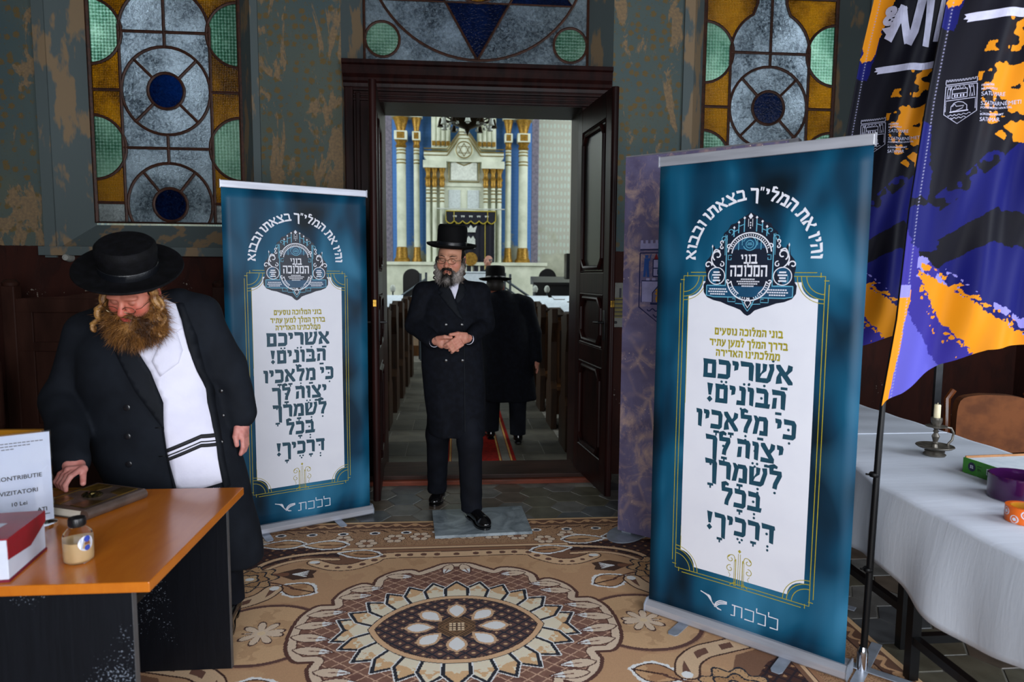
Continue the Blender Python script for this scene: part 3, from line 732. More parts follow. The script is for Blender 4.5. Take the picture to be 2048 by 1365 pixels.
def paint_carpet(h):
    nx, ny = int(1.728/h), int(1.272/h)
    Y, X = np.meshgrid((np.arange(ny)+.5)*h, (np.arange(nx)+.5)*h)
    p = Paint(X, Y, '#b68656'); rng = np.random.default_rng(3)
    TAN, LT, BR, DK, BE, WH, NV = '#bd8d58', '#cfa473', '#5a362c', '#432821', '#cdb193', '#e9e4dc', '#2a2c36'
    p.fill(fbm(X, Y, 1, 6) > .52, '#c0935f', .5); p.fill(fbm(X, Y, 2, 9) > .6, '#a97a4a', .5)
    chk = ((np.floor(X/h)+np.floor(Y/h)) % 2) < 1
    # outer borders
    p.fill(Y > .845, '#a87a4d'); p.fill(X > 1.30, '#a87a4d')
    spk = (rng.random(X.shape) < .30); p.fill((Y > .90) & spk, '#6f4a30', .8); p.fill((X > 1.36) & spk, '#6f4a30', .8)
    for lo, hi, cc in ((.80, .845, '#8a5c3a'), (.845, .853, DK), (.853, .875, LT), (.875, .881, DK), (.881, .90, '#9b6a42')):
        p.fill((Y > lo) & (Y < hi), cc); p.fill((X > lo+.46) & (X < hi+.46), cc)
    for u, v, m in ((X, Y, Y > 1.155), (Y, X, X > 1.61)):
        off = 0 if m is not None and u is X else .456
        vv = v-off if u is Y else v
        p.fill(m, '#6b4631'); p.fill(m & (vv < 1.165), DK)
        ph = u/.11*2*PI; p.fill(m & (np.abs(vv-1.205-.02*np.sin(ph)) < .009), '#c08c55')
        p.fill(m & (np.hypot(((u+.0275) % .11)-.055, vv-1.205-.0) < .016), '#c08c55'); p.fill(m & (vv > 1.245), '#c79a62')
    # dark field around the corner roses
    band = smooth_curve([(0, .767), (.36, .767), (.44, .70), (.53, .635), (.62, .63), (.70, .672), (.735, .70)], 6)
    dark = p.poly([(.38, .80), (.45, .72), (.53, .66), (.62, .66), (.72, .70), (.80, .74), (.95, .62), (1.02, .45), (1.1, .30), (1.32, .22), (1.32, .845), (.38, .845)])
    p.fill(dark, '#7a5136')
    d2 = p.poly([(.62, .76), (.80, .78), (.98, .66), (1.08, .5), (1.2, .36), (1.30, .3), (1.30, .90), (.62, .90)]); p.fill(d2, '#4a2b23')
    lat = (np.abs(((X+Y) % .06)-.03) < .006) | (np.abs(((X-Y) % .06)-.03) < .006); p.fill(d2 & lat, '#2e2228')
    p.fill(d2 & (np.hypot((X % .06)-.03, (Y % .06)-.03) < .008), '#a4733f')
    for w, cc in ((.030, '#4a2b24'), (.024, LT)): p.fill(p.dist(smooth_curve([(1.03, .55), (.99, .70), (.86, .79), (.66, .83), (.55, .83)])) < w*.55, cc)
    for w, cc in ((.030, '#4a2b24'), (.022, LT)): p.fill(p.dist(smooth_curve([(.98, .60), (.90, .69), (.78, .74), (.62, .73)])) < w*.55, cc)
    db = p.dist(band); p.fill(db < .040, DK); p.fill(db < .033, LT)
    acc = 0; last = None
    for q in band:
        if last is not None: acc += math.dist(q, last)
        if last is None or acc > .058:
            acc = 0; r = .017 if q[0] < .5 else .013
            p.fill(np.hypot(X-q[0], Y-q[1]) < r, '#6b4434')
        last = q
    p.fill(np.hypot((X-.735)/1.5, Y-.70) < .018, WH)
    # drops, hooked lines and little flowers of the border
    for x0 in (.11, .29, .47, .65, .825, 1.0, 1.18):
        p.fill(np.hypot((X-x0)/1.4, Y-1.085) < .022, WH); p.fill(np.hypot((X-x0)/1.4, Y-1.085) < .014, NV)
        p.fill(p.dist(smooth_curve([(x0-.07, 1.10), (x0-.02, 1.135), (x0+.05, 1.115), (x0+.09, 1.13)])) < .005, DK)
    for fx, fy in ((.06, 1.03), (.205, 1.022), (.35, 1.0), (.50, .94), (.64, 1.0), (1.1, 1.0), (1.25, 1.02)):
        for k in range(6):
            a = k*PI/3; d = np.hypot(X-fx-.040*math.cos(a), Y-fy-.040*math.sin(a)); p.fill(d < .024, DK); p.fill(d < .020, BE)
        p.fill(np.hypot(X-fx, Y-fy) < .022, '#8a5a3a')
    def leaf(cx, cy, L, W, a, white=True):
        P = leafshape(cx, cy, L, W, a); m = p.poly(P); d = p.dist(P, True)
        jag = fbm(X, Y, 11, 55, 2)*.018
        if white: p.fill((d < .006+jag), WH); p.fill(m & (d < .008), DK)
        p.fill(m & (d >= .006), TAN); p.fill(m & (d >= .006) & (fbm(X, Y, 5, 10) > .5), '#9a6638', .7)
        s = np.array(P[0]); e = np.array(P[14]); p.fill(p.dist([tuple(s), tuple(s*.35+e*.65)]) < .005, DK)
    leaf(.76, .40, .20, .065, 22); leaf(.72, .93, .24, .055, 2); leaf(.515, .795, .22, .048, 8); leaf(.96, .95, .24, .055, -4); leaf(1.2, .86, .2, .05, 60)
    p.fill(p.dist(smooth_curve([(.98, .50), (.88, .47), (.80, .43), (.77, .40)])) < .006, BR)
    # carnation
    p.fill(p.poly([(.92, .56), (.86, .60), (.80, .63), (.70, .60), (.715, .56), (.70, .52), (.80, .50), (.86, .54)]), '#4c3226')
    for k in range(4): p.fill(p.dist([(.81, .565), (.745, .535+.02*k)]) < .005, WH)
    p.fill(p.dist([(.93, .555), (.85, .565)]) < .02, '#7a4a2e')
    # rose
    rc = (1.02, .52)
    for r, n, cc in ((.135, 9, '#b98a52'), (.095, 7, '#a97840'), (.055, 5, '#c59a63')):
        ang = np.arctan2(Y-rc[1], X-rc[0]); rr = np.hypot(X-rc[0], Y-rc[1])/(1+.13*np.cos(n*ang+r*30))
        p.fill(rr < r, NV); p.fill(rr < r-.010, cc); p.fill((rr < r-.01) & (np.abs(np.sin(ang*n*2.5)) < .13) & (rr > r-.03), NV)
    p.fill(np.hypot((X-rc[0]+.01)/1.3, Y-rc[1]) < .016, WH)
    cl = smooth_curve([(.87, .40), (.90, .33), (.97, .27), (1.06, .24), (1.2, .2)]); dc = p.dist(cl)
    p.fill(dc < .05, DK); p.fill(dc < .042, '#c7a176'); p.fill((dc < .018) & (((X*17).astype(int) % 2) == 0), '#6b4434'); p.fill(np.hypot(X-.865, Y-.415) < .022, WH)
    # round field with star flower
    rr = np.hypot((X-.81)/1.05, Y); p.fill(rr < .245, '#c39662'); p.fill((rr < .245) & (fbm(X, Y, 8, 12) > .55), '#ae8150', .6)
    p.fill(np.abs(rr-.240) < .0105, '#5e3b34'); p.fill(np.abs(rr-.251) < .003, '#9a6c48')
    ang = np.arctan2(Y, X-.812); rs = np.hypot(X-.812, Y); pet = .088*np.abs(np.cos(4*(ang+.2)))**.55+.006
    p.fill(rs < pet+.006, '#4c2f2a'); p.fill(rs < pet-.004, BE); p.fill(rs < .016, '#d6b787')
    # scalloped medallion
    out = smooth_curve([(0, .650), (.07, .645), (.13, .600), (.188, .556)], 6)+smooth_curve([(.188, .556), (.235, .585), (.32, .560), (.388, .49), (.398, .418)], 6)[1:] \
        + smooth_curve([(.398, .418), (.455, .440), (.53, .375), (.565, .29), (.556, .232)], 6)[1:]+smooth_curve([(.556, .232), (.63, .222), (.682, .13), (.697, 0)], 6)[1:]
    med = p.poly(out+[(0, 0)]); dm = p.dist(out)
    p.fill(dm < .009, BR); p.fill(med, '#7b5142')
    u = (X/.075+Y/.062); v = (X/.075-Y/.062)
    p.fill(med & (fbm(X, Y, 4, 14) > .5), '#6d4539', .8)
    p.fill(med & (((np.floor(u)+np.floor(v)) % 2) < 1), '#8d5f45', .35)
    p.fill(med & ((np.abs(u-np.round(u)) < .055) | (np.abs(v-np.round(v)) < .055)), '#bd9070')
    tong = []
    for base, tip, w in (((.03, .625), (.06, .53), .026), ((.335, .51), (.22, .50), .026), ((.49, .37), (.36, .385), .026), ((.53, .30), (.405, .315), .028), ((.64, .14), (.50, .165), .028), ((.67, .04), (.53, .065), .030)):
        tong.append((base, tip, w))
    p.fill(med & (dm < .046), BR); p.fill(med & (dm < .040), BE)
    for b, t, w in tong:
        L = math.dist(b, t); a = math.degrees(math.atan2(t[1]-b[1], t[0]-b[0])); P = leafshape((b[0]+t[0])/2, (b[1]+t[1])/2, L*1.15, w, a)
        m = p.poly(P); d = p.dist(P, True); p.fill((d < .006) & med, BR); p.fill(m, BE)
        tipm = m & (np.hypot(X-t[0], Y-t[1]) < .045); p.fill(tipm, WH)
        p.fill(p.dist([((b[0]*.6+t[0]*.4), (b[1]*.6+t[1]*.4)), t]) < .003, '#7b5142')
    p.fill(med & (dm < .007), BR)
    # lens with petals
    a_, b_ = .372, .278; Rl = (a_*a_+b_*b_)/(2*b_); cyl = b_-Rl
    th0 = math.atan2(-cyl, a_); petals = []
    K = 6
    for k in range(-1, K):
        t = th0+(PI/2-th0)*(k+.5)/K*1.0; t = th0+(PI/2-th0)*(k+1)/K
        bx, by = Rl*math.cos(t), cyl+Rl*math.sin(t); nx_, ny_ = math.cos(t), math.sin(t)
        if k == -1: nx_, ny_ = .86, .5; bx, by = a_+.012, .012
        petals.append((bx, by, nx_, ny_))
    for bx, by, nx_, ny_ in petals:
        tx, ty = -ny_, nx_; P = [(bx+tx*s*.052+nx_*d, by+ty*s*.052+ny_*d) for s, d in ((-1, -.05), (-1.05, .075), (0, .150), (1.05, .075), (1, -.05))]
        m = p.poly(P); d = p.dist(P, True)
        p.fill(d < .010, WH); p.fill(m | (d < .0045), NV); p.fill(m & (d > .009), '#dcbf98'); p.fill(m & (d > .009) & chk, '#e4d3bb')
        tone = m & (d > .009) & (((X-bx)*nx_+(Y-by)*ny_) > .055) & (fbm(X, Y, 21, 30) > .45); p.fill(tone, '#cfa066')
    rl = np.hypot(X, Y-cyl); lens = rl < Rl
    p.fill(rl < Rl+.004, NV); p.fill(lens, '#cf9f6c'); p.fill(rl < Rl-.024, DK)
    inn = rl < Rl-.028; p.fill(inn, '#5d3f3b')
    u = X/.066+Y/.060; v = X/.066-Y/.060; p.fill(inn & ((np.abs(u-np.round(u)) < .10) | (np.abs(v-np.round(v)) < .10)), NV)
    fu = u-np.floor(u)-.5; fv = v-np.floor(v)-.5; p.fill(inn & (np.abs(fu) < .13) & (np.abs(fv) < .13), '#c79a63')
    for k in range(8):
        a = k*PI/4; cx, cy = .150*math.cos(a)*1.05, .135*math.sin(a)
        P = leafshape(cx, cy, .115, .036, math.degrees(a)+180); m = p.poly(P); d = p.dist(P, True); p.fill(m | (d < .008), '#c79a6c'); p.fill(m & (d > .004), '#efe9df')
    sq = (np.abs(X)+np.abs(Y) < .115) & (np.maximum(X, Y) < .082); p.fill(sq, '#8a6238'); p.fill(sq & (((X+Y)*70 % 1) < .45), '#3c2b22'); p.fill((np.maximum(X, Y) < .032), '#d9b98c'); p.fill((np.maximum(X, Y) < .032) & (((X*100) % 1.6 < .35) | ((Y*100) % 1.6 < .35)), '#5a3f30')
    p.c *= (1+.10*(rng.random(X.shape)-.5))[..., None]
    p.c[chk] *= .965
    g_ = p.c.mean(-1, keepdims=True); p.c = np.clip((p.c*.74+g_*.26)*1.33, 0, .85)
    return p.c, nx, ny
h = .004; cq, nx, ny = paint_carpet(h)
full = np.concatenate([cq[::-1], cq], 0); full = np.concatenate([full[:, ::-1], full], 1)
NX, NY = full.shape[:2]
gx = (np.arange(NX+1)-NX/2)*h; gy = (np.arange(NY+1)-NY/2)*h
GX, GY = np.meshgrid(gx, gy, indexing='ij'); GZ = .006+.0015*np.sin(GX*5+GY*3)*np.sin(GY*7)
GZ[0, :] = GZ[-1, :] = 0; GZ[:, 0] = GZ[:, -1] = 0
ii, jj = np.meshgrid(np.arange(NX), np.arange(NY), indexing='ij'); b0 = (ii*(NY+1)+jj).ravel()
Q = np.stack([b0, b0+NY+1, b0+NY+2, b0+1], 1)
M_carpet = colour_attr('dyed_wool_pile', .92, 900, .5, .002, spec=.15)
carpet = npmesh('carpet', np.stack([GX, GY, GZ], -1).reshape(-1, 3), Q, M_carpet, smooth=False, face_col=full.reshape(-1, 3))
carpet.location = (.004, 2.79, 0); tag(carpet, 'tan and brown patterned carpet with a petalled central medallion', 'carpet')
# grey marble slab lying on the carpet edge at the threshold
M_marble = NT('worn_grey_marble'); _v = M_marble.pos(obj=True)
_n = M_marble.noise(_v, 5, 6, .6, 2.2)
M_marble.bsdf(M_marble.mix(M_marble.ramp(_n, (.35, 0.), (.6, 1.)), C('#5f6a70'), C('#8f9aa0')), .38, 0, M_marble.bump(M_marble.noise(_v, 40, 3), .15, .002), coat=.1); M_marble = M_marble.m
sl = MB(); sl.prism([(-.285, -.215), (.275, -.235), (.30, .205), (-.27, .215)], 0, .016, 'xy')
o = sl.build('marble_slab', M_marble); o.location = (.144, 4.01, .0085); o.rotation_euler = (0, 0, math.radians(6)); tag(o, 'grey veined marble slab under the walking man\'s front foot', 'slab')

# ------------------------------------------------------------------ desk on the left
M_deskwood = NT('orange_beech_veneer'); _v = M_deskwood.pos((1, 5, 5), obj=True)
_n = M_deskwood.noise(M_deskwood.pos((3, .6, 1), obj=True), 9, 5, .6, .8)
M_deskwood.bsdf(M_deskwood.mix(_n, C('#c9761f'), C('#a9560f')), .23, 0, None, coat=.25); M_deskwood = M_deskwood.m
def black_ash():
    s = NT('black_ash_laminate'); p = s.pos((6, 6, .35), obj=True); n = s.noise(p, 14, 4, .6, .6)
    dust = s.ramp(s.math('ADD', s.math('MULTIPLY', s.noise(s.pos(obj=True), 3.2, 3), .75), s.math('MULTIPLY', s.noise(s.pos(obj=True), 160, 2), .5)), (.76, 0.), (.80, 1.))
    s.bsdf(s.mix(dust, s.mix(n, C('#0b0c10'), C('#15171d')), C('#6d7480')), .42, 0, s.bump(n, .25, .002), spec=.18); return s.m
M_ash = black_ash(); M_edge = pm('grey_edge_band', '#4a4a4c', .4)
desk = thing('desk', 'desk with orange beech top and black ash panels', 'desk', (-1.42, 2.17, 0))
MB().box(-.63, .627, -.395, .403, .672, .70, .003).build('desktop', M_deskwood, desk)
MB().box(-.60, .572, -.375, -.355, .0078, .672).build('near_panel', M_ash, desk); MB().box(.5725, .5745, -.376, -.354, .0078, .672).build('edge_band', M_edge, desk)
MB().box(-.60, .572, .365, .385, .0078, .672).build('far_panel', M_ash, desk); MB().box(.5725, .5745, .364, .386, .0078, .672).build('edge_band', M_edge, desk)
m = MB(); m.box(.52, .56, -.353, .363, .605, .635, .004); m.box(.53, .555, -.353, .363, .635, .665); m.build('tray_rail', M_iron, desk)
MB().box(-.60, -.58, -.353, .363, .01, .672).build('end_panel', M_ash, desk)
# acrylic sign holder
M_acrylic = NT('clear_acrylic'); M_acrylic.bsdf((.95, .98, 1), .03, 0, trans=1.0, ior=1.3); M_acrylic = M_acrylic.m
M_sheet = pm('white_sign_sheet', '#d7d9ea', .45, col2='#cfd2e6', nscale=6)
M_ink = pm('black_print', '#1c1c26', .6); M_inkgrey = pm('grey_print', '#6b6c7a', .6)
def text_polys(txt, size, align='CENTER', bold=0.0, shear=0.0):
    cu = bpy.data.curves.new('t', 'FONT'); cu.body = txt; cu.size = size; cu.align_x = align; cu.offset = bold*size; cu.shear = shear; cu.resolution_u = 3
    ob = bpy.data.objects.new('t', cu); COL.objects.link(ob)
    me = bpy.data.meshes.new_from_object(ob.evaluated_get(bpy.context.evaluated_depsgraph_get()))
    out = [[(me.vertices[i].co.x, me.vertices[i].co.y) for i in p.vertices] for p in me.polygons]
    bpy.data.objects.remove(ob); bpy.data.curves.remove(cu); bpy.data.meshes.remove(me)
    return out
def shift(polys, dx, dy, k=1): return [[(u*k+dx, v*k+dy) for u, v in p] for p in polys]
sg = thing('sign_holder', 'clear acrylic stand holding the CONTRIBUTIE VIZITATORI sheet', 'sign', (-1.282, 2.235, .70), math.radians(33))
MB().box(-.216, .003, .0035, .0055, .012, .302).build('back_pane', M_acrylic, sg); MB().box(-.216, .003, -.0035, -.0015, .012, .302).build('front_pane', M_acrylic, sg)
MB().box(-.213, 0, -.0012, .0012, .014, .298).build('sheet', M_sheet, sg)
m = MB(); m.prism([(-.18+.0, -.06)]+[( -.105+.115*math.cos(a), -.0+.065*math.sin(a)) for a in np.linspace(-2.3, 2.3, 24)], .001, .007, 'xy'); m.build('foot', M_acrylic, sg)
fs = lambda u, v: (u, -.0040, v)
for txt, size, u, v, mt, nm, bd in (('CONTRIBUTIE', .0185, -.084, .158, M_ink, 'printed_line', .012), ('VIZITATORI', .0185, -.086, .112, M_ink, 'printed_line', .012), ('10 Lei', .0175, -.088, .075, M_ink, 'printed_line', .01), ('VA ASTEPTATI', .0175, -.09, .062, M_ink, 'printed_line', .02)):
    if txt.startswith('VA'): polys = shift(text_polys('ATI', size, 'RIGHT', bd), -.016, .046)
    else: polys = shift(text_polys(txt, size, 'CENTER', bd), u, v)
    flat(polys, nm, mt, sg, f=fs)
sm = []
for k, w in enumerate((.088, .055, .02)): sm += [[(-.104-w+i*.011, .272-k*.009), (-.104-w+i*.011+.009, .272-k*.009), (-.104-w+i*.011+.009, .275-k*.009), (-.104-w+i*.011, .275-k*.009)] for i in range(int(2*w/.011))]
flat(sm, 'fine_print', M_inkgrey, sg, f=fs); flat([[(-.07, .034), (-.010, .034), (-.010, .0365), (-.07, .0365)]], 'printed_rule', M_ink, sg, f=fs)
# red and white carton
M_white = pm('white_card', '#c9cddb', .5, col2='#bdc2d2', nscale=8); M_redcard = pm('crimson_card', '#8e0f22', .4, col2='#7c0c1c', nscale=10)
cb = thing('carton_box', 'white carton with a crimson lid standing on the desk corner', 'box', (-1.152, 1.80, .70), math.radians(8))
MB().box(-.30, 0, 0, .215, .006, .112, .002).build('body', M_white, cb); MB().box(-.302, .002, -.002, .217, 0, .007).build('base_rim', pm('dark_red_rim', '#6e0a2a', .5), cb)
MB().box(-.302, .002, -.002, .217, .112, .116, .001).build('lid', M_redcard, cb)
MB().prism([(-.0015, .116), (.2165, .116), (.2165, .085), (.12, .050), (-.0015, .060)], .001, .0028, 'yz').build('lid_flap', M_redcard, cb)
MB().prism([(-.30, 0), (-.10, 0)][:0]+[(-.30, .112), (.0, .112), (.0, .095), (-.30, .1)], -.003, -.001, 'xz').build('front_flap', M_white, cb)
flat([[(-.25, .05), (-.06, .04), (-.05, .12), (-.24, .15)]], 'lid_label', M_white, cb, f=lambda u, v: (u, v, .1164))
# bottle
M_bottle = NT('clear_bottle_plastic'); M_bottle.bsdf((.93, .94, .95), .05, 0, trans=1.0, ior=1.25); M_bottle = M_bottle.m
M_coffee = pm('milky_coffee', '#c9a97b', .35, col2='#c2a072', nscale=4); M_cap = pm('black_plastic_cap', '#0e0e10', .35)
bt = thing('bottle', 'small clear bottle half full of milky coffee with black cap', 'bottle', (-1.045, 1.925, .70))
MB().lathe([(.0, 0), (.030, 0), (.0365, .006), (.0375, .02), (.0375, .072), (.034, .084), (.022, .096), (.0185, .099), (.0185, .106)], 28, cap=False).build('shell', M_bottle, bt, True)
MB().lathe([(.0, .0025), (.028, .0025), (.0345, .008), (.0358, .02), (.0358, .060), (0, .0602)], 28, cap=False).build('drink', M_coffee, bt, True)
MB().lathe([(.0, .101), (.0205, .101), (.0215, .104), (.0215, .122), (.020, .1245), (0, .1245)], 28).build('cap', M_cap, bt, True)
m = MB()
for k in range(28): a = 2*PI*k/28; m.box(-.0006, .0006, -.0223, -.0213, .104, .121); m.V[-8:] = [(x*math.cos(a)-y*math.sin(a), x*math.sin(a)+y*math.cos(a), z) for x, y, z in m.V[-8:]]
o = m.build('cap_ribs', M_cap, bt); o['kind'] = 'stuff'
def on_cyl(r, cz, ca): return lambda u, v: (r*math.cos(ca+u/r), r*math.sin(ca+u/r), cz+v)
M_lblue = pm('blue_label_print', '#2b3f9a', .4); M_lwhite = pm('white_label_paper', '#d9dcea', .4)
flat([arc(0, 0, .021, 0, 360, 24)[:-1]], 'label', M_lwhite, bt, f=on_cyl(.0378, .058, -.55))
flat([arc(.003, .012, .009, 0, 360, 14)[:-1], arc(.003, -.013, .008, 0, 360, 14)[:-1]], 'label_spots', M_lblue, bt, f=on_cyl(.0380, .058, -.55))
flat([[(-.006, -.004), (.008, -.004), (.008, .004), (-.006, .004)]], 'label_figure', pm('brown_label_print', '#7a4a2c', .5), bt, f=on_cyl(.0380, .058, -.5))
# ornate book
M_cover = pm('taupe_leather_cover', '#54453e', .42, col2='#43362f', nscale=15, bscale=70, bstr=.3, coat=.2)
M_foil = pm('bronze_foil_panel', '#a07a2a', .3, .7, col2='#5a4520', nscale=14, lo=.35, hi=.6)
M_pages = pm('cream_page_edges', '#d9d4c6', .7, col2='#c4bda9', nscale=90, stretch=(.05, .05, 1))
bkk = thing('ornate_book', 'thick taupe book with bronze panels and metal rosette lying on the desk', 'book', (-1.247, 2.398, .70), math.radians(-22))
MB().box(-.108, .108, -.122, .118, .0, .004, .001).build('back_cover', M_cover, bkk); MB().box(-.103, .100, -.117, .113, .004, .030).build('pages', M_pages, bkk); MB().box(-.108, .108, -.122, .118, .030, .035, .001).build('front_cover', M_cover, bkk)
m = MB(); m.tube([(.104, -.121, .0175), (.104, .117, .0175)], .0175, 12); m.build('spine', M_cover, bkk, True)
for nm, P in (('bronze_panel', [(-.09, .03), (-.03, .045), (-.02, .10), (-.085, .105)]), ('bronze_panel', [(.03, .045), (.09, .03), (.09, .105), (.02, .105)]), ('bronze_panel', [(-.09, -.03), (-.03, -.045), (-.02, -.105), (-.09, -.105)]), ('bronze_panel', [(.03, -.045), (.09, -.03), (.085, -.105), (.02, -.10)])):
    MB().prism(P, .0348, .0366, 'xy').build(nm, M_foil, bkk)
M_rosette = pm('dark_bronze_rosette', '#2b2a1c', .3, .85, col2='#6b5a2c', nscale=60, lo=.45, hi=.7)
m = MB()
for k in range(10): a = k*2*PI/10; m.lathe([(.0, .035), (.009, .036), (.010, .041), (.004, .045), (0, .046)], 8, (.026*math.cos(a), .020*math.sin(a), 0))
m.lathe([(.0, .035), (.014, .036), (.012, .046), (.004, .050), (0, .050)], 12); m.build('rosette', M_rosette, bkk, True)
m = MB(); m.tube([(-.09, -.108, .0365), (.09, -.108, .0365), (.09, .104, .0365), (-.09, .104, .0365)], .0012, 5, closed=True); m.build('tooled_border', M_foil, bkk)
# honey-coloured chair whose top rail shows behind the desk, and the wooden settle by the wall
M_honey = pm('honey_varnished_wood', '#b5791a', .35, col2='#9a6212', nscale=9, stretch=(.3, 1, 1), coat=.3)
hc = thing('wooden_chair', 'honey-coloured chair whose top rail shows behind the sign holder', 'chair', (-1.98, 3.0, 0))
MB().box(-.24, .235, -.012, .016, .795, .836, .006).build('top_rail', M_honey, hc); MB().box(-.24, .235, -.01, .012, .62, .66, .004).build('middle_rail', M_honey, hc)
for s in (-1, 1): MB().box(s*.21-.018, s*.21+.018, -.012, .016, 0, .80, .004).build('back_leg', M_honey, hc); MB().box(s*.21-.018, s*.21+.018, .36, .395, 0, .43, .004).build('front_leg', M_honey, hc)
MB().box(-.24, .24, -.01, .41, .43, .455, .006).build('seat', M_honey, hc)
M_settle = pm('dark_brown_settle_wood', '#38211a', .5, col2='#281611', nscale=8, stretch=(1, 1, .25), spec=.15)
st = thing('wall_settle', 'dark brown panelled settle with a carved crest against the left wall', 'bench', (-2.2, 4.62, 0))
for x in (-.68, .62): MB().box(x, x+.085, -.03, .05, 0, 1.41, .008).build('post', M_settle, st); MB().lathe([(.045, 1.41), (.05, 1.43), (.03, 1.45), (0, 1.455)], 14, (x+.0425, .01, 0)).build('finial', M_settle, st, True)
m = MB(); m.box(-.60, .62, -.02, .03, 1.24, 1.33, .006); m.prism([(-.60, 1.33), (.62, 1.33), (.3, 1.345), (.06, 1.385), (0.02, 1.41), (-.04, 1.385), (-.3, 1.345)], -.015, .02); m.build('crest_rail', M_settle, st)
m = MB(); m.box(-.60, .62, -.02, .02, .99, 1.05, .004); m.box(-.60, .62, -.02, .02, .44, .52, .004); m.box(-.62, -.50, -.018, .02, .44, 1.26, .004); m.box(-.06, .06, -.018, .02, .44, 1.26, .004); m.box(.52, .63, -.018, .02, .44, 1.26, .004); m.build('back_frame', M_settle, st)
for a, b in ((-.50, -.06), (.06, .52)):
    for c_, d in ((.52, .99), (1.05, 1.24)): MB().box(a, b, .0, .012, c_, d).build('back_panel', M_settle, st)
MB().box(-.64, .66, -.45, .02, .40, .44, .006).build('seat', M_settle, st); MB().box(-.62, .64, -.42, -.39, .0, .40).build('apron', M_settle, st)
m = MB(); m.tube([(.0, 0, 0), (.0, -.01, .3), (-.02, -.02, .52), (-.06, -.02, .66), (-.05, 0, .8)], .022, 8)
ac = thing('curved_armchair', 'dark chair with a pale curved arm at the left picture edge', 'chair', (-2.55, 3.95, 0))
m = MB(); m.tube([(-.04, 0, .42), (-.01, -.01, .56), (.0, 0, .68), (-.03, .0, .80), (-.10, .02, .86)], .016, 10); m.build('arm', pm('worn_pale_wood', '#6b5a4a', .5), ac, True)
MB().box(-.5, -.02, .06, .14, .60, 1.0, .03).build('backrest', M_settle, ac); MB().box(-.5, .0, -.40, .12, .36, .44, .02).build('seat', M_settle, ac)
for x in (-.46, -.05):
    for y in (-.36, .08): MB().box(x-.02, x+.02, y-.02, y+.02, 0, .37).build('leg', M_settle, ac)
o = MB().lathe([(.0, -.06), (.02, -.05), (.032, 0), (.03, .03), (.0, .04)], 14, ax='y').build('plaster_boss', pm('chalky_plaster', '#a9aaa4', .8, col2='#8c8b84', nscale=20), smooth=True); o.location = (-2.66, 4.985, 1.60); tag(o, 'chalky white plaster boss under the left window ledge', 'plaster boss')
# notice on the wall behind the right leaf
nt = thing('wall_notice', 'dim yellow and white notice plate behind the right door leaf', 'sign', (1.26, 4.985, 1.12))
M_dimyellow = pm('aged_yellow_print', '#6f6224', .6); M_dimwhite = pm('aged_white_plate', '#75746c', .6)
MB().box(-.10, .16, 0, .008, 0, .33, .002).build('plate', M_dimwhite, nt); flat([[(-.095, .07), (.155, .07), (.155, .22), (-.095, .22)]], 'yellow_band', M_dimyellow, nt, f=lambda u, v: (u, -.001, v))
flat([[(-.05+.03*k, .22), (-.035+.03*k, .22), (-.035+.03*k, .29), (-.05+.03*k, .29)] for k in range(6)]+[[(-.09, .08+.03*k), (.15, .08+.03*k), (.15, .088+.03*k), (-.09, .088+.03*k)] for k in range(5)], 'printed_bars', M_ink, nt, f=lambda u, v: (u, -.0018, v))

# ------------------------------------------------------------------ tables on the right
M_cloth = NT('white_table_linen'); _v = M_cloth.pos(obj=True)
M_cloth.bsdf(C('#cbd2de'), .75, 0, M_cloth.bump(M_cloth.noise(M_cloth.pos((.7, 6, 1), obj=True), 6, 4, .6, .6), .12, .012)); M_cloth = M_cloth.m
M_black = pm('black_painted_steel', '#0c0c0e', .4, .3)
TX0, TX1 = 1.585, 2.47
def table(x0, y0, y1, lab):
    t = thing('folding_table', lab, 'table', ((x0+TX1)/2, (y0+y1)/2, 0)); w = (TX1-x0)/2; d = (y1-y0)/2
    MB().box(-w+.01, w-.01, -d, d, .69, .712).build('tabletop', M_black, t)
    for sx in (-1, 1):
        for sy in (-1, 1): MB().box(sx*(w-.11)-.018, sx*(w-.11)+.018, sy*(d-.07)-.018, sy*(d-.07)+.018, .0085 if (sx < 0 and x0 < 1.65) else 0, .69).build('leg', M_black, t)
        MB().box(sx*(w-.11)-.015, sx*(w-.11)+.015, -d+.07, d-.07, .15, .18).build('side_stretcher', M_black, t)
    for sy in (-1, 1): MB().box(-w+.11, w-.11, sy*(d-.07)-.015, sy*(d-.07)+.015, .15, .18).build('cross_stretcher', M_black, t)
table(TX0, .75, 2.36, 'black-framed table under the near end of the white cloth')
table(1.70, 2.44, 4.0, 'black-framed table under the far end of the white cloth')
# one long cloth over both tables, hanging in folds
ny_, ns = 220, 50; TT = list(np.linspace(0, .314, 15))+[.3175, .32, .3225, .326]+list(np.linspace(.335, 1, 31)); ys = np.linspace(.72, 4.02, ny_); V = []; hang = .27
for y in ys:
    drop = hang+.035*math.sin(y*3.1+.5)+.03*math.sin(y*7.3)+(.05 if y < 2.2 else 0)*math.sin((2.2-y)*2.2)
    sup = 1-.65*math.exp(-((y-2.36)/.14)**2); xe = TX0-.002+(-.018*(2.2-y) if y < 2.40 else min(.105, .25*(y-2.40)))
    for k in range(ns):
        t = TT[k]
        if t < .32:
            q = 1-t/.32; fold = (.014*math.sin(y*11+1)+.008*math.sin(y*23+2))*q*sup
            V.append((xe-.020*q+fold-.012*math.sin(q*PI), y, .722-.012-drop*q))
        else:
            q = (t-.32)/.68; V.append((xe+(TX1+.012-xe)*q, y, .722+.0015*math.sin(y*23+q*4)-(.008*max(0, 1-q*70))))
F = [(i*ns+k, i*ns+k+1, (i+1)*ns+k+1, (i+1)*ns+k) for i in range(ny_-1) for k in range(ns-1)]
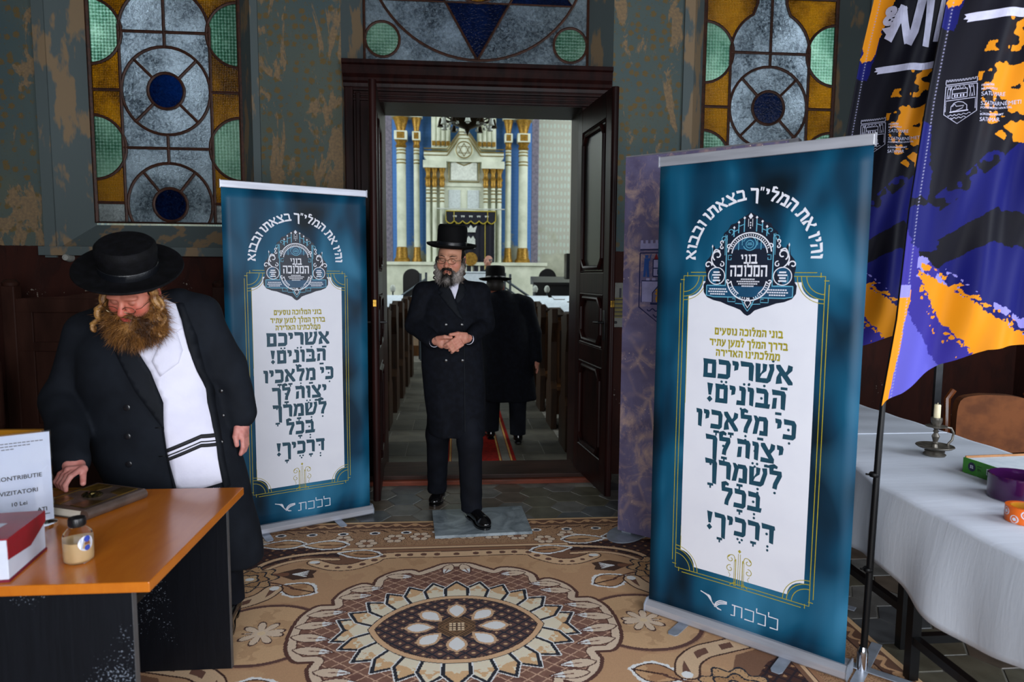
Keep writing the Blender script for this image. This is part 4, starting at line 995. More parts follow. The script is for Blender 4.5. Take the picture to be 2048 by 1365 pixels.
cl = raw('tablecloth', V, F, M_cloth, smooth=True); md = cl.modifiers.new('cloth_thickness', 'SOLIDIFY'); md.thickness = .002
tag(cl, 'long white tablecloth hanging over the tables on the right', 'tablecloth')
fy = MB(); fy.box(TX0+.06, TX1, 3.19, 3.21, .7225, .7262, .0015); o = fy.build('cloth_fold', M_cloth, cl)
M_pewter = pm('dull_pewter', '#77726a', .4, .6, col2='#4a463f', nscale=30)
M_wax = pm('ivory_wax', '#d9cfae', .5, col2='#cbbf9a', nscale=12, sub=.2)
cs = thing('candlestick', 'pewter chamberstick with ring handle on the white cloth', 'candlestick', (2.10, 2.78, .724))
MB().lathe([(.0, 0), (.042, 0), (.045, .006), (.036, .014), (.040, .020), (.030, .026), (.068, .036), (.076, .042), (.074, .045), (.030, .034), (.012, .036), (.009, .05), (.014, .056), (.009, .062), (.016, .085), (.008, .10), (.012, .108), (.007, .114), (.012, .12), (.042, .128), (.043, .132), (.016, .134), (.020, .145), (.023, .160), (.022, .168), (.0, .168)], 28).build('stick', M_pewter, cs, True)
m = MB(); m.tube([(.030, -.005, .128), (.062, -.01, .122), (.075, -.01, .10), (.070, -.01, .07), (.055, -.008, .052), (.056, -.006, .042)], .0048, 8); m.build('ring_handle', M_pewter, cs, True)
cd = MB(); cd.lathe([(.0, 0), (.0135, 0), (.0130, .055), (.0115, .0585), (0, .059)], 18); cd.tube([(0, 0, .058), (.001, 0, .066)], .0012, 6)
o = cd.build('candle', M_wax, None, True); o.location = (2.10, 2.78, .724+.168); tag(o, 'short ivory candle stub in the pewter candlestick', 'candle')
M_greenc = pm('green_printed_card', '#2f7d16', .45, col2='#286e12', nscale=10); M_kraft = pm('kraft_card', '#a9764a', .7)
gb = thing('paper_box', 'open green carton filled with white paper on the cloth', 'box', (2.035, 2.53, .724), math.radians(4))
MB().box(0, .008, -.225, 0, 0, .060, .001).build('end_wall', M_greenc, gb); MB().box(.008, .43, -.006, 0, 0, .066).build('back_wall', M_kraft, gb); MB().box(.008, .43, -.225, -.219, 0, .056).build('front_wall', M_greenc, gb); MB().box(.424, .43, -.219, -.006, 0, .056).build('far_wall', M_greenc, gb)
MB().box(.009, .423, -.218, -.007, .0, .058, .001).build('paper_stack', M_paper, gb)
gf = lambda u, v: (-.0008, -u, v)
flat([arc(.045, .032, .018, 0, 360, 20)[:-1]], 'round_mark', pm('navy_print', '#111a3a', .5), gb, f=gf); flat(shift(text_polys('52', .016, 'CENTER', .03), .045, .027), 'round_mark_figure', M_lwhite, gb, f=lambda u, v: (-.0014, -u, v))
flat(shift(text_polys('EN', .013, 'LEFT', .02), .072, .024)+[[(.07, .04), (.092, .04), (.092, .043), (.07, .043)]], 'small_print', pm('dark_green_print', '#143d0c', .5), gb, f=gf)
flat([[(.115, .02), (.175, .02), (.175, .044), (.115, .044)]], 'label_frame', M_lwhite, gb, f=gf); flat([[(.118, .023), (.172, .023), (.172, .041), (.118, .041)]], 'label_field', pm('navy_label', '#141c40', .5), gb, f=lambda u, v: (-.0012, -u, v)); flat(shift(text_polys('RECYCL', .012, 'CENTER', .03), .145, .028), 'label_text', M_lwhite, gb, f=lambda u, v: (-.0016, -u, v))
M_purple = NT('purple_glass'); M_purple.bsdf(C('#4a1a55'), .06, 0, trans=.55, ior=1.45, coat=.3); M_purple = M_purple.m
pb = MB(); pb.lathe([(.0, .0), (.088, .0), (.092, .004), (.092, .084), (.089, .086), (.0855, .084), (.0855, .010), (.0, .010)], 40, cap=False)
o = pb.build('glass_bowl', M_purple, None, True); o.location = (1.985, 2.20, .7245); tag(o, 'round purple glass bowl in front of the green carton', 'bowl')
pt = MB(); pt.lathe([(.020, 0), (.030, .002), (.032, .04), (.030, .044)], 20); o = pt.build('tealight_cup', pm('violet_wax', '#5a2a66', .4), None, True); o.location = (1.975, 2.19, .735); tag(o, 'violet tealight standing inside the purple bowl', 'tealight')
M_orange = pm('orange_tape', '#d9610a', .4, col2='#c75306', nscale=15)
tp = thing('tape_roll', 'orange printed tape roll at the front of the cloth', 'tape roll', (1.822, 1.985, .724))
MB().lathe([(.042, 0), (.055, 0), (.055, .050), (.042, .050), (.042, 0)], 36, cap=False).build('tape', M_orange, tp, True)
MB().lathe([(.039, .001), (.042, .001), (.042, .049), (.039, .049), (.039, .001)], 36, cap=False).build('core', M_honey, tp, True)
for k in range(7):
    a = PI*.75+k*.55; zc = .033 if k % 2 else .014
    flat([arc(0, 0, .013, 0, 360, 18)[:-1]], 'printed_ring', M_white, tp, f=on_cyl(.0553, zc, a)); flat([arc(0, 0, .0095, 0, 360, 16)[:-1]], 'printed_disc', M_orange, tp, f=on_cyl(.0555, zc, a)); flat([arc(0, 0, .0055, 0, 360, 14)[:-1]], 'printed_dot', M_white, tp, f=on_cyl(.0557, zc, a))
# upholstered chairs behind the tables
M_uph = pm('brown_velour', '#7a4520', .85, col2='#5f3316', nscale=10); M_chw = pm('reddish_chair_wood', '#6b3512', .35, col2='#4c240b', nscale=9, coat=.3)
def chair(loc, rz, lab):
    t = thing('upholstered_chair', lab, 'chair', loc, rz, 'brown chairs behind the tables')
    bm = MB(); bm.prism(smooth_curve([(-.19, .52), (-.20, .66), (-.185, .80), (-.10, .835), (0, .84), (.10, .835), (.185, .80), (.20, .66), (.19, .52)], 4)+[(0, .50)], -.03, .035); bm.build('back_cushion', M_uph, t)
    MB().box(-.24, .24, -.48, -.02, .40, .48, .03).build('seat_cushion', M_uph, t)
    m = MB(); m.tube([(-.20, .03, 0), (-.215, .03, .45), (-.225, .04, .80), (-.19, .05, .85)], .018, 8); m.tube([(.20, .03, 0), (.215, .03, .45), (.225, .04, .80), (.19, .05, .85)], .018, 8); m.build('back_frame', M_chw, t, True)
    for s in (-1, 1): MB().tube([(s*.21, -.44, 0), (s*.21, -.44, .41)], .018, 8).build('front_leg', M_chw, t, True)
    MB().box(-.23, .23, -.46, .02, .36, .40, .006).build('seat_rail', M_chw, t)
chair((3.07, 3.62, 0), math.radians(-14), 'brown upholstered chair directly behind the candlestick')
chair((3.56, 3.42, 0), math.radians(-14), 'brown upholstered chair cut off by the right picture edge')
pole = thing('metal_pole', 'thin grey metal pole standing behind the tables', 'pole', (3.20, 4.25, 0))
MB().box(-.024, .024, -.012, .012, .02, 1.25, .003).build('pole_shaft', pm('grey_aluminium', '#55585c', .4, .6), pole); MB().box(-.12, .12, -.12, .12, 0, .02, .004).build('pole_foot', M_black, pole)
# ------------------------------------------------------------------ Hebrew display lettering drawn as polygons (letter height 10)
GL = {
 'ו': (3.6, [[(0, 10.2), (.4, 8.0), (1.4, 7.9), (1.5, .5), (3.2, 0), (3.5, 8.6), (3.1, 9.8)]]),
 'י': (3.4, [[(0, 10.2), (.4, 8.0), (1.5, 7.8), (1.3, 4.9), (3.0, 5.7), (3.4, 8.6), (3.0, 9.8)]]),
 'ן': (3.6, [[(0, 10.2), (.4, 8.0), (1.4, 7.9), (1.7, -3.4), (3.3, -4), (3.5, 8.6), (3.1, 9.8)]]),
 'ר': (7.2, [[(0, 10.4), (.5, 7.9), (4.9, 7.9), (5.1, .5), (6.9, 0), (7.2, 8.4), (6.4, 9.9)]]),
 'ד': (7.6, [[(0, 10.4), (.5, 7.9), (4.9, 7.9), (5.1, .5), (6.9, 0), (7.1, 7.9), (7.8, 8.2), (7.6, 9.9)]]),
 'ה': (7.8, [[(0, 10.4), (.5, 7.9), (5.3, 7.9), (5.5, .5), (7.3, 0), (7.6, 8.4), (6.8, 9.9)], [(1.0, 5.9), (2.7, 6.3), (2.4, .5), (.5, 0)]]),
 'ת': (8.4, [[(.8, 10.4), (1.2, 7.9), (6.0, 7.9), (6.2, .5), (8.0, 0), (8.3, 8.4), (7.4, 9.9)], [(1.7, 8.0), (3.4, 8.0), (3.1, .8), (2.2, 0), (-.3, 0), (.1, 2.0), (1.4, 1.9)]]),
 'כ': (7.0, [[(.2, 10.4), (.6, 7.9), (4.6, 7.9), (5.0, 7.2), (5.0, 2.2), (.2, 2.2), (-.1, 0), (5.6, 0), (6.8, 1.2), (7.0, 8.2), (6.0, 9.9)]]),
 'ב': (8.0, [[(.2, 10.4), (.6, 7.9), (4.8, 7.9), (5.1, 7.2), (5.1, 2.2), (.2, 2.2), (-.1, 0), (7.9, 0), (8.2, 2.2), (6.9, 2.2), (7.0, 8.2), (6.0, 9.9)]]),
 'ך': (7.0, [[(0, 10.4), (.5, 7.9), (4.7, 7.9), (5.0, -3.4), (6.8, -4), (7.0, 8.4), (6.2, 9.9)]]),
 'ם': (7.8, [[(.2, 10.3), (.6, 7.9), (7.6, 7.9), (7.6, 9.9)], [(.8, 8.2), (2.7, 8.2), (2.7, 1), (.8, 1)], [(5.7, 8.2), (7.6, 8.8), (7.6, 0), (5.7, 0)], [(.6, 2.1), (.4, 0), (7.6, 0), (7.6, 2.1)]]),
 'מ': (8.4, [[(3.0, 9.9), (3.2, 7.8), (6.0, 7.8), (6.2, 2.2), (4.0, 2.2), (3.7, 0), (8.2, 0), (8.2, 8.2), (7.2, 9.9)], [(.2, 10.4), (1.4, 10.2), (3.4, 8.4), (2.0, .4), (0, 0), (1.3, 7.2)]]),
 'נ': (5.0, [[(1.2, 10.4), (1.6, 8.0), (2.7, 7.9), (2.8, 2.2), (.1, 2.2), (-.2, 0), (4.7, 0), (4.9, 8.6), (4.3, 9.8)]]),
 'ל': (6.8, [[(.4, 10.1), (.2, 12.6), (2.6, 13.4), (4.4, 12.4), (4.2, 11.4), (2.4, 11.6), (2.2, 9.9), (6.6, 9.9), (6.8, 7.6), (4.6, 2.4), (4.4, 0), (2.4, .3), (2.8, 2.8), (4.8, 7.8), (.5, 7.9)]]),
 'א': (8.8, [[(.1, 10.0), (1.9, 10.3), (8.6, 1.2), (8.7, .3), (6.9, 0), (.4, 8.6)], [(6.5, 10.4), (8.4, 9.8), (8.2, 7.8), (6.6, 6.2), (5.4, 4.7), (4.6, 5.8), (6.0, 7.4)], [(2.6, 7.4), (3.6, 5.8), (2.4, 4.2), (3.2, .6), (.3, 0), (.7, 3.6)]]),
 'ש': (9.8, [[(.2, 10.3), (2.4, 10), (2.4, 2.2), (6.4, 2.2), (8.0, 7.6), (7.3, 10.0), (9.6, 10.4), (9.8, 7.6), (8.0, 1.2), (6.6, 0), (.5, 0)], [(4.0, 10.2), (6.0, 9.9), (5.6, 6.6), (2.0, 3.6), (2.0, 1.8), (4.2, 6.8)]]),
 'צ': (8.0, [[(.2, 10.0), (2.0, 10.3), (7.6, 2.0), (7.6, 0), (.2, 0), (.4, 2.1), (5.0, 2.1), (.4, 8.6)], [(6.0, 10.4), (7.9, 9.8), (7.7, 7.8), (5.2, 4.6), (4.2, 5.8), (5.6, 7.6)]]),
 'ס': (7.8, [[(.0, 10.3), (.4, 7.9), (7.6, 7.9), (7.4, 9.9)], [(.7, 8.2), (2.5, 8.2), (2.8, 2.4), (4.2, 2.2), (4.4, 0), (2.6, 0), (1.0, 2.4)], [(5.6, 8.2), (7.6, 8.6), (7.2, 2.4), (5.2, 0), (4.0, 0), (4.0, 2.2), (5.2, 2.6)]]),
 'ע': (7.6, [[(5.2, 10.2), (7.4, 10), (7.3, 7), (4.6, 1.6), (.2, -1.6), (.1, .8), (3.6, 3.4), (5.4, 7.4)], [(.1, 10.2), (2.2, 10), (3.9, 4), (2.2, 2.9), (.8, 8)]]),
 '!': (3.6, [[(.2, 10.6), (3.2, 10.2), (2.2, 3.8), (1.2, 3.8)], [(1.7, 3.0), (3.2, 1.4), (1.7, -.2), (.2, 1.4)]]),
 '"': (3.6, [[(.2, 11.2), (1.5, 11), (1.2, 8), (.3, 7.8)], [(2.0, 11.2), (3.3, 11), (3.0, 8), (2.1, 7.8)]]), ' ': (1.9, [])}
def dotp(x, y, r=.75): return [(x+r*math.cos(a), y+r*math.sin(a)) for a in np.linspace(0, 2*PI, 9)[:-1]]
def marks(m, w, deep):
    b = -2.2-(2.6 if deep else 0); c = w*.52
    if m == 'p': return [[(c-1.7, b-.5), (c+1.7, b-.5), (c+1.7, b+.4), (c-1.7, b+.4)]]
    if m == 'i': return [dotp(c, b)]
    if m == 's': return [dotp(c, b+.3), dotp(c, b-1.9)]
    if m == 'e': return [dotp(c-1.3, b+.2), dotp(c+1.3, b+.2), dotp(c, b-1.5)]
    if m == 't': return [dotp(c-1.3, b), dotp(c+1.3, b)]
    if m == 'q': return [[(c-1.7, b-.1), (c+1.7, b-.1), (c+1.7, b+.8), (c-1.7, b+.8)], [(c-.5, b-1.9), (c+.5, b-1.9), (c+.5, b), (c-.5, b)]]
    if m == 'd': return [dotp(w*.42, 5, .8)]
    if m == 'o': return [dotp(w*.2, 12, .75)]
    if m == 'r': return [dotp(w*.95, 12, .75)]
    return []
def hebrew(line, gap=1.15):
    """line = list of letters with point marks, read right to left; returns polygons and total width"""
    out = []; x = 0
    for tok in line:
        w, P = GL[tok[0]]; x -= w
        for p in P: out.append([(u+x, v) for u, v in p])
        for m in tok[1:]:
            for p in marks(m, w, tok[0] in 'ךן'): out.append([(u+x, v) for u, v in p])
        x -= gap
    return out, -x-gap
def fit(line, cx, base, height, width=None):
    P, w = hebrew(line); k = height/10; kx = (width/w) if width else k
    P = P+[q for p in P if max(u for u, v in p)-min(u for u, v in p) > 1.8 for q in ribbon(p, .62, True)]
    return [[((u+w/2)*kx+cx, v*k+base) for u, v in p] for p in P]
MAIN = [(['אp', 'שsr', 'רt', 'י', 'כe', 'ם'], 1.163, .36), (['הp', 'בd', 'וo', 'נi', 'י', 'ם', '!'], 1.063, .315), (['כdi', 'י', ' ', 'מp', 'לs', 'אq', 'כq', 'י', 'ו'], .953, .40),
        (['י', 'צp', 'וde', 'ה', ' ', 'לdq', 'ךs'], .849, .313), (['לi', 'שsr', 'מq', 'רs', 'ךq'], .748, .31), (['בds', 'כq', 'לo'], .643, .164), (['דds', 'רq', 'כe', 'י', 'ךq', '!'], .525, .276)]
GOLD = [(list('בוני המלוכה נוסעים'), 1.296, .272), (list('בדרך המלך למען עתיד'), 1.250, .312), (list('ממלכתינו האדירה'), 1.208, .256)]
ARC = ['ו', 'ה', 'י', 'ו', ' ', 'א', 'ת', ' ', 'ה', 'מ', 'ל', 'י', '"', 'ך', ' ', 'ב', 'צ', 'א', 'ת', 'ו', ' ', 'ו', 'ב', 'ב', 'ו', 'א']
M_print = NT('teal_banner_print')
_v = M_print.pos((1, 1, 1), obj=True)
_n = M_print.noise(M_print.pos((2.2, 1, 1.05), obj=True), 1.7, 2, .5, .3)
_m = M_print.noise(M_print.pos((1.6, 1, .8), obj=True), 2.7, 1, .4)
_c = M_print.ramp(_n, (.34, C('#03141f')), (.46, C('#07324a')), (.57, C('#0b4b68')), (.72, C('#2f7090')))
_c = M_print.mix(M_print.ramp(_m, (.55, 0.), (.78, .5)), _c, C('#35789c'))
M_print.bsdf(_c, .45, 0, None, spec=.2); M_print = M_print.m
M_bwhite = pm('white_print', '#dcdde6', .5, col2='#d7d8e2', nscale=5); M_teal = pm('dark_teal_print', '#0c4256', .5); M_goldp = pm('olive_gold_print', '#a79b22', .5); M_darknavy = pm('deep_navy_print', '#05142a', .45)
M_sky = pm('pale_blue_print', '#5fa8c4', .5); M_emb = pm('emblem_blue_print', '#0d4668', .45); M_alu = pm('brushed_aluminium', '#c2c4ce', .35, .5, col2='#aeb0ba', nscale=30, stretch=(.1, 1, 1)); M_foot = pm('zinc_foot', '#a9b2c0', .38, .45)
def spiral(cx, cy, r0, r1, a0, a1, n=18): return [(cx+(r0+(r1-r0)*t)*math.cos(math.radians(a0+(a1-a0)*t)), cy+(r0+(r1-r0)*t)*math.sin(math.radians(a0+(a1-a0)*t))) for t in np.linspace(0, 1, n)]
def mir(P, c): return [[(2*c-u, v) for u, v in p] for p in P]
def emblem(cx):
    """ornamental badge: plate, blue line work, white line work (coordinates in metres on the print)"""
    E = lambda x, y: (cx+x*.001, 1.545+y*.001)
    half = [(0, 205), (14, 196), (30, 186), (44, 180), (56, 166), (78, 160), (88, 140), (104, 128), (112, 100), (120, 72), (138, 60), (142, 78), (152, 74), (156, 40), (172, 20), (178, -10), (172, -40), (176, -66), (184, -78), (182, -108), (168, -128), (140, -140), (110, -146), (80, -158), (54, -166), (28, -176), (12, -192), (0, -198)]
    plate = [E(x, y) for x, y in half]+[E(-x, y) for x, y in reversed(half[1:-1])]
    blue = []; white = []; body = []
    R = lambda pts, w: ribbon([E(*p) for p in pts], w*.001)
    for s in (-1, 1):
        S = lambda pts: [(s*x, y) for x, y in pts]
        blue += R(S([(92, 120), (92, -84)]), 4)+R(S([(98, 122), (98, 40)]), 2)+R(S([(24, 130), (24, 178)]), 4)+R(S([(46, 126), (46, 162)]), 4)+R(S([(64, 112), (64, 142)]), 4)+R(S([(24, 160), (46, 152)]), 3)+R(S([(46, 140), (64, 132)]), 3)
        blue += R(S([(150, 72), (150, 30)]), 3)+R(S([(150, -70), (150, -40)]), 2)+R(S([(44, 60), (44, 100)]), 3)+R(S([(30, 78), (30, 108)]), 2.5)
        blue += R(S([(170, -80), (170, -120), (140, -126), (30, -126), (12, -160)]), 4)+R(S([(170, -80), (94, -80)]), 4)+R(S([(104, -90), (122, -60), (146, -66)]), 2)+R(S([(80, -128), (80, -144), (50, -144), (50, -132), (62, -132)]), 3)+R(S([(50, -150), (20, -152), (0, -180)]), 3)
        blue += R(S(spiral(104, 104, 14, 3, 200, -200)), 3)+R(S(spiral(78, 132, 14, 3, 250, -100)), 3)+R(S([(70, 40), (84, 40), (84, 22), (72, 22), (72, 30)]), 3)
        white += R(S(spiral(128, 40, 22, 6, -60, 300)), 5)+R(S(spiral(166, 2, 16, 4, 190, -150)), 5)+R(S(smooth_curve([(132, -8), (146, 6), (152, 28), (138, 62), (118, 56)], 5)), 5)+R(S(spiral(110, 4, 12, 3, 80, 420)), 4)
        white += R(S(spiral(110, 92, 9, 2, -90, 250)), 4)+R(S(spiral(110, 72, 9, 2, 90, -250)), 4)+R(S(spiral(82, 74, 11, 3, 180, -180)), 4)+R(S(spiral(82, -62, 11, 3, 180, 520)), 4)
        white += R(S(arc(130, -42, 34, 0, 360, 26)), 3.5)+R([(s*8, 150), (s*8, 180)], 2)
        body.append([E(s*130+33*math.cos(a), -42+33*math.sin(a)) for a in np.linspace(0, 2*PI, 24)[:-1]])
        for k in range(4): w = (22, 30, 20, 26)[k]; white.append([E(s*130-w*.6, -24-11*k), E(s*130+w*.6, -24-11*k), E(s*130+w*.6, -30-11*k), E(s*130-w*.6, -30-11*k)])
        for k in range(3): w = (38, 42, 34)[k]; white += [[E(s*118+(-w+i*9)-2, -92-10*k), E(s*118+(-w+i*9)+5, -92-10*k), E(s*118+(-w+i*9)+5, -97-10*k), E(s*118+(-w+i*9)-2, -97-10*k)] for i in range(int(w/4.5))]
        for x, y in ((24, 184), (46, 168), (64, 148)): white.append([E(s*x, y+6), E(s*x+5, y), E(s*x, y-6), E(s*x-5, y)])
        white.append([E(s*150, 84), E(s*150+3, 76), E(s*150, 68), E(s*150-3, 76)])
    body.append([E(-168, -82), E(168, -82), E(168, -124), E(-168, -124)]); body.append([E(x, 40+y) for x, y in arc(0, 0, 68, 0, 180, 20)]+[E(x, -52+y) for x, y in arc(0, 0, 68, 180, 360, 20)])
    white += R(arc(0, 40, 86, 8, 172, 30), 5)+R(arc(0, 40, 70, 6, 174, 30), 4)+R(arc(0, -52, 86, 188, 352, 30), 5)+R(arc(0, -52, 70, 188, 238, 12), 4)+R(arc(0, -52, 70, 302, 352, 12), 4)
    for k in range(22):
        a = math.radians(20+140*k/21); white += R([(74*math.cos(a), 40+74*math.sin(a)), (81*math.cos(a+.02), 40+81*math.sin(a+.02))], 3.4)
        a = math.radians(200+140*k/21)
        if k % 6: white += R([(74*math.cos(a), -52+74*math.sin(a)), (81*math.cos(a+.02), -52+81*math.sin(a+.02))], 3.0)
    blue += R(arc(0, 84, 26, 200, 520, 22), 3)+R(arc(0, 82, 15, 0, 360, 16), 2.5)+R([(-8, 86), (8, 86)], 3)+R([(-10, 80), (10, 80)], 3)
    white += [[E(0, 202), E(9, 190), E(0, 178), E(-9, 190)]]+[[E(0, y+4), E(3, y), E(0, y-4), E(-3, y)] for y in (165, 155, 145)]+R([(0, -128), (13, -146), (0, -166), (-13, -146), (0, -128)], 4)
    for k in range(4): w = (30, 46, 40, 26)[k]; white += [[E(-w+i*7, -52-9*k), E(-w+i*7+5, -52-9*k), E(-w+i*7+5, -57-9*k), E(-w+i*7, -57-9*k)] for i in range(int(w/3.5))]
    T1 = [[E(u, v) for u, v in p] for p in block('בוני', 34, 32, 2, 34)]; T2 = [[E(u, v) for u, v in p] for p in block('המלוכה', 84, -46, 2, 46)]
    T1 = [[E(u, v) for u, v in p] for p in block('בוני', 70, 6, 36)]; T2 = [[E(u, v) for u, v in p] for p in block('המלוכה', 150, -44, 44)]
    return plate, body, blue, white+T1+T2
def block(word, width, base, height, *a):
    B = {'ב': [(0, .82, .8, 1), (.6, .18, .8, .85), (0, 0, .95, .2)], 'ו': [(.1, .82, .42, 1), (.24, 0, .44, .9)], 'נ': [(.1, .82, .5, 1), (.3, .1, .5, .9), (0, 0, .5, .2)], 'י': [(.1, .82, .42, 1), (.24, .5, .44, .9)],
         'ה': [(0, .82, .95, 1), (.72, 0, .95, .9), (.08, 0, .31, .6)], 'מ': [(.0, .82, .95, 1), (.72, 0, .95, .9), (.42, 0, .8, .2), (.08, 0, .30, .88)], 'ל': [(0, .82, .8, 1), (.0, .9, .22, 1.28), (.58, .2, .8, .9), (.2, 0, .76, .2)], 'כ': [(0, .82, .8, 1), (.6, .1, .8, .9), (0, 0, .75, .2)]}
    W = {'ב': 1.05, 'ו': .55, 'נ': .62, 'י': .55, 'ה': 1.08, 'מ': 1.08, 'ל': .92, 'כ': .92}
    tot = sum(W[c] for c in word); k = width/tot; x = width/2; out = []
    for c in word:
        x -= W[c]*k
        for a0, b0, a1, b1 in B[c]: out.append([(x+a0*k, base+b0*height), (x+a1*k, base+b0*height), (x+a1*k, base+b1*height), (x+a0*k, base+b1*height)])
    return out
def rollup(loc, rz, lab):
    t = thing('roll_up_banner', lab, 'banner', loc, rz, 'teal roll-up banners')
    W = .81; CXb = .398
    bow = lambda u: .006*math.sin(PI*u/W)
    V = []; F = []; nu, nv = 16, 30
    for j in range(nv+1):
        for i in range(nu+1): u = W*i/nu; v = .055+(1.965-.055)*j/nv; V.append((u, bow(u)+.0015*math.sin(v*6+u*4), v))
    F = [(j*(nu+1)+i, j*(nu+1)+i+1, (j+1)*(nu+1)+i+1, (j+1)*(nu+1)+i) for j in range(nv) for i in range(nu)]
    sheet = raw('printed_sheet', V, F, M_print, t, True); md = sheet.modifiers.new('sheet_thickness', 'SOLIDIFY'); md.thickness = .0008; md.offset = 1
    lay = lambda k: (lambda u, v: (u, bow(u)+.0015*math.sin(v*6+u*4)-.0012-.0005*k, v))
    x0, x1, z0, z1 = .142, .652, .266, 1.481; q = .062
    sub = lambda P, nm, m, k: flat(P, nm, m, sheet, f=lay(k))
    panel = [(x0+q, z0)]+[(x1-q, z0)]+[(x1-q*math.cos(a), z0+q*math.sin(a)) for a in np.linspace(0, PI/2, 7)][:0]
    def concave(cx, cy, a0, a1, r): return [(cx+r*math.cos(math.radians(a)), cy+r*math.sin(math.radians(a))) for a in np.linspace(a0, a1, 7)]
    panel = concave(x0, z0, 90, 0, q)+concave(x1, z0, 180, 90, q)+concave(x1, z1, 270, 180, q)+concave(x0, z1, 0, -90, q)
    strips = []                                          # the white field cut into flat horizontal strips so it follows the sheet
    for zz0, zz1, a, b in [(z0, z0+q, x0+q, x1-q), (z1-q, z1, x0+q, x1-q)]+[(z0+q+i*(z1-z0-2*q)/12, z0+q+(i+1)*(z1-z0-2*q)/12, x0, x1) for i in range(12)]:
        for i in range(6): ua, ub = a+(b-a)*i/6, a+(b-a)*(i+1)/6; strips.append([(ua, zz0), (ub, zz0), (ub, zz1), (ua, zz1)])
    for cx, cz, ax, az in ((x0, z0, 1, 1), (x1, z0, -1, 1), (x1, z1, -1, -1), (x0, z1, 1, -1)):
        strips.append([(cx+ax*q, cz+az*q)]+[(cx+ax*q*math.cos(a), cz+az*q*math.sin(a)) for a in np.linspace(0, PI/2, 7)])
    sub(strips, 'white_field', M_bwhite, 0)
    ln = []; w = .0028
    for o in (.022, .036):
        a, b, c_, d = x0-o, x1+o, z0-o, z1+o; e = .03 if o < .03 else .044
        for P in ([(a, c_+e), (a, d-e)], [(b, c_+e), (b, d-e)], [(a+e, c_), (b-e, c_)], [(a+e, d), (b-e, d)]):
            n = 12; ln += ribbon([(P[0][0]+(P[1][0]-P[0][0])*k/n, P[0][1]+(P[1][1]-P[0][1])*k/n) for k in range(n+1)], w)
    for cx, cz, ax, az in ((x0, z0, 1, 1), (x1, z0, -1, 1), (x1, z1, -1, -1), (x0, z1, 1, -1)):
        for r in (.066, .085, .100): ln += ribbon([(cx-ax*.022+ax*r*math.cos(a), cz-az*.022+az*r*math.sin(a)) for a in np.linspace(0, PI/2, 10)], w)
        ln += ribbon([(cx-ax*.036, cz-az*.006), (cx-ax*.018, cz-az*.006)], w)+ribbon([(cx-ax*.006, cz-az*.036), (cx-ax*.006, cz-az*.018)], w)+ribbon([(cx-ax*.022+ax*.0, cz+az*.008), (cx-ax*.022, cz-az*.022), (cx+ax*.008, cz-az*.022)], w)
    ln += ribbon([(x0, z0+q), (x0, z1-q)], .0025)
    for s in (-1, 1):                                     # small fountain ornament at the foot of the field
        S = lambda P: [(CXb+s*x, y) for x, y in P]
        ln += ribbon(S([(.004, .24), (.004, .375)]), .0022)+ribbon(S([(.014, .236), (.014, .35)]), .0035)+ribbon(S([(.020, .236), (.020, .345)]), .0022)+ribbon(S(smooth_curve([(.016, .34), (.022, .362), (.036, .364), (.046, .352)], 4)), .003)+ribbon(S(spiral(.036, .347, .016, .004, 80, -260)), .003)+ribbon(S(spiral(.038, .305, .016, .004, 100, -280)), .003)+ribbon(S([(.014, .252), (.034, .240), (.036, .236)]), .0035)+ribbon(S([(.044, .29), (.036, .278), (.040, .268)]), .002)
    ln += [[(CXb, .394), (CXb+.007, .386), (CXb, .378), (CXb-.007, .386)]]
    sub(ln, 'gold_frame_lines', M_goldp, 1)
    for L_, top, wd in MAIN: sub(fit(L_, CXb-.004, top-.074, .072, wd), 'teal_lettering', M_teal, 1)
    for L_, top, wd in GOLD: sub(fit(L_, CXb-.003, top-.030, .027, wd), 'gold_lettering', M_goldp, 1)
    Ra = .245; cxa, cya = CXb-.004, 1.575; tot = sum(GL[c][0]+.9 for c in ARC)*.0042; ang = math.radians(90)-tot/Ra/2; P = []
    ang0 = math.radians(-2); span = math.radians(184); kk = span*Ra/sum(GL[c][0]+.9 for c in ARC); pos = 0
    for c in ARC:
        wl = GL[c][0]+.9; a = ang0+(pos+wl/2)*kk/Ra; pos += wl; ca, sa = math.cos(a-PI/2), math.sin(a-PI/2)
        for p in GL[c][1]:
            P.append([(cxa+Ra*math.cos(a)+((u-GL[c][0]/2)*kk*1.04)*ca-((v-5)*.0043)*sa, cya+Ra*math.sin(a)+((u-GL[c][0]/2)*kk*1.04)*sa+((v-5)*.0043)*ca) for u, v in p])
    sub(P, 'arched_lettering', M_bwhite, 1)
    plate, body, blue, white = emblem(CXb-.008)
    sub([plate], 'emblem_plate', M_darknavy, 2); sub(body, 'emblem_fields', M_emb, 3); sub(blue, 'emblem_blue_lines', M_sky, 4); sub(white, 'emblem_white_lines', M_bwhite, 5)
    th = .0052; lw = []
    for k, g in enumerate('ללכת'):                      # thin line word at the bottom
        ox = CXb+.166-.048*k-.040; z = .108
        if g == 'ל': lw += ribbon([(ox, z+.062), (ox, z+.044), (ox+.036, z+.044), (ox+.036, z+.0), (ox+.006, z)], th)
        if g == 'כ': lw += ribbon([(ox, z+.044), (ox+.036, z+.044), (ox+.036, z), (ox, z)], th)
        if g == 'ת': lw += ribbon([(ox-.006, z+.044), (ox+.036, z+.044), (ox+.036, z)], th)+ribbon([(ox+.006, z+.044), (ox+.006, z), (ox-.010, z)], th)
    sub(lw, 'thin_lettering', M_bwhite, 1)
    bird = []
    for k in range(3): bird += ribbon(smooth_curve([(.238+.014*k, .172-.004*k), (.268+.006*k, .160), (.288+.003*k, .138-.004*k), (.318+.006*k, .114)], 5), .004)
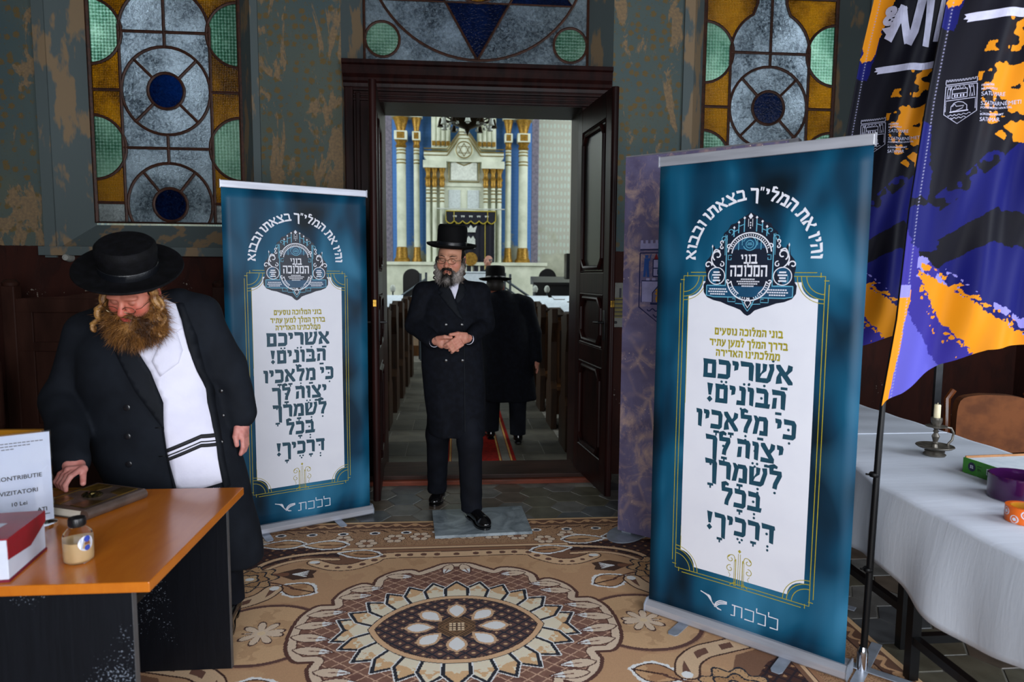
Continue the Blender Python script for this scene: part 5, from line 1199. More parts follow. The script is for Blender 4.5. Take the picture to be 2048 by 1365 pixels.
    for k in range(3): bird += ribbon(smooth_curve([(.300+.003*k, .120), (.306+.002*k, .140-.006*k), (.325, .154-.007*k), (.353, .156-.004*k)], 5), .004)
    sub(bird, 'bird_mark', M_bwhite, 1)
    MB().box(-.004, W+.004, -.008, .010, 1.958, 1.998, .004).build('top_rail', M_alu, t); MB().box(-.006, -.003, -.010, .012, 1.955, 2.0).build('rail_cap', M_alu, t); MB().box(W+.003, W+.006, -.010, .012, 1.955, 2.0).build('rail_cap', M_alu, t)
    MB().prism([(-.020, .012), (-.028, .020), (-.028, .045), (-.008, .062), (.012, .064), (.055, .06), (.065, .04), (.062, .012)], -.006, W+.012, 'yz').build('base_cassette', M_alu, t)
    for x in (-.009, W+.012): MB().prism([(-.024, .010), (-.032, .020), (-.032, .048), (-.008, .070), (.06, .066), (.07, .04), (.066, .010)], x, x+.004, 'yz').build('end_cap', M_foot, t)
    MB().tube([(W/2, .02, .06), (W/2, .02, 1.96)], .008, 8).build('support_pole', M_alu, t)
    for x in (.175, .60): MB().prism([(x-.022, .16), (x-.022, -.118), (x-.014, -.132), (x+.014, -.132), (x+.022, -.118), (x+.022, .16)], .008, .0125, 'xy').build('foot_bar', M_foot, t)
    return t
rollup((.861, 2.869, 0), math.radians(-43.76), 'teal roll-up banner with white field right of the doorway')
rollup((-1.25, 3.824, 0), math.radians(28.0), 'teal roll-up banner with white field left of the doorway, behind the bearded man')
# ------------------------------------------------------------------ display wall with the city at night
def night_city():
    s = NT('night_city_print'); p = s.pos((1, 1, 1), obj=True); r = s.pos((1.4, 1, 1), obj=True)
    n1 = s.noise(p, 2.1, 4, .6, 1.2); n2 = s.vor(r, 5.5, 1, 'Distance', 'DISTANCE_TO_EDGE')
    base = s.mix(s.ramp(n1, (.35, 0.), (.62, 1.)), C('#767094'), C('#5c5474'))
    road = s.ramp(n2, (.02, 1.), (.09, 0.)); glow = s.ramp(s.noise(p, 3.3, 3), (.46, 0.), (.64, 1.))
    c = s.mix(s.math('ADD', s.math('MULTIPLY', s.math('MULTIPLY', road, glow), .45), s.math('MULTIPLY', s.ramp(s.noise(p, 5.5, 6, .7, .8), (.50, 0.), (.66, 1.)), .55)), base, C('#dcb89c'))
    dots = s.ramp(s.vor(p, 38, 1), (.07, 1.), (.15, 0.)); c = s.mix(s.math('MULTIPLY', dots, glow), c, C('#f2d9c4'))
    s.bsdf(c, .5); return s.m
M_city = night_city(); M_greyp = pm('grey_panel_edge', '#7d7d84', .5)
dw = thing('display_wall', 'purple night-city display wall behind the right teal banner', 'display', (.938, 3.783, 0), math.radians(-41))
MB().box(0, .86, 0, .008, .03, 2.15).build('printed_front', M_city, dw); MB().box(.0, .86, .008, .055, .03, 2.15).build('core', pm('lilac_core', '#5b5378', .6), dw); MB().box(.8605, .905, .004, .05, .03, 2.155).build('end_strip', M_greyp, dw); MB().box(.0, .905, .0, .055, 2.1505, 2.158).build('top_strip', M_greyp, dw)
for x in (.05, .82): m = MB(); m.prism([(x+.10*math.cos(a), .02+.16*math.sin(a)) for a in np.linspace(0, 2*PI, 24)[:-1]], .009, .016, 'xy'); m.box(x-.03, x+.03, .012, .05, .014, .035); m.build('foot_plate', M_foot, dw)
M_crestb = pm('crest_blue_print', '#0e1a50', .5); M_crestw = pm('crest_pale_print', '#9a98c4', .5); M_crestr = pm('crest_red_print', '#7d1420', .5); M_cresty = pm('crest_ochre_print', '#b5811a', .5); M_crestblue2 = pm('crest_figure_blue', '#1c4a94', .5)
def crest(polyw, lines, k, ox, oz): return [[(ox+u*k, oz+v*k) for u, v in p] for p in polyw], [[(ox+u*k, oz+v*k) for u, v in p] for p in lines]
cr_ox, cr_oz, ck = .255, 1.22, .0145      # crest centre line, foot, unit
PW = [[(-10.6, 29.6), (10.6, 29.6), (10.6, 31.6)]+[(x, y) for k in range(5, -6, -1) for x, y in ((k*2+.5, 31.6), (k*2+.5, 32.8), (k*2-.5, 32.8), (k*2-.5, 31.6))]+[(-10.6, 31.6)],
      [(-5, 19.5), (5, 19.5), (5, 25.5), (-5, 25.5)], [(-9.6, 9.6), (-5.2, 9.6), (-5.2, 13), (-3, 15.5), (0, 16.4), (3, 15.5), (5.2, 13), (5.2, 9.6), (9.6, 9.6), (9.6, 17.4), (-9.6, 17.4)]]
PW += [[(k*2.4-.7, 17.4), (k*2.4+.7, 17.4), (k*2.4+.7, 18.6), (k*2.4-.7, 18.6)] for k in range(-3, 4)]
LNS = ribbon([(-10.6, 28), (-10.6, 7.5), (0, 0), (10.6, 7.5), (10.6, 28)], .45)+ribbon([(-10.6, 29.2), (10.6, 29.2)], .45)+ribbon([(-10.6, 28), (10.6, 28)], .4)
for y in (19.2, 22.3, 25.6): LNS += ribbon([(-5.2, y), (5.2, y)], .4)
for x in (-5.2, 5.2): LNS += ribbon([(x, 19.2), (x, 25.6)], .4)
LNS += ribbon([(-9.7, 9.4), (-9.7, 17.5), (9.7, 17.5), (9.7, 9.4)], .4)+ribbon([(-5.2, 9.5), (-5.2, 13), (-3, 15.6), (0, 16.5), (3, 15.6), (5.2, 13), (5.2, 9.5)], .4)+ribbon([(-6, 9), (6, 9)], .8)
for y in (6.6, 4.4): LNS += ribbon([(x, y+.5*math.sin(x*2.2)) for x in np.linspace(-(y*1.1), y*1.1, 26)], .45)
for x in (-3, -1.2, 1.2, 3): LNS += [[(x-.45, 20), (x+.45, 20), (x+.45, 21.8), (x-.45, 21.8)]]
pw, ls = crest(PW, LNS, ck, cr_ox, cr_oz)
cf_ = lambda k: (lambda u, v: (u, -.0012-.0006*k, v))
flat(pw, 'crest_towers', M_crestw, dw, f=cf_(0)); flat(ls, 'crest_outlines', M_crestb, dw, f=cf_(1))
fg = [[(-9.2, 19), (-8.2, 19), (-7.9, 22), (-7.6, 19), (-6.6, 19), (-7, 23), (-6.8, 26), (-8.8, 26), (-8.9, 23)], [(-8.5, 26.1), (-7.3, 26.1), (-7.2, 27.2), (-8.6, 27.2)], [(-6.9, 25.3), (-6.2, 27.6), (-5.9, 27.5), (-6.6, 24.8)]]
flat(crest(fg+[[(-x, y) for x, y in p] for p in fg], [], ck, cr_ox, cr_oz)[0], 'crest_figures', M_crestblue2, dw, f=cf_(1))
flat(crest([[(k-.9, 25.6), (k+.9, 25.6), (k, 27.9)] for k in (-4, -2, 0, 2, 4)], [], ck, cr_ox, cr_oz)[0], 'crest_roofs', M_crestr, dw, f=cf_(1))
flat(crest([[(-3.6, 9.6), (-1.6, 9.6), (-.6, 11.2), (2.6, 11.4), (3.4, 9.6), (3.8, 12), (2.6, 13), (-1.2, 12.8), (-1.6, 14.6), (-2.8, 15), (-4.2, 14), (-3.4, 13.6), (-4.3, 12.6), (-3.3, 12.2), (-4, 11)]], [], ck, cr_ox, cr_oz)[0], 'crest_lion', M_cresty, dw, f=cf_(2))
flat([arc(.36, .98, .055, 0, 360, 20)[:-1]], 'red_disc', M_crestr, dw, f=cf_(1))

# ------------------------------------------------------------------ feather flags
def flag_surface():
    us = lambda v: np.interp(v, [.9, 1.04, 1.35, 1.742, 2.12, 2.46, 2.8, 3.3], [-.012, .0, .036, .056, .092, .138, .20, .33])
    ub = lambda s: np.interp(s, [0, .012, .07, .2, .33, .49, .8], [1.035, 1.05, 1.08, 1.187, 1.246, 1.266, 1.27])
    return us, ub
us, ub = flag_surface()
def flag_xyz(s, v):
    """s = distance from the sleeve, v = height"""
    s = np.asarray(s, float); v = np.asarray(v, float); u = us(v)+s
    y = .018*np.sin(s*22+v*3.2)*np.clip(s*6, 0, 1)+.010*np.sin(s*47-v*5)*np.clip(s*5, 0, 1)+.012*np.sin(v*6+s*9)*np.clip(s*4, 0, 1)-.022*np.exp(-(s/.022)**2)
    return np.stack([u, y, v], -1)
def paint_flag(h):
    ns, nv = int(.62/h), int(2.2/h)
    S, T = np.meshgrid((np.arange(ns)+.5)*h, np.arange(nv)/nv+.5/nv, indexing='ij')
    bot = ub(S); V_ = bot+(3.25-bot)*T; U = us(V_)+S
    p = Paint(U, V_, '#090814'); n1 = (fbm(U, V_, 31, 9, 4)-.5); n2 = (fbm(U, V_, 32, 40, 3)-.5); X, Y = U+.03*n1+.02*n2, V_+.04*n1+.025*n2
    BL, OR, PU, LA, BK = '#0c0f58', '#d08210', '#2f2880', '#5552b0', '#080712'
    p.fill((Y < 1.98-.0*X) & (Y > 1.40-.6*(X-.2)) & (Y < 1.58+.9*X), BL); p.fill((V_ > 1.42) & (V_ < 1.95) & (np.abs(V_-1.58-.9*U) < .07) & (fbm(U, V_, 42, 40, 2) > .52), BL)
    p.fill(np.abs(Y-(1.60+.62*(X-.2)-.8*np.maximum(0, X-.36))) < .055+.02*n1, BK)
    p.fill((X < .13) & (Y > 1.78) & (Y < 2.04), BL); p.fill((X < .17) & (Y > 1.60) & (Y < 1.75), BL)
    # lower corner: purple, lavender, orange
    lowp = Y < 1.60-.95*(X-.10); p.fill(lowp & (X < .32), PU); n3 = fbm(U, V_, 41, 90, 2)-.5; XS, YS = U+.012*n3+.008*n2, V_+.016*n3
    lav = (YS < 1.40-1.5*(XS-.065)); p.fill(lav, LA)
    up_e = np.interp(XS, [.10, .121, .22, .33, .45, .7], [1.53, 1.521, 1.472, 1.388, 1.325, 1.22]); lo_e = np.interp(XS, [.10, .123, .174, .249, .306, .40], [1.54, 1.494, 1.387, 1.297, 1.234, 1.13])
    fringe = (YS > up_e-.02) & (YS < up_e+.055) & (U > .10) & (U < .30) & (fbm(U, V_, 33, 44, 2) > .46+3.0*np.maximum(0, V_-up_e-.02)); p.fill(fringe, '#827dc8')
    fr4 = (YS > up_e-.03) & (YS < up_e+.05) & (U > .37) & (fbm(U, V_, 39, 30, 2) > .44); p.fill(fr4, '#827dc8')
    stripe = (YS < up_e) & (YS > lo_e) & (U > .10); p.fill(stripe, OR)
    fr2 = (np.abs(V_-up_e) < .035) & (U > .12) & (fbm(U, V_, 34, 62, 2) > .60); p.fill(fr2, OR)
    fr3 = (V_ < lo_e) & (V_ > lo_e-.07) & (U > .12) & (fbm(U, V_, 35, 70, 2) > .66); p.fill(fr3, OR)
    sl = (S < .055) & (V_ < 1.455+.03*n1-.0*S) & (U < .026+np.clip((V_-1.04)*.16, 0, .06)+.02*n1); p.fill(sl, OR)
    p.fill((S < .045) & (V_ > 1.43) & (V_ < 1.475+.05*n1), '#827dc8'); p.fill((S < .06) & (V_ > 1.475) & (V_ < 1.60+.1*n1), PU)
    # upper splashes
    d = np.hypot((U-.47)/.85, (V_-2.20)); sp = fbm(U, V_, 36, 30, 2); p.fill((d < .24) & (sp > .36+1.35*np.maximum(0, d-.05)), OR)
    p.fill((Y > 2.36) & (X < .235-.5*(2.52-Y)*0) & (X < .21+.25*(Y-2.46)), BL); p.fill((Y > 2.445) & (X < .205+.30*(Y-2.46)) & (fbm(U, V_, 38, 30, 2) > .38), OR); p.fill((Y > 2.50) & (X < .20+.30*(Y-2.46)), OR)
    seam = np.abs(S-.036) < h*.6; p.fill(seam & ((np.arange(nv)[None, :] % 4) < 2), '#8a88a8', .6)
    return p.c, ns, nv
fh = .003; fc, ns, nv = paint_flag(fh)
S, T = np.meshgrid(np.arange(ns+1)*fh, np.arange(nv+1)/nv, indexing='ij'); bot = ub(S); VV = bot+(3.25-bot)*T
P3 = flag_xyz(S, VV).reshape(-1, 3); i_, j_ = np.meshgrid(np.arange(ns), np.arange(nv), indexing='ij'); b0 = (i_*(nv+1)+j_).ravel(); Q = np.stack([b0, b0+nv+1, b0+nv+2, b0+1], 1)
M_flag = colour_attr('printed_flag_polyester', .55, 0, spec=.1)
def on_flag(k): return lambda u, v: tuple(flag_xyz(u-us(v), v)+np.array([0, -.0022-.0006*k, 0]))
def tess(poly, step=.011):
    P = [Vector(p) for p in densify(poly, step)]; n = len(P); xs_ = [p.x for p in P]; ys_ = [p.y for p in P]
    t = Paint(*np.meshgrid(np.arange(min(xs_), max(xs_), step), np.arange(min(ys_), max(ys_), step), indexing='ij'), '#000000'); m = t.poly([tuple(p) for p in P])
    if m.any(): m &= t.dist([tuple(p) for p in P], True) > step*.4
    ov, oe, of, *_ = delaunay_2d_cdt(P+[Vector((a, b)) for a, b in zip(t.X[m], t.Y[m])], [(i, (i+1) % n) for i in range(n)], [], 1, 1e-6)
    return [[(ov[i].x, ov[i].y) for i in f] for f in of]
M_fwhite = pm('white_flag_print', '#b9b8d2', .5)
def densify(P, L=.02):
    out = []
    for i in range(len(P)):
        a, b = P[i], P[(i+1) % len(P)]; n = max(1, int(math.dist(a, b)/L)); out += [(a[0]+(b[0]-a[0])*k/n, a[1]+(b[1]-a[1])*k/n) for k in range(n)]
    return out
fl = thing('feather_flag', 'navy and orange feather flag in front, its foot beside the table', 'flag', (1.548, 2.352, 0), math.radians(-8), 'feather flags')
npmesh('flag_cloth', P3, Q, M_flag, fl, True, face_col=fc.reshape(-1, 3))
pl = MB(); pl.tube([(float(us(v))+.013 if v > 1 else -.004+.015*v, -.002 if v > 1.02 else 0, v) for v in (.03, .5, .9, 1.04, 1.35, 1.74, 2.1, 2.46, 2.8, 3.25)], [.0125, .0125, .0115, .010, .009, .008, .007, .006, .005, .004], 10); pl.build('pole', M_black, fl, True)
m = MB(); m.lathe([(.0, .012), (.020, .012), (.020, .085), (.016, .095), (.013, .105)], 18, (-.006, 0, 0)); m.build('chrome_socket', pm('chrome', '#c8c8cc', .12, 1.0), fl, True)
for a in (54.2, -35.8): m = MB(); m.box(-.24, .24, -.020, .020, .0085 if a > 0 else .0135, .0132 if a > 0 else .018, .002); m.M = None; m.V = [(x*math.cos(math.radians(a))-y*math.sin(math.radians(a)), x*math.sin(math.radians(a))+y*math.cos(math.radians(a)), z) for x, y, z in m.V]; m.build('base_bar', M_foot, fl)
for z in (.40, .765): m = MB(); m.lathe([(.015, z), (.018, z+.004), (.018, z+.012), (.015, z+.016)], 14, (-.006+.005*z, 0, 0)); m.tube([(-.022, 0, z+.008), (-.032, 0, z+.010)], .004, 6); m.build('pole_clip', M_iron, fl, True)
tilt = lambda P, ox, oz, k, sh=.12: [[(ox+u*k+v*k*.0, oz+v*k+u*k*sh) for u, v in p] for p in P]
cl_ = [[(u*.0046+.214, v*.0046+2.043+u*.0046*.10) for u, v in p] for p in LNS+ribbon([(-10.6, 29.6), (-10.6, 31.6)]+[(x, y) for k in range(-5, 6) for x, y in ((k*2-.5, 31.6), (k*2-.5, 32.8), (k*2+.5, 32.8), (k*2+.5, 31.6))]+[(10.6, 31.6), (10.6, 29.6)], .4)+[q for f_ in fg for q in ribbon(f_, .35, True)]+[q for f_ in fg for q in ribbon([(-x, y) for x, y in f_], .35, True)]+[q for k in (-3, 0, 3) for q in ribbon([(k-1.3, 25.6), (k, 28), (k+1.3, 25.6)], .35)]+ribbon([(-3.6, 9.6), (-1.6, 9.6), (2.6, 11.2), (3.6, 13), (-1.2, 13), (-2.6, 15), (-4.2, 13)], .4)]
flat(cl_, 'crest_print', M_fwhite, fl, f=on_flag(0))
tx = []
for txt, size, v, bd in (('PRIMĂRIA', .0105, 2.163, .01), ('MUNICIPIULUI', .0105, 2.151, .01), ('SATU MARE', .0195, 2.131, 0), ('SZATMÁRNÉMETI', .0195, 2.099, 0), ('POLGÁRMESTERI HIVATAL', .0105, 2.087, .01), ('BÜRGERMEISTERAMT', .0105, 2.065, .01), ('SATHMAR', .0195, 2.045, 0)):
    tx += [[(u+.273, w+v+u*.07) for u, w in p] for p in text_polys(txt, size, 'LEFT', bd)]
tx += [[(.273+a, v+a*.07) for a, v in ((0, 2.121), (.07, 2.121), (.07, 2.1225), (0, 2.1225))], [(.273+a, v+a*.07) for a, v in ((0, 2.078), (.05, 2.078), (.05, 2.0795), (0, 2.0795))]]
flat(tx, 'town_names', M_fwhite, fl, f=on_flag(0))
bar = [densify([(.208, 2.408), (.222, 2.41), (.53, 2.446), (.56, 2.45), (.545, 2.427), (.56, 2.42), (.216, 2.381), (.220, 2.390), (.206, 2.392), (.214, 2.400)], .015)]
bigW = ribbon([(.244, 2.575), (.250, 2.52), (.308, 2.66)], .034)+ribbon([(.300, 2.655), (.340, 2.51)], .038)+ribbon([(.335, 2.505), (.362, 2.56), (.396, 2.70)], .034)+ribbon([(.42, 2.50), (.43, 2.7)], .034)+ribbon([(.47, 2.52), (.5, 2.72)], .034)
flat([t for p in bar+bigW for t in tess(p)]+[[(u*.9+.232, w*1.0+2.585+u*.1) for u, w in p] for p in text_polys('&', .105, 'LEFT', .05)]+[[(u+.27, w+2.70+u*.1) for u, w in p] for p in text_polys('GREEN', .12, 'LEFT', .06)][:0]+tess(arc(.30, 2.75, .05, 180, 340, 10)+arc(.30, 2.75, .022, 340, 180, 8)), 'brush_lettering', M_fwhite, fl, f=on_flag(0))
clone(fl, (1.615, 2.965, 0), math.radians(-8), 'navy and orange feather flag half hidden behind the right banner and the front flag')
# ------------------------------------------------------------------ people: bodies and clothes grown from blended distance fields
f32 = np.float32
def v3(p): return np.array(p, f32)
def ell(P, c, r, R=None):
    q = P-v3(c)
    if R is not None: q = q @ R.astype(f32)
    r = v3(r); k0 = np.sqrt(((q/r)**2).sum(-1)); k1 = np.sqrt(((q/(r*r))**2).sum(-1))+1e-9
    return k0*(k0-1)/k1
def cap(P, a, b, ra, rb):
    a, b = v3(a), v3(b); e = b-a; t = np.clip(((P-a) @ e)/max(float(e @ e), 1e-9), 0, 1)
    return np.sqrt(((P-a-t[..., None]*e)**2).sum(-1))-(ra+(rb-ra)*t)
def chain(P, pts, rad, k=.02):
    d = None
    for i in range(len(pts)-1):
        c = cap(P, pts[i], pts[i+1], rad[i], rad[i+1]); d = c if d is None else smin(d, c, k)
    return d
def smin(a, b, k): h_ = np.clip(.5+.5*(b-a)/k, 0, 1); return b+(a-b)*h_-k*h_*(1-h_)
def smax(a, b, k): return -smin(-a, -b, k)
def stack(P, rows, top=None, bottom=None):
    """trunk from ellipses: rows of (z, cx, cy, rx, ry)"""
    R_ = np.array(sorted(rows), float); z = P[..., 2]
    g = [np.interp(z, R_[:, 0], R_[:, i]).astype(f32) for i in (1, 2, 3, 4)]
    q = np.sqrt(((P[..., 0]-g[0])/g[2])**2+((P[..., 1]-g[1])/g[3])**2); d = (q-1)*np.minimum(g[2], g[3])
    if top is not None: d = smax(d, z-top, .05)
    if bottom is not None: d = smax(d, bottom-z, .012)
    return d
def nets(fn, lo, hi, h):
    """surface nets: field -> quads"""
    ax = [np.arange(a, b+h, h, dtype=f32) for a, b in zip(lo, hi)]
    D = np.empty([len(a) for a in ax], f32); YY, ZZ = np.meshgrid(ax[1], ax[2], indexing='ij')
    step = max(1, int(4e5/(YY.size)))
    for i in range(0, len(ax[0]), step):
        xs_ = ax[0][i:i+step]; P = np.empty((len(xs_),)+YY.shape+(3,), f32); P[..., 0] = xs_[:, None, None]; P[..., 1] = YY; P[..., 2] = ZZ; D[i:i+step] = fn(P)
    n = [s-1 for s in D.shape]; S = np.zeros(n+[3], f32); Nn = np.zeros(n, f32); sl = lambda o, k: slice(o, o+n[k])
    co = [(a, b, c) for a in (0, 1) for b in (0, 1) for c in (0, 1)]
    for a in co:
        for k in range(3):
            if a[k]: continue
            b = list(a); b[k] = 1
            da = D[sl(a[0], 0), sl(a[1], 1), sl(a[2], 2)]; db = D[sl(b[0], 0), sl(b[1], 1), sl(b[2], 2)]
            m = (da < 0) != (db < 0); t = np.where(m, da/(da-db+1e-12), 0)
            for j in range(3): S[..., j] += np.where(m, a[j]+(t if j == k else 0), 0)
            Nn += m
    act = Nn > 0; idx = -np.ones(n, np.int64); idx[act] = np.arange(act.sum())
    cell = np.argwhere(act).astype(f32); V = (cell+S[act]/Nn[act][:, None])*h+v3(lo); Q = []
    for k in range(3):
        a, b = [(1, 2), (2, 0), (0, 1)][k]
        s0 = [slice(None)]*3; s0[k] = slice(0, -1); s1 = [slice(None)]*3; s1[k] = slice(1, None)
        cr = (D[tuple(s0)] < 0) != (D[tuple(s1)] < 0); inside = D[tuple(s0)] < 0
        e = np.argwhere(cr); e = e[(e[:, a] > 0) & (e[:, b] > 0) & (e[:, a] < n[a]) & (e[:, b] < n[b]) & (e[:, k] < n[k])]
        fl_ = inside[e[:, 0], e[:, 1], e[:, 2]]
        def I(da, db): q = e.copy(); q[:, a] -= da; q[:, b] -= db; return idx[q[:, 0], q[:, 1], q[:, 2]]
        q = np.stack([I(1, 1), I(0, 1), I(0, 0), I(1, 0)], 1); q[~fl_] = q[~fl_][:, ::-1]; Q.append(q)
    Q = np.concatenate(Q); return V, Q[(Q >= 0).all(1)]
def rotm(rx=0, ry=0, rz=0): return np.array(Matrix.Rotation(rz, 3, 'Z') @ Matrix.Rotation(ry, 3, 'Y') @ Matrix.Rotation(rx, 3, 'X'))
def front_y(fn, x, z, y0=-.9, y1=.4, n=260):
    """first hit of the field along +y for arrays of x,z"""
    x = np.asarray(x, f32); z = np.asarray(z, f32); ys_ = np.linspace(y0, y1, n, dtype=f32)
    P = np.empty(x.shape+(n, 3), f32); P[..., 0] = x[..., None]; P[..., 1] = ys_; P[..., 2] = z[..., None]
    D = fn(P); hit = D < 0; i = np.where(hit.any(-1), hit.argmax(-1), n-1); i0 = np.maximum(i-1, 0)
    d0 = np.take_along_axis(D, i0[..., None], -1)[..., 0]; d1 = np.take_along_axis(D, i[..., None], -1)[..., 0]
    return ys_[i0]+(ys_[i]-ys_[i0])*np.clip(d0/(d0-d1+1e-9), 0, 1)
def drape(fn, poly, off, name, mat, parent, step=.016, thick=.004, wob=0, y0=-.9):
    """a panel of cloth cut to the outline poly (x,z) and laid on the front of the field fn"""
    P = [Vector(p) for p in densify(poly, step)]; n = len(P); E = [(i, (i+1) % n) for i in range(n)]
    xs_ = [p.x for p in P]; zs_ = [p.y for p in P]; tst = Paint(*np.meshgrid(np.arange(min(xs_), max(xs_), step), np.arange(min(zs_), max(zs_), step), indexing='ij'), '#000000')
    m = tst.poly([tuple(p) for p in P]) & (tst.dist([tuple(p) for p in P], True) > step*.5)
    pts = P+[Vector((a, b)) for a, b in zip(tst.X[m], tst.Y[m])]
    ov, oe, of, *_ = delaunay_2d_cdt(pts, E, [], 1, 1e-5)
    x = np.array([v.x for v in ov]); z = np.array([v.y for v in ov]); y = front_y(fn, x, z, y0)-off
    if wob: y -= wob*(np.sin(x*55+z*9)+.6*np.sin(z*31-x*23))
    V = np.stack([x, y, z], 1); F = [tuple(f) for f in of]
    a, b, c = [Vector(V[i]) for i in F[0][:3]]
    if (b-a).cross(c-a).y > 0: F = [tuple(reversed(f)) for f in F]
    o = raw(name, V, F, mat, parent, True)
    md = o.modifiers.new('cloth_thickness', 'SOLIDIFY'); md.thickness = thick; md.offset = -1
    return o
def strands(name, V, N, mat, parent, num, length, seed, droop=.6, curl=.3, width=.0011, keep=None, col=None):
    """hair as thin tapering blades standing off a surface"""
    r = np.random.default_rng(seed); idx = np.arange(len(V)) if keep is None else np.nonzero(keep)[0]
    pick = r.choice(idx, num); p = V[pick]+r.normal(0, .0012, (num, 3)); d = N[pick]*(1-droop)+np.array([0, 0, -1])*droop+r.normal(0, curl*.5, (num, 3))
    d /= np.linalg.norm(d, axis=1)[:, None]; L = length*(.5+r.random(num))[:, None]
    bend = r.normal(0, curl, (num, 3))*L*.5; side = np.cross(d, r.normal(0, 1, (num, 3))); side /= np.linalg.norm(side, axis=1)[:, None]+1e-9; w = width*(.6+.8*r.random(num))[:, None]
    a = p-d*.002; m_ = p+d*L*.5+bend*.5; e = p+d*L+bend+np.array([0, 0, -1])*L*droop*.3
    VV_ = np.stack([a-side*w, a+side*w, m_+side*w*.7, m_-side*w*.7, e], 1).reshape(-1, 3); k = np.arange(num)*5
    T_ = np.concatenate([np.stack([k, k+1, k+2], 1), np.stack([k, k+2, k+3], 1), np.stack([k+3, k+2, k+4], 1)])
    vc = None if col is None else np.repeat(col[pick]*(.7+.6*r.random(num))[:, None], 5, 0)
    o = npmesh(name, VV_, T_, mat, parent, False, vert_col=vc); o['kind'] = 'stuff'; return o
def normals(fn, V, e=.002):
    g = np.stack([fn(V+v3([e, 0, 0]))-fn(V-v3([e, 0, 0])), fn(V+v3([0, e, 0]))-fn(V-v3([0, e, 0])), fn(V+v3([0, 0, e]))-fn(V-v3([0, 0, e]))], -1); return g/(np.linalg.norm(g, axis=-1)[:, None]+1e-9)
SX = v3([-1, 1, 1])
def mirr(P): Q_ = P.copy(); Q_[..., 0] = np.abs(Q_[..., 0]); return Q_
def face(P):
    """head in its own frame: face towards -y, eyes at z=0.012"""
    M_ = mirr(P)
    d = ell(P, (0, .012, .032), (.077, .096, .092)); d = smin(d, ell(P, (0, -.022, -.045), (.060, .066, .068)), .035)
    d = smin(d, ell(M_, (.040, -.058, -.020), (.030, .030, .032)), .025); d = smin(d, ell(M_, (.024, -.080, .032), (.032, .018, .012)), .014)
    d = smax(d, -ell(M_, (.031, -.104, .012), (.019, .022, .013)), .014)
    d = smin(d, ell(M_, (.031, -.076, .011), (.0155, .0135, .0115)), .004)
    d = smin(d, cap(P, (0, -.088, .022), (0, -.115, -.016), .0085, .0125), .012); d = smin(d, ell(M_, (.0115, -.101, -.020), (.0085, .011, .008)), .007)
    d = smin(d, ell(P, (0, -.082, -.052), (.032, .018, .022)), .015); d = smin(d, ell(M_, (.008, -.0985, -.0475), (.013, .007, .0045)), .004); d = smin(d, ell(P, (0, -.097, -.0575), (.017, .0075, .0055)), .004)
    d = smax(d, -ell(P, (0, -.106, -.0525), (.022, .008, .0016)), .003)
    d = smin(d, ell(P, (0, -.080, -.088), (.024, .020, .020)), .018)
    d = smin(d, ell(M_, (.080, .012, -.002), (.008, .020, .033)), .008); d = smax(d, -ell(M_, (.086, .006, 0), (.006, .010, .018)), .006)
    return d
def face_colour(V, skin, warm, lip):
    M_ = mirr(V.astype(f32)); c = np.zeros((len(V), 3)); c[:] = C(skin)
    def blend(d, col, s): w = np.clip(.5-d/s, 0, 1)[:, None]; c[:] = c*(1-w)+np.array(C(col))*w
    blend(ell(M_, (.042, -.075, -.018), (.026, .03, .02)), warm, .02); blend(ell(V.astype(f32), (0, -.112, -.012), (.016, .016, .02)), warm, .01)
    blend(ell(V.astype(f32), (0, -.1, -.0525), (.022, .014, .0105)), lip, .004); blend(ell(M_, (.084, .01, 0), (.01, .02, .03)), warm, .012)
    c[:] *= (1-.22*np.clip(.5-ell(M_, (.031, -.088, .0135), (.015, .012, .009))/.008, 0, 1))[:, None]; c[:] *= (1-.75*np.clip(.5-ell(M_, (.031, -.093, .0045), (.013, .010, .0016))/.0025, 0, 1))[:, None]
    n = fbm(V[:, 0]*3+V[:, 1], V[:, 2]*3, 5, 30, 2); return c*(0.92+.16*n)[:, None]
def place(V, Rm, c): return V @ Rm.T+np.asarray(c)
M_skin = colour_attr('skin', .5, 420, .12, .0008, spec=.4, sub=.12)
M_hairattr = colour_attr('hair', .55, 500, .4, .001, spec=.35)
M_wool = pm('black_wool_cloth', '#0b0d13', .85, col2='#10131b', nscale=30, bscale=500, bstr=.25, bdist=.001, spec=.12)
M_suit = pm('charcoal_suiting', '#12151b', .82, col2='#171b22', nscale=8, bscale=420, bstr=.25, bdist=.001, spec=.12)
M_lapel = pm('suit_facing', '#14171d', .7, col2='#0f1217', nscale=12, spec=.12)
M_trouser = pm('black_trouser_cloth', '#0d0f15', .8, col2='#12151d', nscale=9, bscale=300, bstr=.2, bdist=.001, spec=.12)
M_shirt = pm('white_cotton_shirt', '#d5d4e4', .75, col2='#cccbdd', nscale=6, bscale=14, bstr=.35, bdist=.01)
M_felt = pm('black_felt', '#060607', .78, col2='#0a0a0c', nscale=20, bscale=300, bstr=.3, bdist=.001, spec=.12)
M_plush = pm('black_plush', '#08080a', .7, col2='#0e0e12', nscale=30, bscale=200, bstr=.5, bdist=.002, spec=.12)
M_satin = pm('black_ribbon', '#0d0f14', .35, bscale=200)
M_shoe = pm('polished_black_leather', '#08080a', .16, col2='#0c0c0e', nscale=12, coat=.5)
M_button = pm('dark_horn_button', '#15161a', .25, coat=.4)
M_wire = pm('thin_wire_frame', '#6b5f4a', .3, .9); M_lens = NT('spectacle_lens'); M_lens.bsdf((1, 1, 1), .02, 0, trans=1.0, ior=1.05, alpha=.35); M_lens = M_lens.m
def person(lab, loc): return thing('person', lab, 'person', loc)
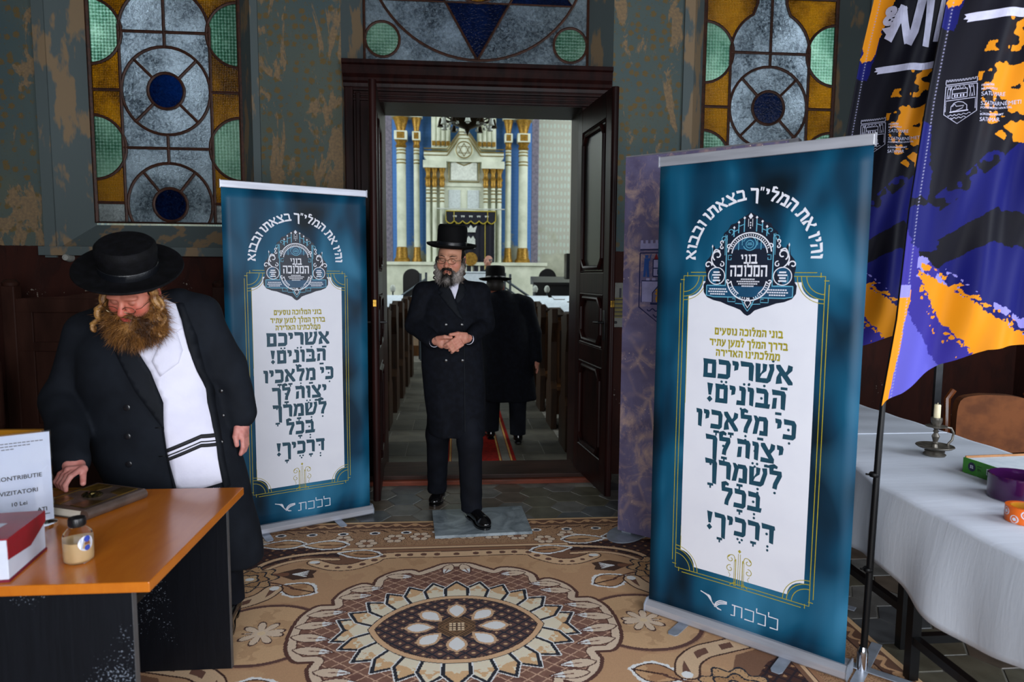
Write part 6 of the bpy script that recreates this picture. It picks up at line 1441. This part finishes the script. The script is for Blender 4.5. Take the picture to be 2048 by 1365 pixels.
def add_field(name, fn, lo, hi, h, mat, parent, vc=None, post=None):
    V, Q_ = nets(fn, lo, hi, h); o = npmesh(name, V if post is None else post(V), Q_, mat, parent, True, vert_col=None if vc is None else vc(V)); return o, V
def hat(parent, R_, c, crown, h_, brim, mat, curl=.01, top=1.04, flat_top=.012, oval=1.12):
    hr = bpy.data.objects.new('hat', None)
    m = MB(); n = 48
    prof = [(crown, 0), (crown*1.0, h_*.35), (crown*top, h_-flat_top*1.6), (crown*(top-.03), h_-flat_top*.5), (crown*(top-.12), h_), (crown*.4, h_+.004), (0.001, h_+.004)]
    m.lathe([(.001, .002)]+prof, n, cap=False)
    fix = lambda V: [tuple(place(np.array([(x, y*oval, z)]), R_, c)[0]) for x, y, z in V]
    m.V = fix(m.V); crown_o = m.build('hat', mat, parent, True)
    b = MB(); b.lathe([(crown*.9, -.002), (crown*1.05, -.003), ((crown+brim)/2, -.006), (brim-.006, -.004+curl), (brim, curl+.003), (brim-.001, curl+.009), (brim-.008, curl+.009), ((crown+brim)/2, .000), (crown*1.05, .004), (crown*.9, .005)], 64, cap=False)
    b.V = fix(b.V); b.build('hat_brim', mat, crown_o, True)
    rb = MB(); rb.lathe([(crown*1.012, .003), (crown*1.025, .004), (crown*1.03, .030), (crown*1.015, .032)], n, cap=False); rb.V = fix(rb.V); rb.build('hat_ribbon', M_satin, crown_o, True)
    return crown_o
def glasses(parent, R_, c, dz=0, rx=.0235, rz=.0155):
    g = MB(); fix = lambda p: tuple(place(np.array([p]), R_, c)[0])
    for s in (-1, 1):
        g.tube([fix((s*.031+rx*math.cos(a), -.111, .010+dz+rz*math.sin(a))) for a in np.linspace(0, 2*PI, 25)[:-1]], .0014, 6, closed=True)
        g.tube([fix(p) for p in ((s*.0545, -.107, .014+dz), (s*.070, -.098, .015+dz), (s*.083, .0, .012+dz))], .0012, 6)
    g.tube([fix(p) for p in ((-.008, -.107, .013+dz), (0, -.112, .016+dz), (.008, -.107, .013+dz))], .0012, 6)
    go = g.build('glasses', M_wire, parent, True)
    for s in (-1, 1): raw('lens', [fix((s*.031+rx*math.cos(a), -.107, .010+dz+rz*math.sin(a))) for a in np.linspace(0, 2*PI, 21)[:-1]], [tuple(range(20))], M_lens, go)
def curl_lock(parent, R_, c, path, r, turns, col, amp=.006, name='sidelock'):
    P = smooth_curve([tuple(p) for p in path], 10); n = len(P); Q_ = []
    for i, p in enumerate(P): t = i/(n-1); a = turns*2*PI*t; Q_.append(tuple(place(np.array([(p[0]+amp*math.cos(a)*min(1, t*3), p[1]+amp*math.sin(a)*min(1, t*3), p[2])]), R_, c)[0]))
    m = MB(); m.tube(Q_, [r*(1-.55*i/(n-1)) for i in range(n)], 8); m.build(name, col, parent, True)
def shoe(parent, heel, toe, zz=0, w=.043):
    h0, t0 = np.array(heel, float), np.array(toe, float); d = t0-h0; L = np.linalg.norm(d[:2]); a = math.atan2(d[1], d[0]); R_ = rotm(0, 0, a)
    def fn(P):
        q = (P-v3((h0[0], h0[1], zz))) @ R_.astype(f32)
        b = cap(q, (.035, 0, .045), (L-.06, 0, .036), .038, .035); b = smin(b, ell(q, (L-.055, 0, .028), (.058, w, .028)), .02); b = smin(b, cap(q, (.035, 0, .05), (.045, 0, .10), .040, .042), .02)
        return smax(b, .010-q[..., 2], .004)
    lo = np.minimum(h0, t0)-[.08, .08, 0]; hi = np.maximum(h0, t0)+[.08, .08, 0]
    o, _ = add_field('shoe', fn, (lo[0], lo[1], zz-.005), (hi[0], hi[1], zz+.16), .006, M_shoe, parent)
    s = MB(); pts = [(.0, -.030), (.07, -.036), (.10, -.030), (L-.08, -.046), (L-.02, -.032), (L, 0), (L-.02, .032), (L-.08, .046), (.10, .030), (.07, .036), (.0, .030), (-.012, 0)]
    q = smooth_curve(pts, 4, True); s.prism([(h0[0]+R_[0][0]*u+R_[0][1]*v, h0[1]+R_[1][0]*u+R_[1][1]*v) for u, v in q], zz, zz+.012, 'xy'); s.build('sole', M_shoe, o)
    return o
def button(parent, fn, x, z, r=.010, y0=-.9, col=None):
    y = float(front_y(fn, np.array([x]), np.array([z]), y0)[0]); m = MB(); m.lathe([(0, -.0055), (r*.7, -.0055), (r, -.004), (r, .004)], 14, (x, y, z), ax='y'); m.build('button', col or M_button, parent, True)

# ---------------------------------------------------------------- the man stepping out of the doorway
p1 = person('bearded man in tall black hat and long black coat stepping out, hands clasped', (0, 4.15, 0))
HR = rotm(math.radians(9), math.radians(3), math.radians(-13)); HC = np.array([-.026, -.045, 1.585])
def coat1(P):
    d = stack(P, [(1.47, -.025, .02, .10, .075), (1.42, -.022, .02, .165, .090), (1.36, -.022, .015, .180, .105), (1.22, -.025, 0, .183, .120), (1.08, -.022, 0, .186, .124), (.95, -.018, 0, .190, .128), (.75, -.008, 0, .184, .135), (.52, .003, -.01, .165, .140)], 1.49, .522)
    d = smin(d, chain(P, [(-.14, .02, 1.405), (-.190, .01, 1.390), (-.245, .0, 1.20), (-.135, -.165, 1.118)], [.058, .064, .058, .046], .02), .016)
    d = smin(d, chain(P, [(.10, .02, 1.405), (.146, .01, 1.390), (.182, .0, 1.205), (.085, -.165, 1.132)], [.058, .064, .058, .046], .02), .016)
    d = smin(d, cap(P, (.07, -.03, .85), (.085, -.085, .54), .06, .07), .08)
    d = smax(d, .522-P[..., 2], .01)
    w = .0035*np.sin(P[..., 2]*38+P[..., 0]*25)*np.exp(-((P[..., 2]-1.2)/.12)**2)+.003*np.sin(P[..., 0]*45+P[..., 2]*4)*np.clip((1.0-P[..., 2])*2.5, 0, 1)
    return d+w
def head1(P): q = (P-HC.astype(f32)) @ HR.astype(f32); return smin(face(q), cap(P, (-.024, -.02, 1.50), (-.022, .02, 1.38), .052, .062), .03)
V1, Q1 = nets(head1, (-.14, -.19, 1.36), (.10, .10, 1.73), .0032); vc1 = face_colour((V1-HC) @ HR, '#c08a70', '#b87560', '#a0604f')
def hand_field(P, wrist, knuckle, fingers, thumb, side):
    w_, k_ = np.array(wrist), np.array(knuckle); mid = (w_*.35+k_*.65); d = cap(P, w_, w_*.55+k_*.45, .024, .026); ax = (k_-w_)/np.linalg.norm(k_-w_)
    d = smin(d, cap(P, mid+side*.018, mid-side*.018, .020, .020), .018); d = smin(d, cap(P, k_+side*.024, k_-side*.026, .0125, .0115), .016)
    for F_ in fingers: d = smin(d, chain(P, F_, [.0100, .0092, .0088, .0078][:len(F_)], .004), .0045)
    d = smin(d, chain(P, thumb, [.0125, .0115, .0095], .005), .010); return d
hl = dict(wrist=(-.128, -.185, 1.118), knuckle=(-.052, -.232, 1.112), side=np.array([.05, .1, .99]), thumb=[(-.105, -.222, 1.137), (-.062, -.250, 1.146), (-.025, -.256, 1.143)],
          fingers=[[(-.052+.004*k, -.234, 1.136-.017*k), (-.015, -.243+.004*k, 1.128-.018*k), (.012, -.222+.004*k, 1.118-.018*k)] for k in range(4)])
hr_ = dict(wrist=(.080, -.188, 1.134), knuckle=(.014, -.252, 1.124), side=np.array([.55, .1, .83]), thumb=[(.060, -.222, 1.158), (.012, -.258, 1.166), (-.030, -.262, 1.160)],
           fingers=[[(.012+.009*k, -.258, 1.146-.0145*k), (-.020+.009*k, -.276, 1.126-.0145*k), (-.046+.010*k, -.272, 1.108-.0140*k), (-.060+.013*k, -.262, 1.098-.0135*k)] for k in range(4)])
VL, QL = nets(lambda P: hand_field(P, **hl), (-.17, -.31, 1.02), (.06, -.15, 1.20), .0028); VR, QR = nets(lambda P: hand_field(P, **hr_), (-.12, -.31, 1.02), (.12, -.15, 1.20), .0028)
def trunk1(P): return smin(stack(P, [(1.44, -.022, .02, .06, .05), (1.38, -.022, .02, .13, .07), (1.2, -.02, 0, .14, .09), (.9, -.02, 0, .14, .09)], 1.45, .85), smin(chain(P, [(-.17, .01, 1.36), (-.24, 0, 1.20), (-.125, -.185, 1.118)], [.04, .036, .026], .02), chain(P, [(.13, .01, 1.36), (.18, 0, 1.205), (.080, -.188, 1.134)], [.04, .036, .026], .02), .03), .03)
VT, QT = nets(trunk1, (-.33, -.25, .82), (.27, .16, 1.48), .011)
def skin_of(V, s='#c48d78', w='#b4705e'): n = fbm(V[:, 0]*4, V[:, 2]*4+V[:, 1]*3, 9, 22, 2)[:, None]; return np.array(C(s))*(1-n)+np.array(C(w))*n
allV = np.concatenate([V1, VL, VR, VT]); allQ = np.concatenate([Q1, QL+len(V1), QR+len(V1)+len(VL), QT+len(V1)+len(VL)+len(VR)])
npmesh('body', allV, allQ, M_skin, p1, True, vert_col=np.concatenate([vc1, skin_of(VL), skin_of(VR), skin_of(VT)]))
coat_o, _ = add_field('coat', coat1, (-.36, -.27, .49), (.30, .20, 1.52), .0085, M_wool, p1)
def legs1(P): return smin(chain(P, [(-.085, .02, .80), (-.112, .10, .50), (-.122, .255, .09)], [.085, .072, .062], .03), chain(P, [(.055, -.02, .80), (.085, -.115, .50), (.096, -.115, .085)], [.085, .074, .064], .03), .02)+.003*np.sin(P[..., 2]*60+P[..., 0]*40)*np.clip(.4-P[..., 2], 0, .3)*2
add_field('trousers', lambda P: smax(legs1(P), .075-P[..., 2], .008), (-.22, -.22, .05), (.18, .36, .86), .0085, M_trouser, p1)
shoe(p1, (-.10, .335, 0), (-.150, .185, 0)); shoe(p1, (.085, -.065, 0), (.183, -.318, 0), .0255)
# shirt, lapels, front edge, buttons
drape(coat1, [(-.062, 1.462), (.022, 1.462), (.016, 1.42), (-.004, 1.356), (-.026, 1.41)], .0035, 'shirt', M_shirt, p1, .01, .003, .001)
sc = MB(); sc.lathe([(.062, 0), (.064, .01), (.060, .035), (.057, .036), (.058, .0)], 28, (-.023, -.005, 1.425), cap=False); sc.build('shirt_collar', M_shirt, p1, True)
drape(coat1, [(-.085, 1.455), (-.060, 1.462), (-.028, 1.41), (-.004, 1.352), (.046, 1.232), (.010, 1.255), (-.055, 1.33), (-.098, 1.385), (-.080, 1.395), (-.105, 1.41)], .0045, 'lapel', M_lapel, coat_o, .012, .005)
drape(coat1, [(.045, 1.455), (.020, 1.462), (.014, 1.41), (-.002, 1.356), (.010, 1.325), (.050, 1.365), (.062, 1.385), (.050, 1.395), (.068, 1.41)], .004, 'lapel', M_lapel, coat_o, .012, .005)
drape(coat1, [(.044, 1.235), (.052, 1.232), (.056, 1.1), (.058, .8), (.060, .53), (.050, .53), (.049, .8), (.048, 1.1)], .0025, 'front_edge', M_lapel, coat_o, .012, .004)
for x, z in ((-.057, 1.206), (.036, 1.206), (-.057, .994), (.040, .993)): button(coat_o, coat1, x, z, .0105)
for c_, e_ in (((-.138, -.158, 1.114), (-.121, -.190, 1.114)), ((.088, -.160, 1.128), (.074, -.192, 1.130))): m = MB(); m.tube([c_, e_], [.036, .034], 18); m.build('cuff', M_shirt, p1, True)
hat(p1, rotm(math.radians(6), math.radians(4.5), math.radians(-10)), (-.022, -.025, 1.668), .088, .128, .150, M_felt, .008, 1.0, .02)
glasses(p1, HR, HC, .0)
# hair, beard and sidelocks
def beard1(q):
    M_ = mirr(q); d = chain(M_, [(.072, -.012, .012), (.071, -.030, -.035), (.050, -.062, -.088), (.0, -.086, -.108)], [.011, .015, .022, .026], .02)
    d = smin(d, ell(q, (0, -.072, -.100), (.044, .038, .034)), .02); d = smin(d, chain(M_, [(.004, -.104, -.036), (.020, -.098, -.040), (.034, -.086, -.056), (.038, -.078, -.075)], [.006, .0075, .0075, .010], .006), .010)
    d = smin(d, cap(q, (0, -.098, -.068), (0, -.096, -.082), .008, .014), .01); d = smax(d, -ell(q, (0, -.112, -.0525), (.019, .020, .0055)), .004)
    return d+.0022*np.sin(q[..., 0]*260+q[..., 2]*150)*np.sin(q[..., 2]*310+q[..., 1]*120)
VB, QB = nets(beard1, (-.10, -.14, -.16), (.10, .03, .04), .003)
gcol = np.array(C('#15100d'))[None]*np.ones((len(VB), 1)); gm = np.clip((np.abs(VB[:, 0])-.028)/.025, 0, 1)*np.clip((-.0-VB[:, 2])/.03, 0, 1); chin = np.clip(1-np.hypot(VB[:, 0]/.03, (VB[:, 2]+.105)/.03), 0, 1); gmix = np.clip(gm*1.1+chin*.8, 0, 1)*(.5+fbm(VB[:, 0]*8, VB[:, 2]*3, 4, 24, 2)); gcol = gcol*(1-gmix[:, None])+np.array(C('#8c8580'))*gmix[:, None]
npmesh('beard', place(VB, HR, HC), QB, M_hairattr, p1, True, vert_col=gcol)
NB = normals(beard1, VB.astype(f32)) @ HR.T; strands('beard_hairs', place(VB, HR, HC), NB, M_hairattr, p1, 2600, .016, 3, .55, .35, .0008, col=gcol)
def hair1(q): M_ = mirr(q); return smax(ell(q, (0, .022, .03), (.082, .098, .090)), -(smin(ell(q, (0, -.11, -.02), (.066, .105, .15)), q[..., 2]+.055, .01)), .008)
VH, QH = nets(hair1, (-.10, -.10, -.08), (.10, .14, .14), .005); npmesh('hair', place(VH, HR, HC), QH, M_hairattr, p1, True, vert_col=np.array(C('#0f0b09'))[None]*np.ones((len(VH), 1)))
M_darkhair = pm('dark_brown_hair', '#1a110c', .5, col2='#2c1d12', nscale=60, bscale=200); M_greyhair = pm('greying_hair', '#4a3f38', .55, col2='#2a221d', nscale=60, bscale=200)
curl_lock(p1, HR, HC, [(-.078, -.015, .02), (-.086, -.02, -.03), (-.092, -.022, -.08), (-.096, -.02, -.115)], .010, 4, M_darkhair)
curl_lock(p1, HR, HC, [(.080, -.015, .02), (.086, -.03, -.04), (.084, -.04, -.09), (.080, -.045, -.125)], .010, 4, M_greyhair)
for s in (-1, 1): m = MB(); m.tube([tuple(place(np.array([p]), HR, HC)[0]) for p in ((s*.014, -.096, .033), (s*.030, -.099, .040), (s*.050, -.088, .034))], [.0022, .0032, .0018], 6); m.build('eyebrow', M_darkhair, p1, True)

# ---------------------------------------------------------------- the heavy man behind the desk
p2 = person('man with long brown beard and wide black hat looking down behind the desk', (-1.2, 2.9, 0))
HR2 = rotm(math.radians(32), math.radians(3.5), math.radians(-4)); HC2 = np.array([.004, -.235, 1.425])
def coat2(P):
    d = stack(P, [(1.40, -.005, -.03, .12, .09), (1.33, -.045, -.02, .225, .125), (1.20, -.055, -.03, .265, .155), (1.05, -.045, -.03, .28, .175), (.90, -.02, -.03, .285, .185), (.75, .01, -.02, .285, .185), (.60, .05, 0, .285, .18), (.43, .085, .01, .28, .175), (.24, .10, .02, .27, .17)], 1.43, .27)
    d = smin(d, chain(P, [(-.15, -.02, 1.33), (-.275, -.01, 1.255), (-.375, -.03, .99), (-.205, -.335, .815)], [.075, .088, .085, .066], .025), .02)
    d = smin(d, chain(P, [(.08, -.02, 1.37), (.150, .0, 1.325), (.236, .03, 1.11), (.298, .005, .915)], [.072, .086, .082, .070], .025), .02)
    w = .006*np.sin(P[..., 2]*34-P[..., 0]*22)*np.exp(-((P[..., 2]-.93)/.13)**2-((P[..., 0]+.36)/.12)**2)+.005*np.sin(P[..., 0]*30+P[..., 2]*6)*np.clip((.75-P[..., 2])*3, 0, 1)+.004*np.sin(P[..., 2]*18+P[..., 0]*14)+.006*np.sin(P[..., 2]*42+P[..., 0]*38)*np.exp(-((P[..., 2]-1.05)/.09)**2-((P[..., 0]-.24)/.08)**2)+.004*np.sin(P[..., 2]*55-P[..., 0]*30)*np.exp(-((P[..., 2]-.84)/.06)**2-((P[..., 0]+.24)/.12)**2)
    return d+w
coat_o2, _ = add_field('coat', coat2, (-.50, -.42, .24), (.44, .24, 1.46), .0095, M_suit, p2)
def head2(P): q = (P-HC2.astype(f32)) @ HR2.astype(f32); return smin(face(q), cap(P, (-.012, -.17, 1.38), (-.01, -.03, 1.33), .060, .072), .03)
V2, Q2 = nets(head2, (-.15, -.42, 1.24), (.12, .02, 1.60), .0034); vc2 = face_colour((V2-HC2) @ HR2, '#b8705c', '#b35a4a', '#a8433f')
ha = dict(wrist=(-.212, -.325, .822), knuckle=(-.150, -.402, .800), side=np.array([.80, .55, -.1]), thumb=[(-.168, -.352, .815), (-.130, -.392, .795), (-.112, -.432, .757)],
          fingers=[[(-.132-.016*k, -.405+.004*k, .800), (-.142-.018*k, -.452+.012*k, .788), (-.150-.018*k, -.472+.014*k, .764), (-.150-.017*k, -.470+.016*k, .745)] for k in range(4)])
VA, QA = nets(lambda P: hand_field(P, **ha), (-.30, -.53, .70), (-.06, -.26, .88), .003)
hb = dict(wrist=(.302, -.005, .90), knuckle=(.316, -.012, .825), side=np.array([.1, .99, .05]), thumb=[(.298, -.035, .87), (.296, -.055, .83), (.302, -.060, .795)],
          fingers=[[(.318, -.036+.018*k, .820), (.320, -.040+.018*k, .78), (.310, -.040+.018*k, .752)] for k in range(4)])
VC, QC = nets(lambda P: hand_field(P, **hb), (.25, -.10, .72), (.40, .08, .95), .004)
def trunk2(P): return smin(stack(P, [(1.35, -.01, -.03, .09, .07), (1.28, -.04, -.02, .17, .09), (1.0, -.03, -.03, .22, .13), (.7, 0, -.02, .22, .13)], 1.37, .7), smin(chain(P, [(-.26, -.01, 1.25), (-.36, -.03, .99), (-.212, -.325, .822)], [.05, .048, .030], .02), chain(P, [(.14, 0, 1.32), (.232, .03, 1.11), (.302, -.005, .90)], [.05, .048, .030], .02), .03), .03)
VU, QU = nets(trunk2, (-.45, -.38, .68), (.40, .15, 1.40), .014)
off = np.cumsum([0, len(V2), len(VA), len(VC)])
npmesh('body', np.concatenate([V2, VA, VC, VU]), np.concatenate([Q2, QA+off[1], QC+off[2], QU+off[3]]), M_skin, p2, True, vert_col=np.concatenate([vc2, skin_of(VA, '#c58a80', '#b06a62'), skin_of(VC, '#c58a80', '#b06a62'), skin_of(VU)]))
SH = [(.045, 1.405), (.10, 1.37), (.158, 1.225), (.217, 1.045), (.250, .86), (.272, .662), (.19, .645), (.105, .655), (.084, .81), (.076, 1.0), (.03, 1.12), (-.033, 1.225), (-.02, 1.33)]
shirt2 = drape(coat2, SH, .006, 'shirt', M_shirt, p2, .016, .004, .0016)
for k, (dz, w) in enumerate(((0, .016), (-.021, .005), (-.036, .014))):
    drape(coat2, [(.083, .812+dz-w/2), (.20, .858+dz-w/2), (.256, .852+dz-w/2), (.256, .852+dz+w/2), (.20, .858+dz+w/2), (.083, .812+dz+w/2)], .0095, 'woven_stripe', pm('black_woven_stripe', '#0c0d14', .7), shirt2, .012, .002, .0016)
drape(coat2, [(.098, 1.315), (.138, 1.20), (.125, 1.15), (.065, 1.10), (.035, 1.16)], .011, 'chest_pocket', M_shirt, shirt2, .014, .002, .001)
drape(coat2, [(.050, 1.405), (.100, 1.378), (.132, 1.285), (.112, 1.268), (.065, 1.31), (.025, 1.37)], .014, 'shirt_collar', M_shirt, shirt2, .012, .004)
m = MB(); m.tube([(-.01, -.055, 1.345), (-.012, -.115, 1.36)], [.082, .078], 24, cap=False); m.build('collar_band', M_shirt, shirt2, True)
drape(coat2, [(-.05, 1.25), (-.03, 1.225), (.03, 1.12), (.074, 1.0), (.082, .90), (.060, .93), (-.02, 1.05), (-.075, 1.15), (-.10, 1.20)], .011, 'lapel', M_lapel, coat_o2, .014, .006)
drape(coat2, [(.105, 1.385), (.125, 1.38), (.175, 1.25), (.220, 1.06), (.262, .82), (.288, .64), (.268, .62), (.246, .82), (.205, 1.04), (.150, 1.225)], .012, 'lapel', M_lapel, coat_o2, .014, .006)
drape(coat2, [(.082, .90), (.088, .80), (.105, .64), (.094, .64), (.078, .80), (.072, .90)], .004, 'front_edge', M_lapel, coat_o2, .012, .006)
for x, z in ((-.053, .985), (-.058, .872), (-.062, .76)): button(coat_o2, coat2, x, z, .0125)
for x, z in ((.062, .905), (.066, .79)): drape(coat2, [(x-.014, z-.0015), (x+.014, z-.0015), (x+.014, z+.0015), (x-.014, z+.0015)], .002, 'buttonhole', M_iron, coat_o2, .01, .001)
for x, z in ((.244, 1.02), (.252, .92), (.256, .82)): button(coat_o2, coat2, x, z, .008)
fr = MB(); r_ = random.Random(4)
for x0 in (.258, .266, .273, .280): fr.tube([(x0, -.215, .665), (x0+.004, -.222, .62), (x0-.003+r_.uniform(-.004, .004), -.218, .56), (x0+.002, -.222, .50)], .0016, 5)
fr.build('fringe_cords', M_shirt, shirt2, True)
for c_, e_ in (((-.215, -.318, .825), (-.196, -.345, .812)),): m = MB(); m.tube([c_, e_], [.046, .043], 18); m.build('cuff', M_shirt, p2, True)
add_field('trousers', lambda P: smin(chain(P, [(-.06, .05, .62), (-.05, .03, .35), (-.05, .04, .075)], [.12, .085, .075], .03), chain(P, [(.16, .05, .62), (.19, .03, .35), (.20, .06, .075)], [.12, .085, .075], .03), .02), (-.2, -.12, .07), (.36, .22, .76), .012, M_trouser, p2)
shoe(p2, (.215, .10, 0), (.245, -.18, 0), .009, .047); shoe(p2, (-.05, .10, 0), (-.06, -.17, 0), .009, .047)
hat(p2, rotm(0, math.radians(6.5), 0) @ HR2 @ rotm(math.radians(-3)), tuple(place(np.array([(0, .012, .094)]), HR2, HC2)[0]), .096, .108, .182, M_plush, .006, 1.06, .018, 1.06)
glasses(p2, HR2, HC2, -.012, .0225, .0135)
def beard2(q):
    M_ = mirr(q); d = chain(M_, [(.074, -.006, .0), (.076, -.022, -.045), (.064, -.055, -.105), (.0, -.080, -.125)], [.014, .022, .038, .044], .03)
    d = smin(d, ell(q, (0, -.075, -.122), (.080, .046, .050)), .03); d = smin(d, chain(M_, [(.004, -.104, -.036), (.022, -.099, -.041), (.040, -.086, -.060), (.046, -.078, -.085)], [.006, .009, .010, .016], .008), .012)
    d = smin(d, cap(q, (0, -.100, -.068), (0, -.098, -.085), .008, .018), .012); d = smax(d, -ell(q, (0, -.112, -.052), (.026, .022, .0080)), .004)
    return d+.003*np.sin(q[..., 0]*190+q[..., 2]*110)*np.sin(q[..., 2]*230+q[..., 1]*90)
VB, QB = nets(beard2, (-.15, -.17, -.23), (.15, .06, .05), .0036); nn = fbm(VB[:, 0]*6+VB[:, 1]*2, VB[:, 2]*6, 12, 9, 3); t_ = np.clip((nn-.3)/.4, 0, 1)[:, None]; bc = np.array(C('#3a2210'))*(1-t_)+np.array(C('#7d5326'))*t_
lw_ = np.clip(1-np.hypot(VB[:, 0]/.022, (VB[:, 2]+.080)/.022), 0, 1)[:, None]; bc = bc*(1-lw_)+np.array(C('#a87a44'))*lw_
npmesh('beard', place(VB, HR2, HC2), QB, M_hairattr, p2, True, vert_col=bc); NB = normals(beard2, VB.astype(f32)) @ HR2.T
strands('beard_hairs', place(VB, HR2, HC2), NB, M_hairattr, p2, 9000, .026, 5, .35, .55, .0008, keep=np.hypot(VB[:, 0]/1.3, VB[:, 2]+.052) > .019, col=bc*1.15)
VH, QH = nets(hair1, (-.10, -.10, -.08), (.10, .14, .14), .006); npmesh('hair', place(VH, HR2, HC2), QH, M_hairattr, p2, True, vert_col=np.array(C('#2c1b0e'))[None]*np.ones((len(VH), 1)))
M_blond = pm('golden_brown_hair', '#6b4520', .45, col2='#a87d45', nscale=50, bscale=150, bstr=.5)
for s, pth in ((-1, [(-.080, -.03, .03), (-.100, -.055, -.02), (-.120, -.08, -.07), (-.138, -.10, -.115)]), (1, [(.082, -.02, .03), (.094, -.035, -.03), (.098, -.055, -.08), (.096, -.085, -.13)])):
    curl_lock(p2, HR2, HC2, pth, .015, 3, M_blond, .007); curl_lock(p2, HR2, HC2, [(a+s*.006, b+.006, c) for a, b, c in pth], .011, -3, M_blond, .010)

# ---------------------------------------------------------------- the man walking away up the aisle
p3 = person('man in black hat and long black coat walking away up the aisle', (.47, 6.45, HZ)); Z3 = -HZ
def coat3(P):
    d = stack(P, [(1.40, -.04, 0, .10, .08), (1.33, -.02, 0, .19, .11), (1.20, -.01, 0, .225, .14), (1.0, 0, 0, .235, .15), (.75, .02, 0, .245, .16), (.40, .05, 0, .255, .165)], 1.44, .385)
    d = smin(d, chain(P, [(.12, 0, 1.34), (.195, .0, 1.30), (.275, .03, 1.03), (.30, -.02, .79)], [.07, .078, .072, .055], .03), .035); d = smin(d, chain(P, [(-.14, 0, 1.33), (-.22, .0, 1.28), (-.27, .05, 1.03), (-.25, .12, .82)], [.07, .078, .072, .055], .03), .035)
    return d+.005*np.sin(P[..., 0]*28+P[..., 2]*3)*np.clip(1.0-P[..., 2], 0, .6)
add_field('coat', coat3, (-.38, -.24, .36), (.42, .26, 1.46), .014, M_wool, p3)
HC3 = np.array([-.095, .03, 1.475]); HR3 = rotm(math.radians(-6), 0, math.radians(176))
def head3(P): q = (P-HC3.astype(f32)) @ HR3.astype(f32); return smin(face(q), cap(P, (-.09, .02, 1.42), (-.05, 0, 1.30), .058, .07), .03)
V3, Q3 = nets(head3, (-.22, -.11, 1.27), (.04, .19, 1.63), .006)
h3 = dict(wrist=(.302, -.025, .79), knuckle=(.306, -.03, .725), side=np.array([.1, .99, .05]), thumb=[(.29, -.055, .77), (.288, -.07, .735), (.292, -.075, .705)], fingers=[[(.306, -.055+.018*k, .72), (.306, -.058+.018*k, .685), (.298, -.058+.018*k, .655)] for k in range(4)])
V4, Q4 = nets(lambda P: hand_field(P, **h3), (.22, -.13, .62), (.38, .06, .84), .006)
def trunk3(P): return smin(stack(P, [(1.36, -.05, 0, .06, .05), (1.28, -.02, 0, .14, .07), (.9, 0, 0, .17, .09)], 1.38, .85), chain(P, [(.19, 0, 1.27), (.27, .03, 1.03), (.302, -.025, .78)], [.045, .04, .028], .02), .03)
VW, QW = nets(trunk3, (-.25, -.15, .72), (.36, .15, 1.42), .016)
npmesh('body', np.concatenate([V3, V4, VW]), np.concatenate([Q3, Q4+len(V3), QW+len(V3)+len(V4)]), M_skin, p3, True, vert_col=np.concatenate([skin_of(V3, '#8f5a48', '#7a4636'), skin_of(V4), skin_of(VW)]))
def hair3(q): return smax(ell(q, (0, .020, .02), (.083, .101, .085)), -(ell(q, (0, -.10, -.02), (.075, .10, .15))), .01)
V5, Q5 = nets(lambda q: smax(hair3(q), -(q[..., 2]+.035), .01), (-.10, -.1, -.08), (.1, .14, .12), .006); npmesh('hair', place(V5, HR3, HC3), Q5, M_hairattr, p3, True, vert_col=np.array(C('#2b2724'))[None]*np.ones((len(V5), 1)))
hat(p3, rotm(math.radians(-4), 0, 0), (-.095, .02, 1.535), .092, .130, .155, M_felt, .006, 1.0, .02)
add_field('trousers', lambda P: smin(chain(P, [(-.11, .02, .7), (-.12, .10, .42), (-.13, .02, .085)], [.10, .085, .075], .03), chain(P, [(.11, 0, .7), (.12, -.04, .42), (.115, -.14, .085)], [.10, .085, .075], .03), .02), (-.26, -.28, .08), (.26, .26, .76), .014, M_trouser, p3)
shoe(p3, (-.13, -.03, 0), (-.15, .24, 0), .011); shoe(p3, (.115, -.20, 0), (.13, .07, 0), .011)
# ---------------------------------------------------------------- the bald man far off by the ark
p4 = person('bald man in dark suit far off beside the ark curtain', (.73, 15.4, .12))
def coat4(P): return smin(stack(P, [(1.5, 0, 0, .08, .07), (1.42, 0, 0, .20, .11), (1.1, 0, 0, .22, .13), (.7, 0, 0, .22, .13)], 1.52, .7), smin(chain(P, [(-.18, 0, 1.40), (-.27, 0, 1.12), (-.24, -.1, .88)], [.07, .06, .05], .03), chain(P, [(.18, 0, 1.40), (.27, 0, 1.12), (.24, -.1, .88)], [.07, .06, .05], .03), .03), .03)
add_field('jacket', coat4, (-.38, -.2, .66), (.38, .2, 1.56), .02, pm('dark_teal_suiting', '#10202a', .8), p4)
R4 = rotm(0, 0, math.radians(-50)); C4_ = np.array([0, -.02, 1.69])
V6, Q6 = nets(lambda P: smin(face((P-C4_.astype(f32)) @ R4.astype(f32)), cap(P, (0, 0, 1.64), (0, .01, 1.48), .055, .065), .03), (-.15, -.16, 1.45), (.15, .14, 1.85), .009)
npmesh('body', V6, Q6, M_skin, p4, True, vert_col=skin_of(V6, '#b98a78', '#a87060'))
V7, Q7 = nets(lambda q: smax(hair3(q), q[..., 2]-.05, .01), (-.1, -.1, -.08), (.1, .14, .12), .008); npmesh('hair', place(V7, R4, C4_), Q7, M_hairattr, p4, True, vert_col=np.array(C('#4a4a4c'))[None]*np.ones((len(V7), 1)))
add_field('trousers', lambda P: smin(cap(P, (-.1, 0, .75), (-.11, 0, .08), .11, .08), cap(P, (.1, 0, .75), (.11, 0, .08), .11, .08), .02), (-.25, -.15, .05), (.25, .15, .88), .025, M_trouser, p4)
shoe(p4, (-.11, .05, 0), (-.12, -.2, 0)); shoe(p4, (.11, .05, 0), (.12, -.2, 0))
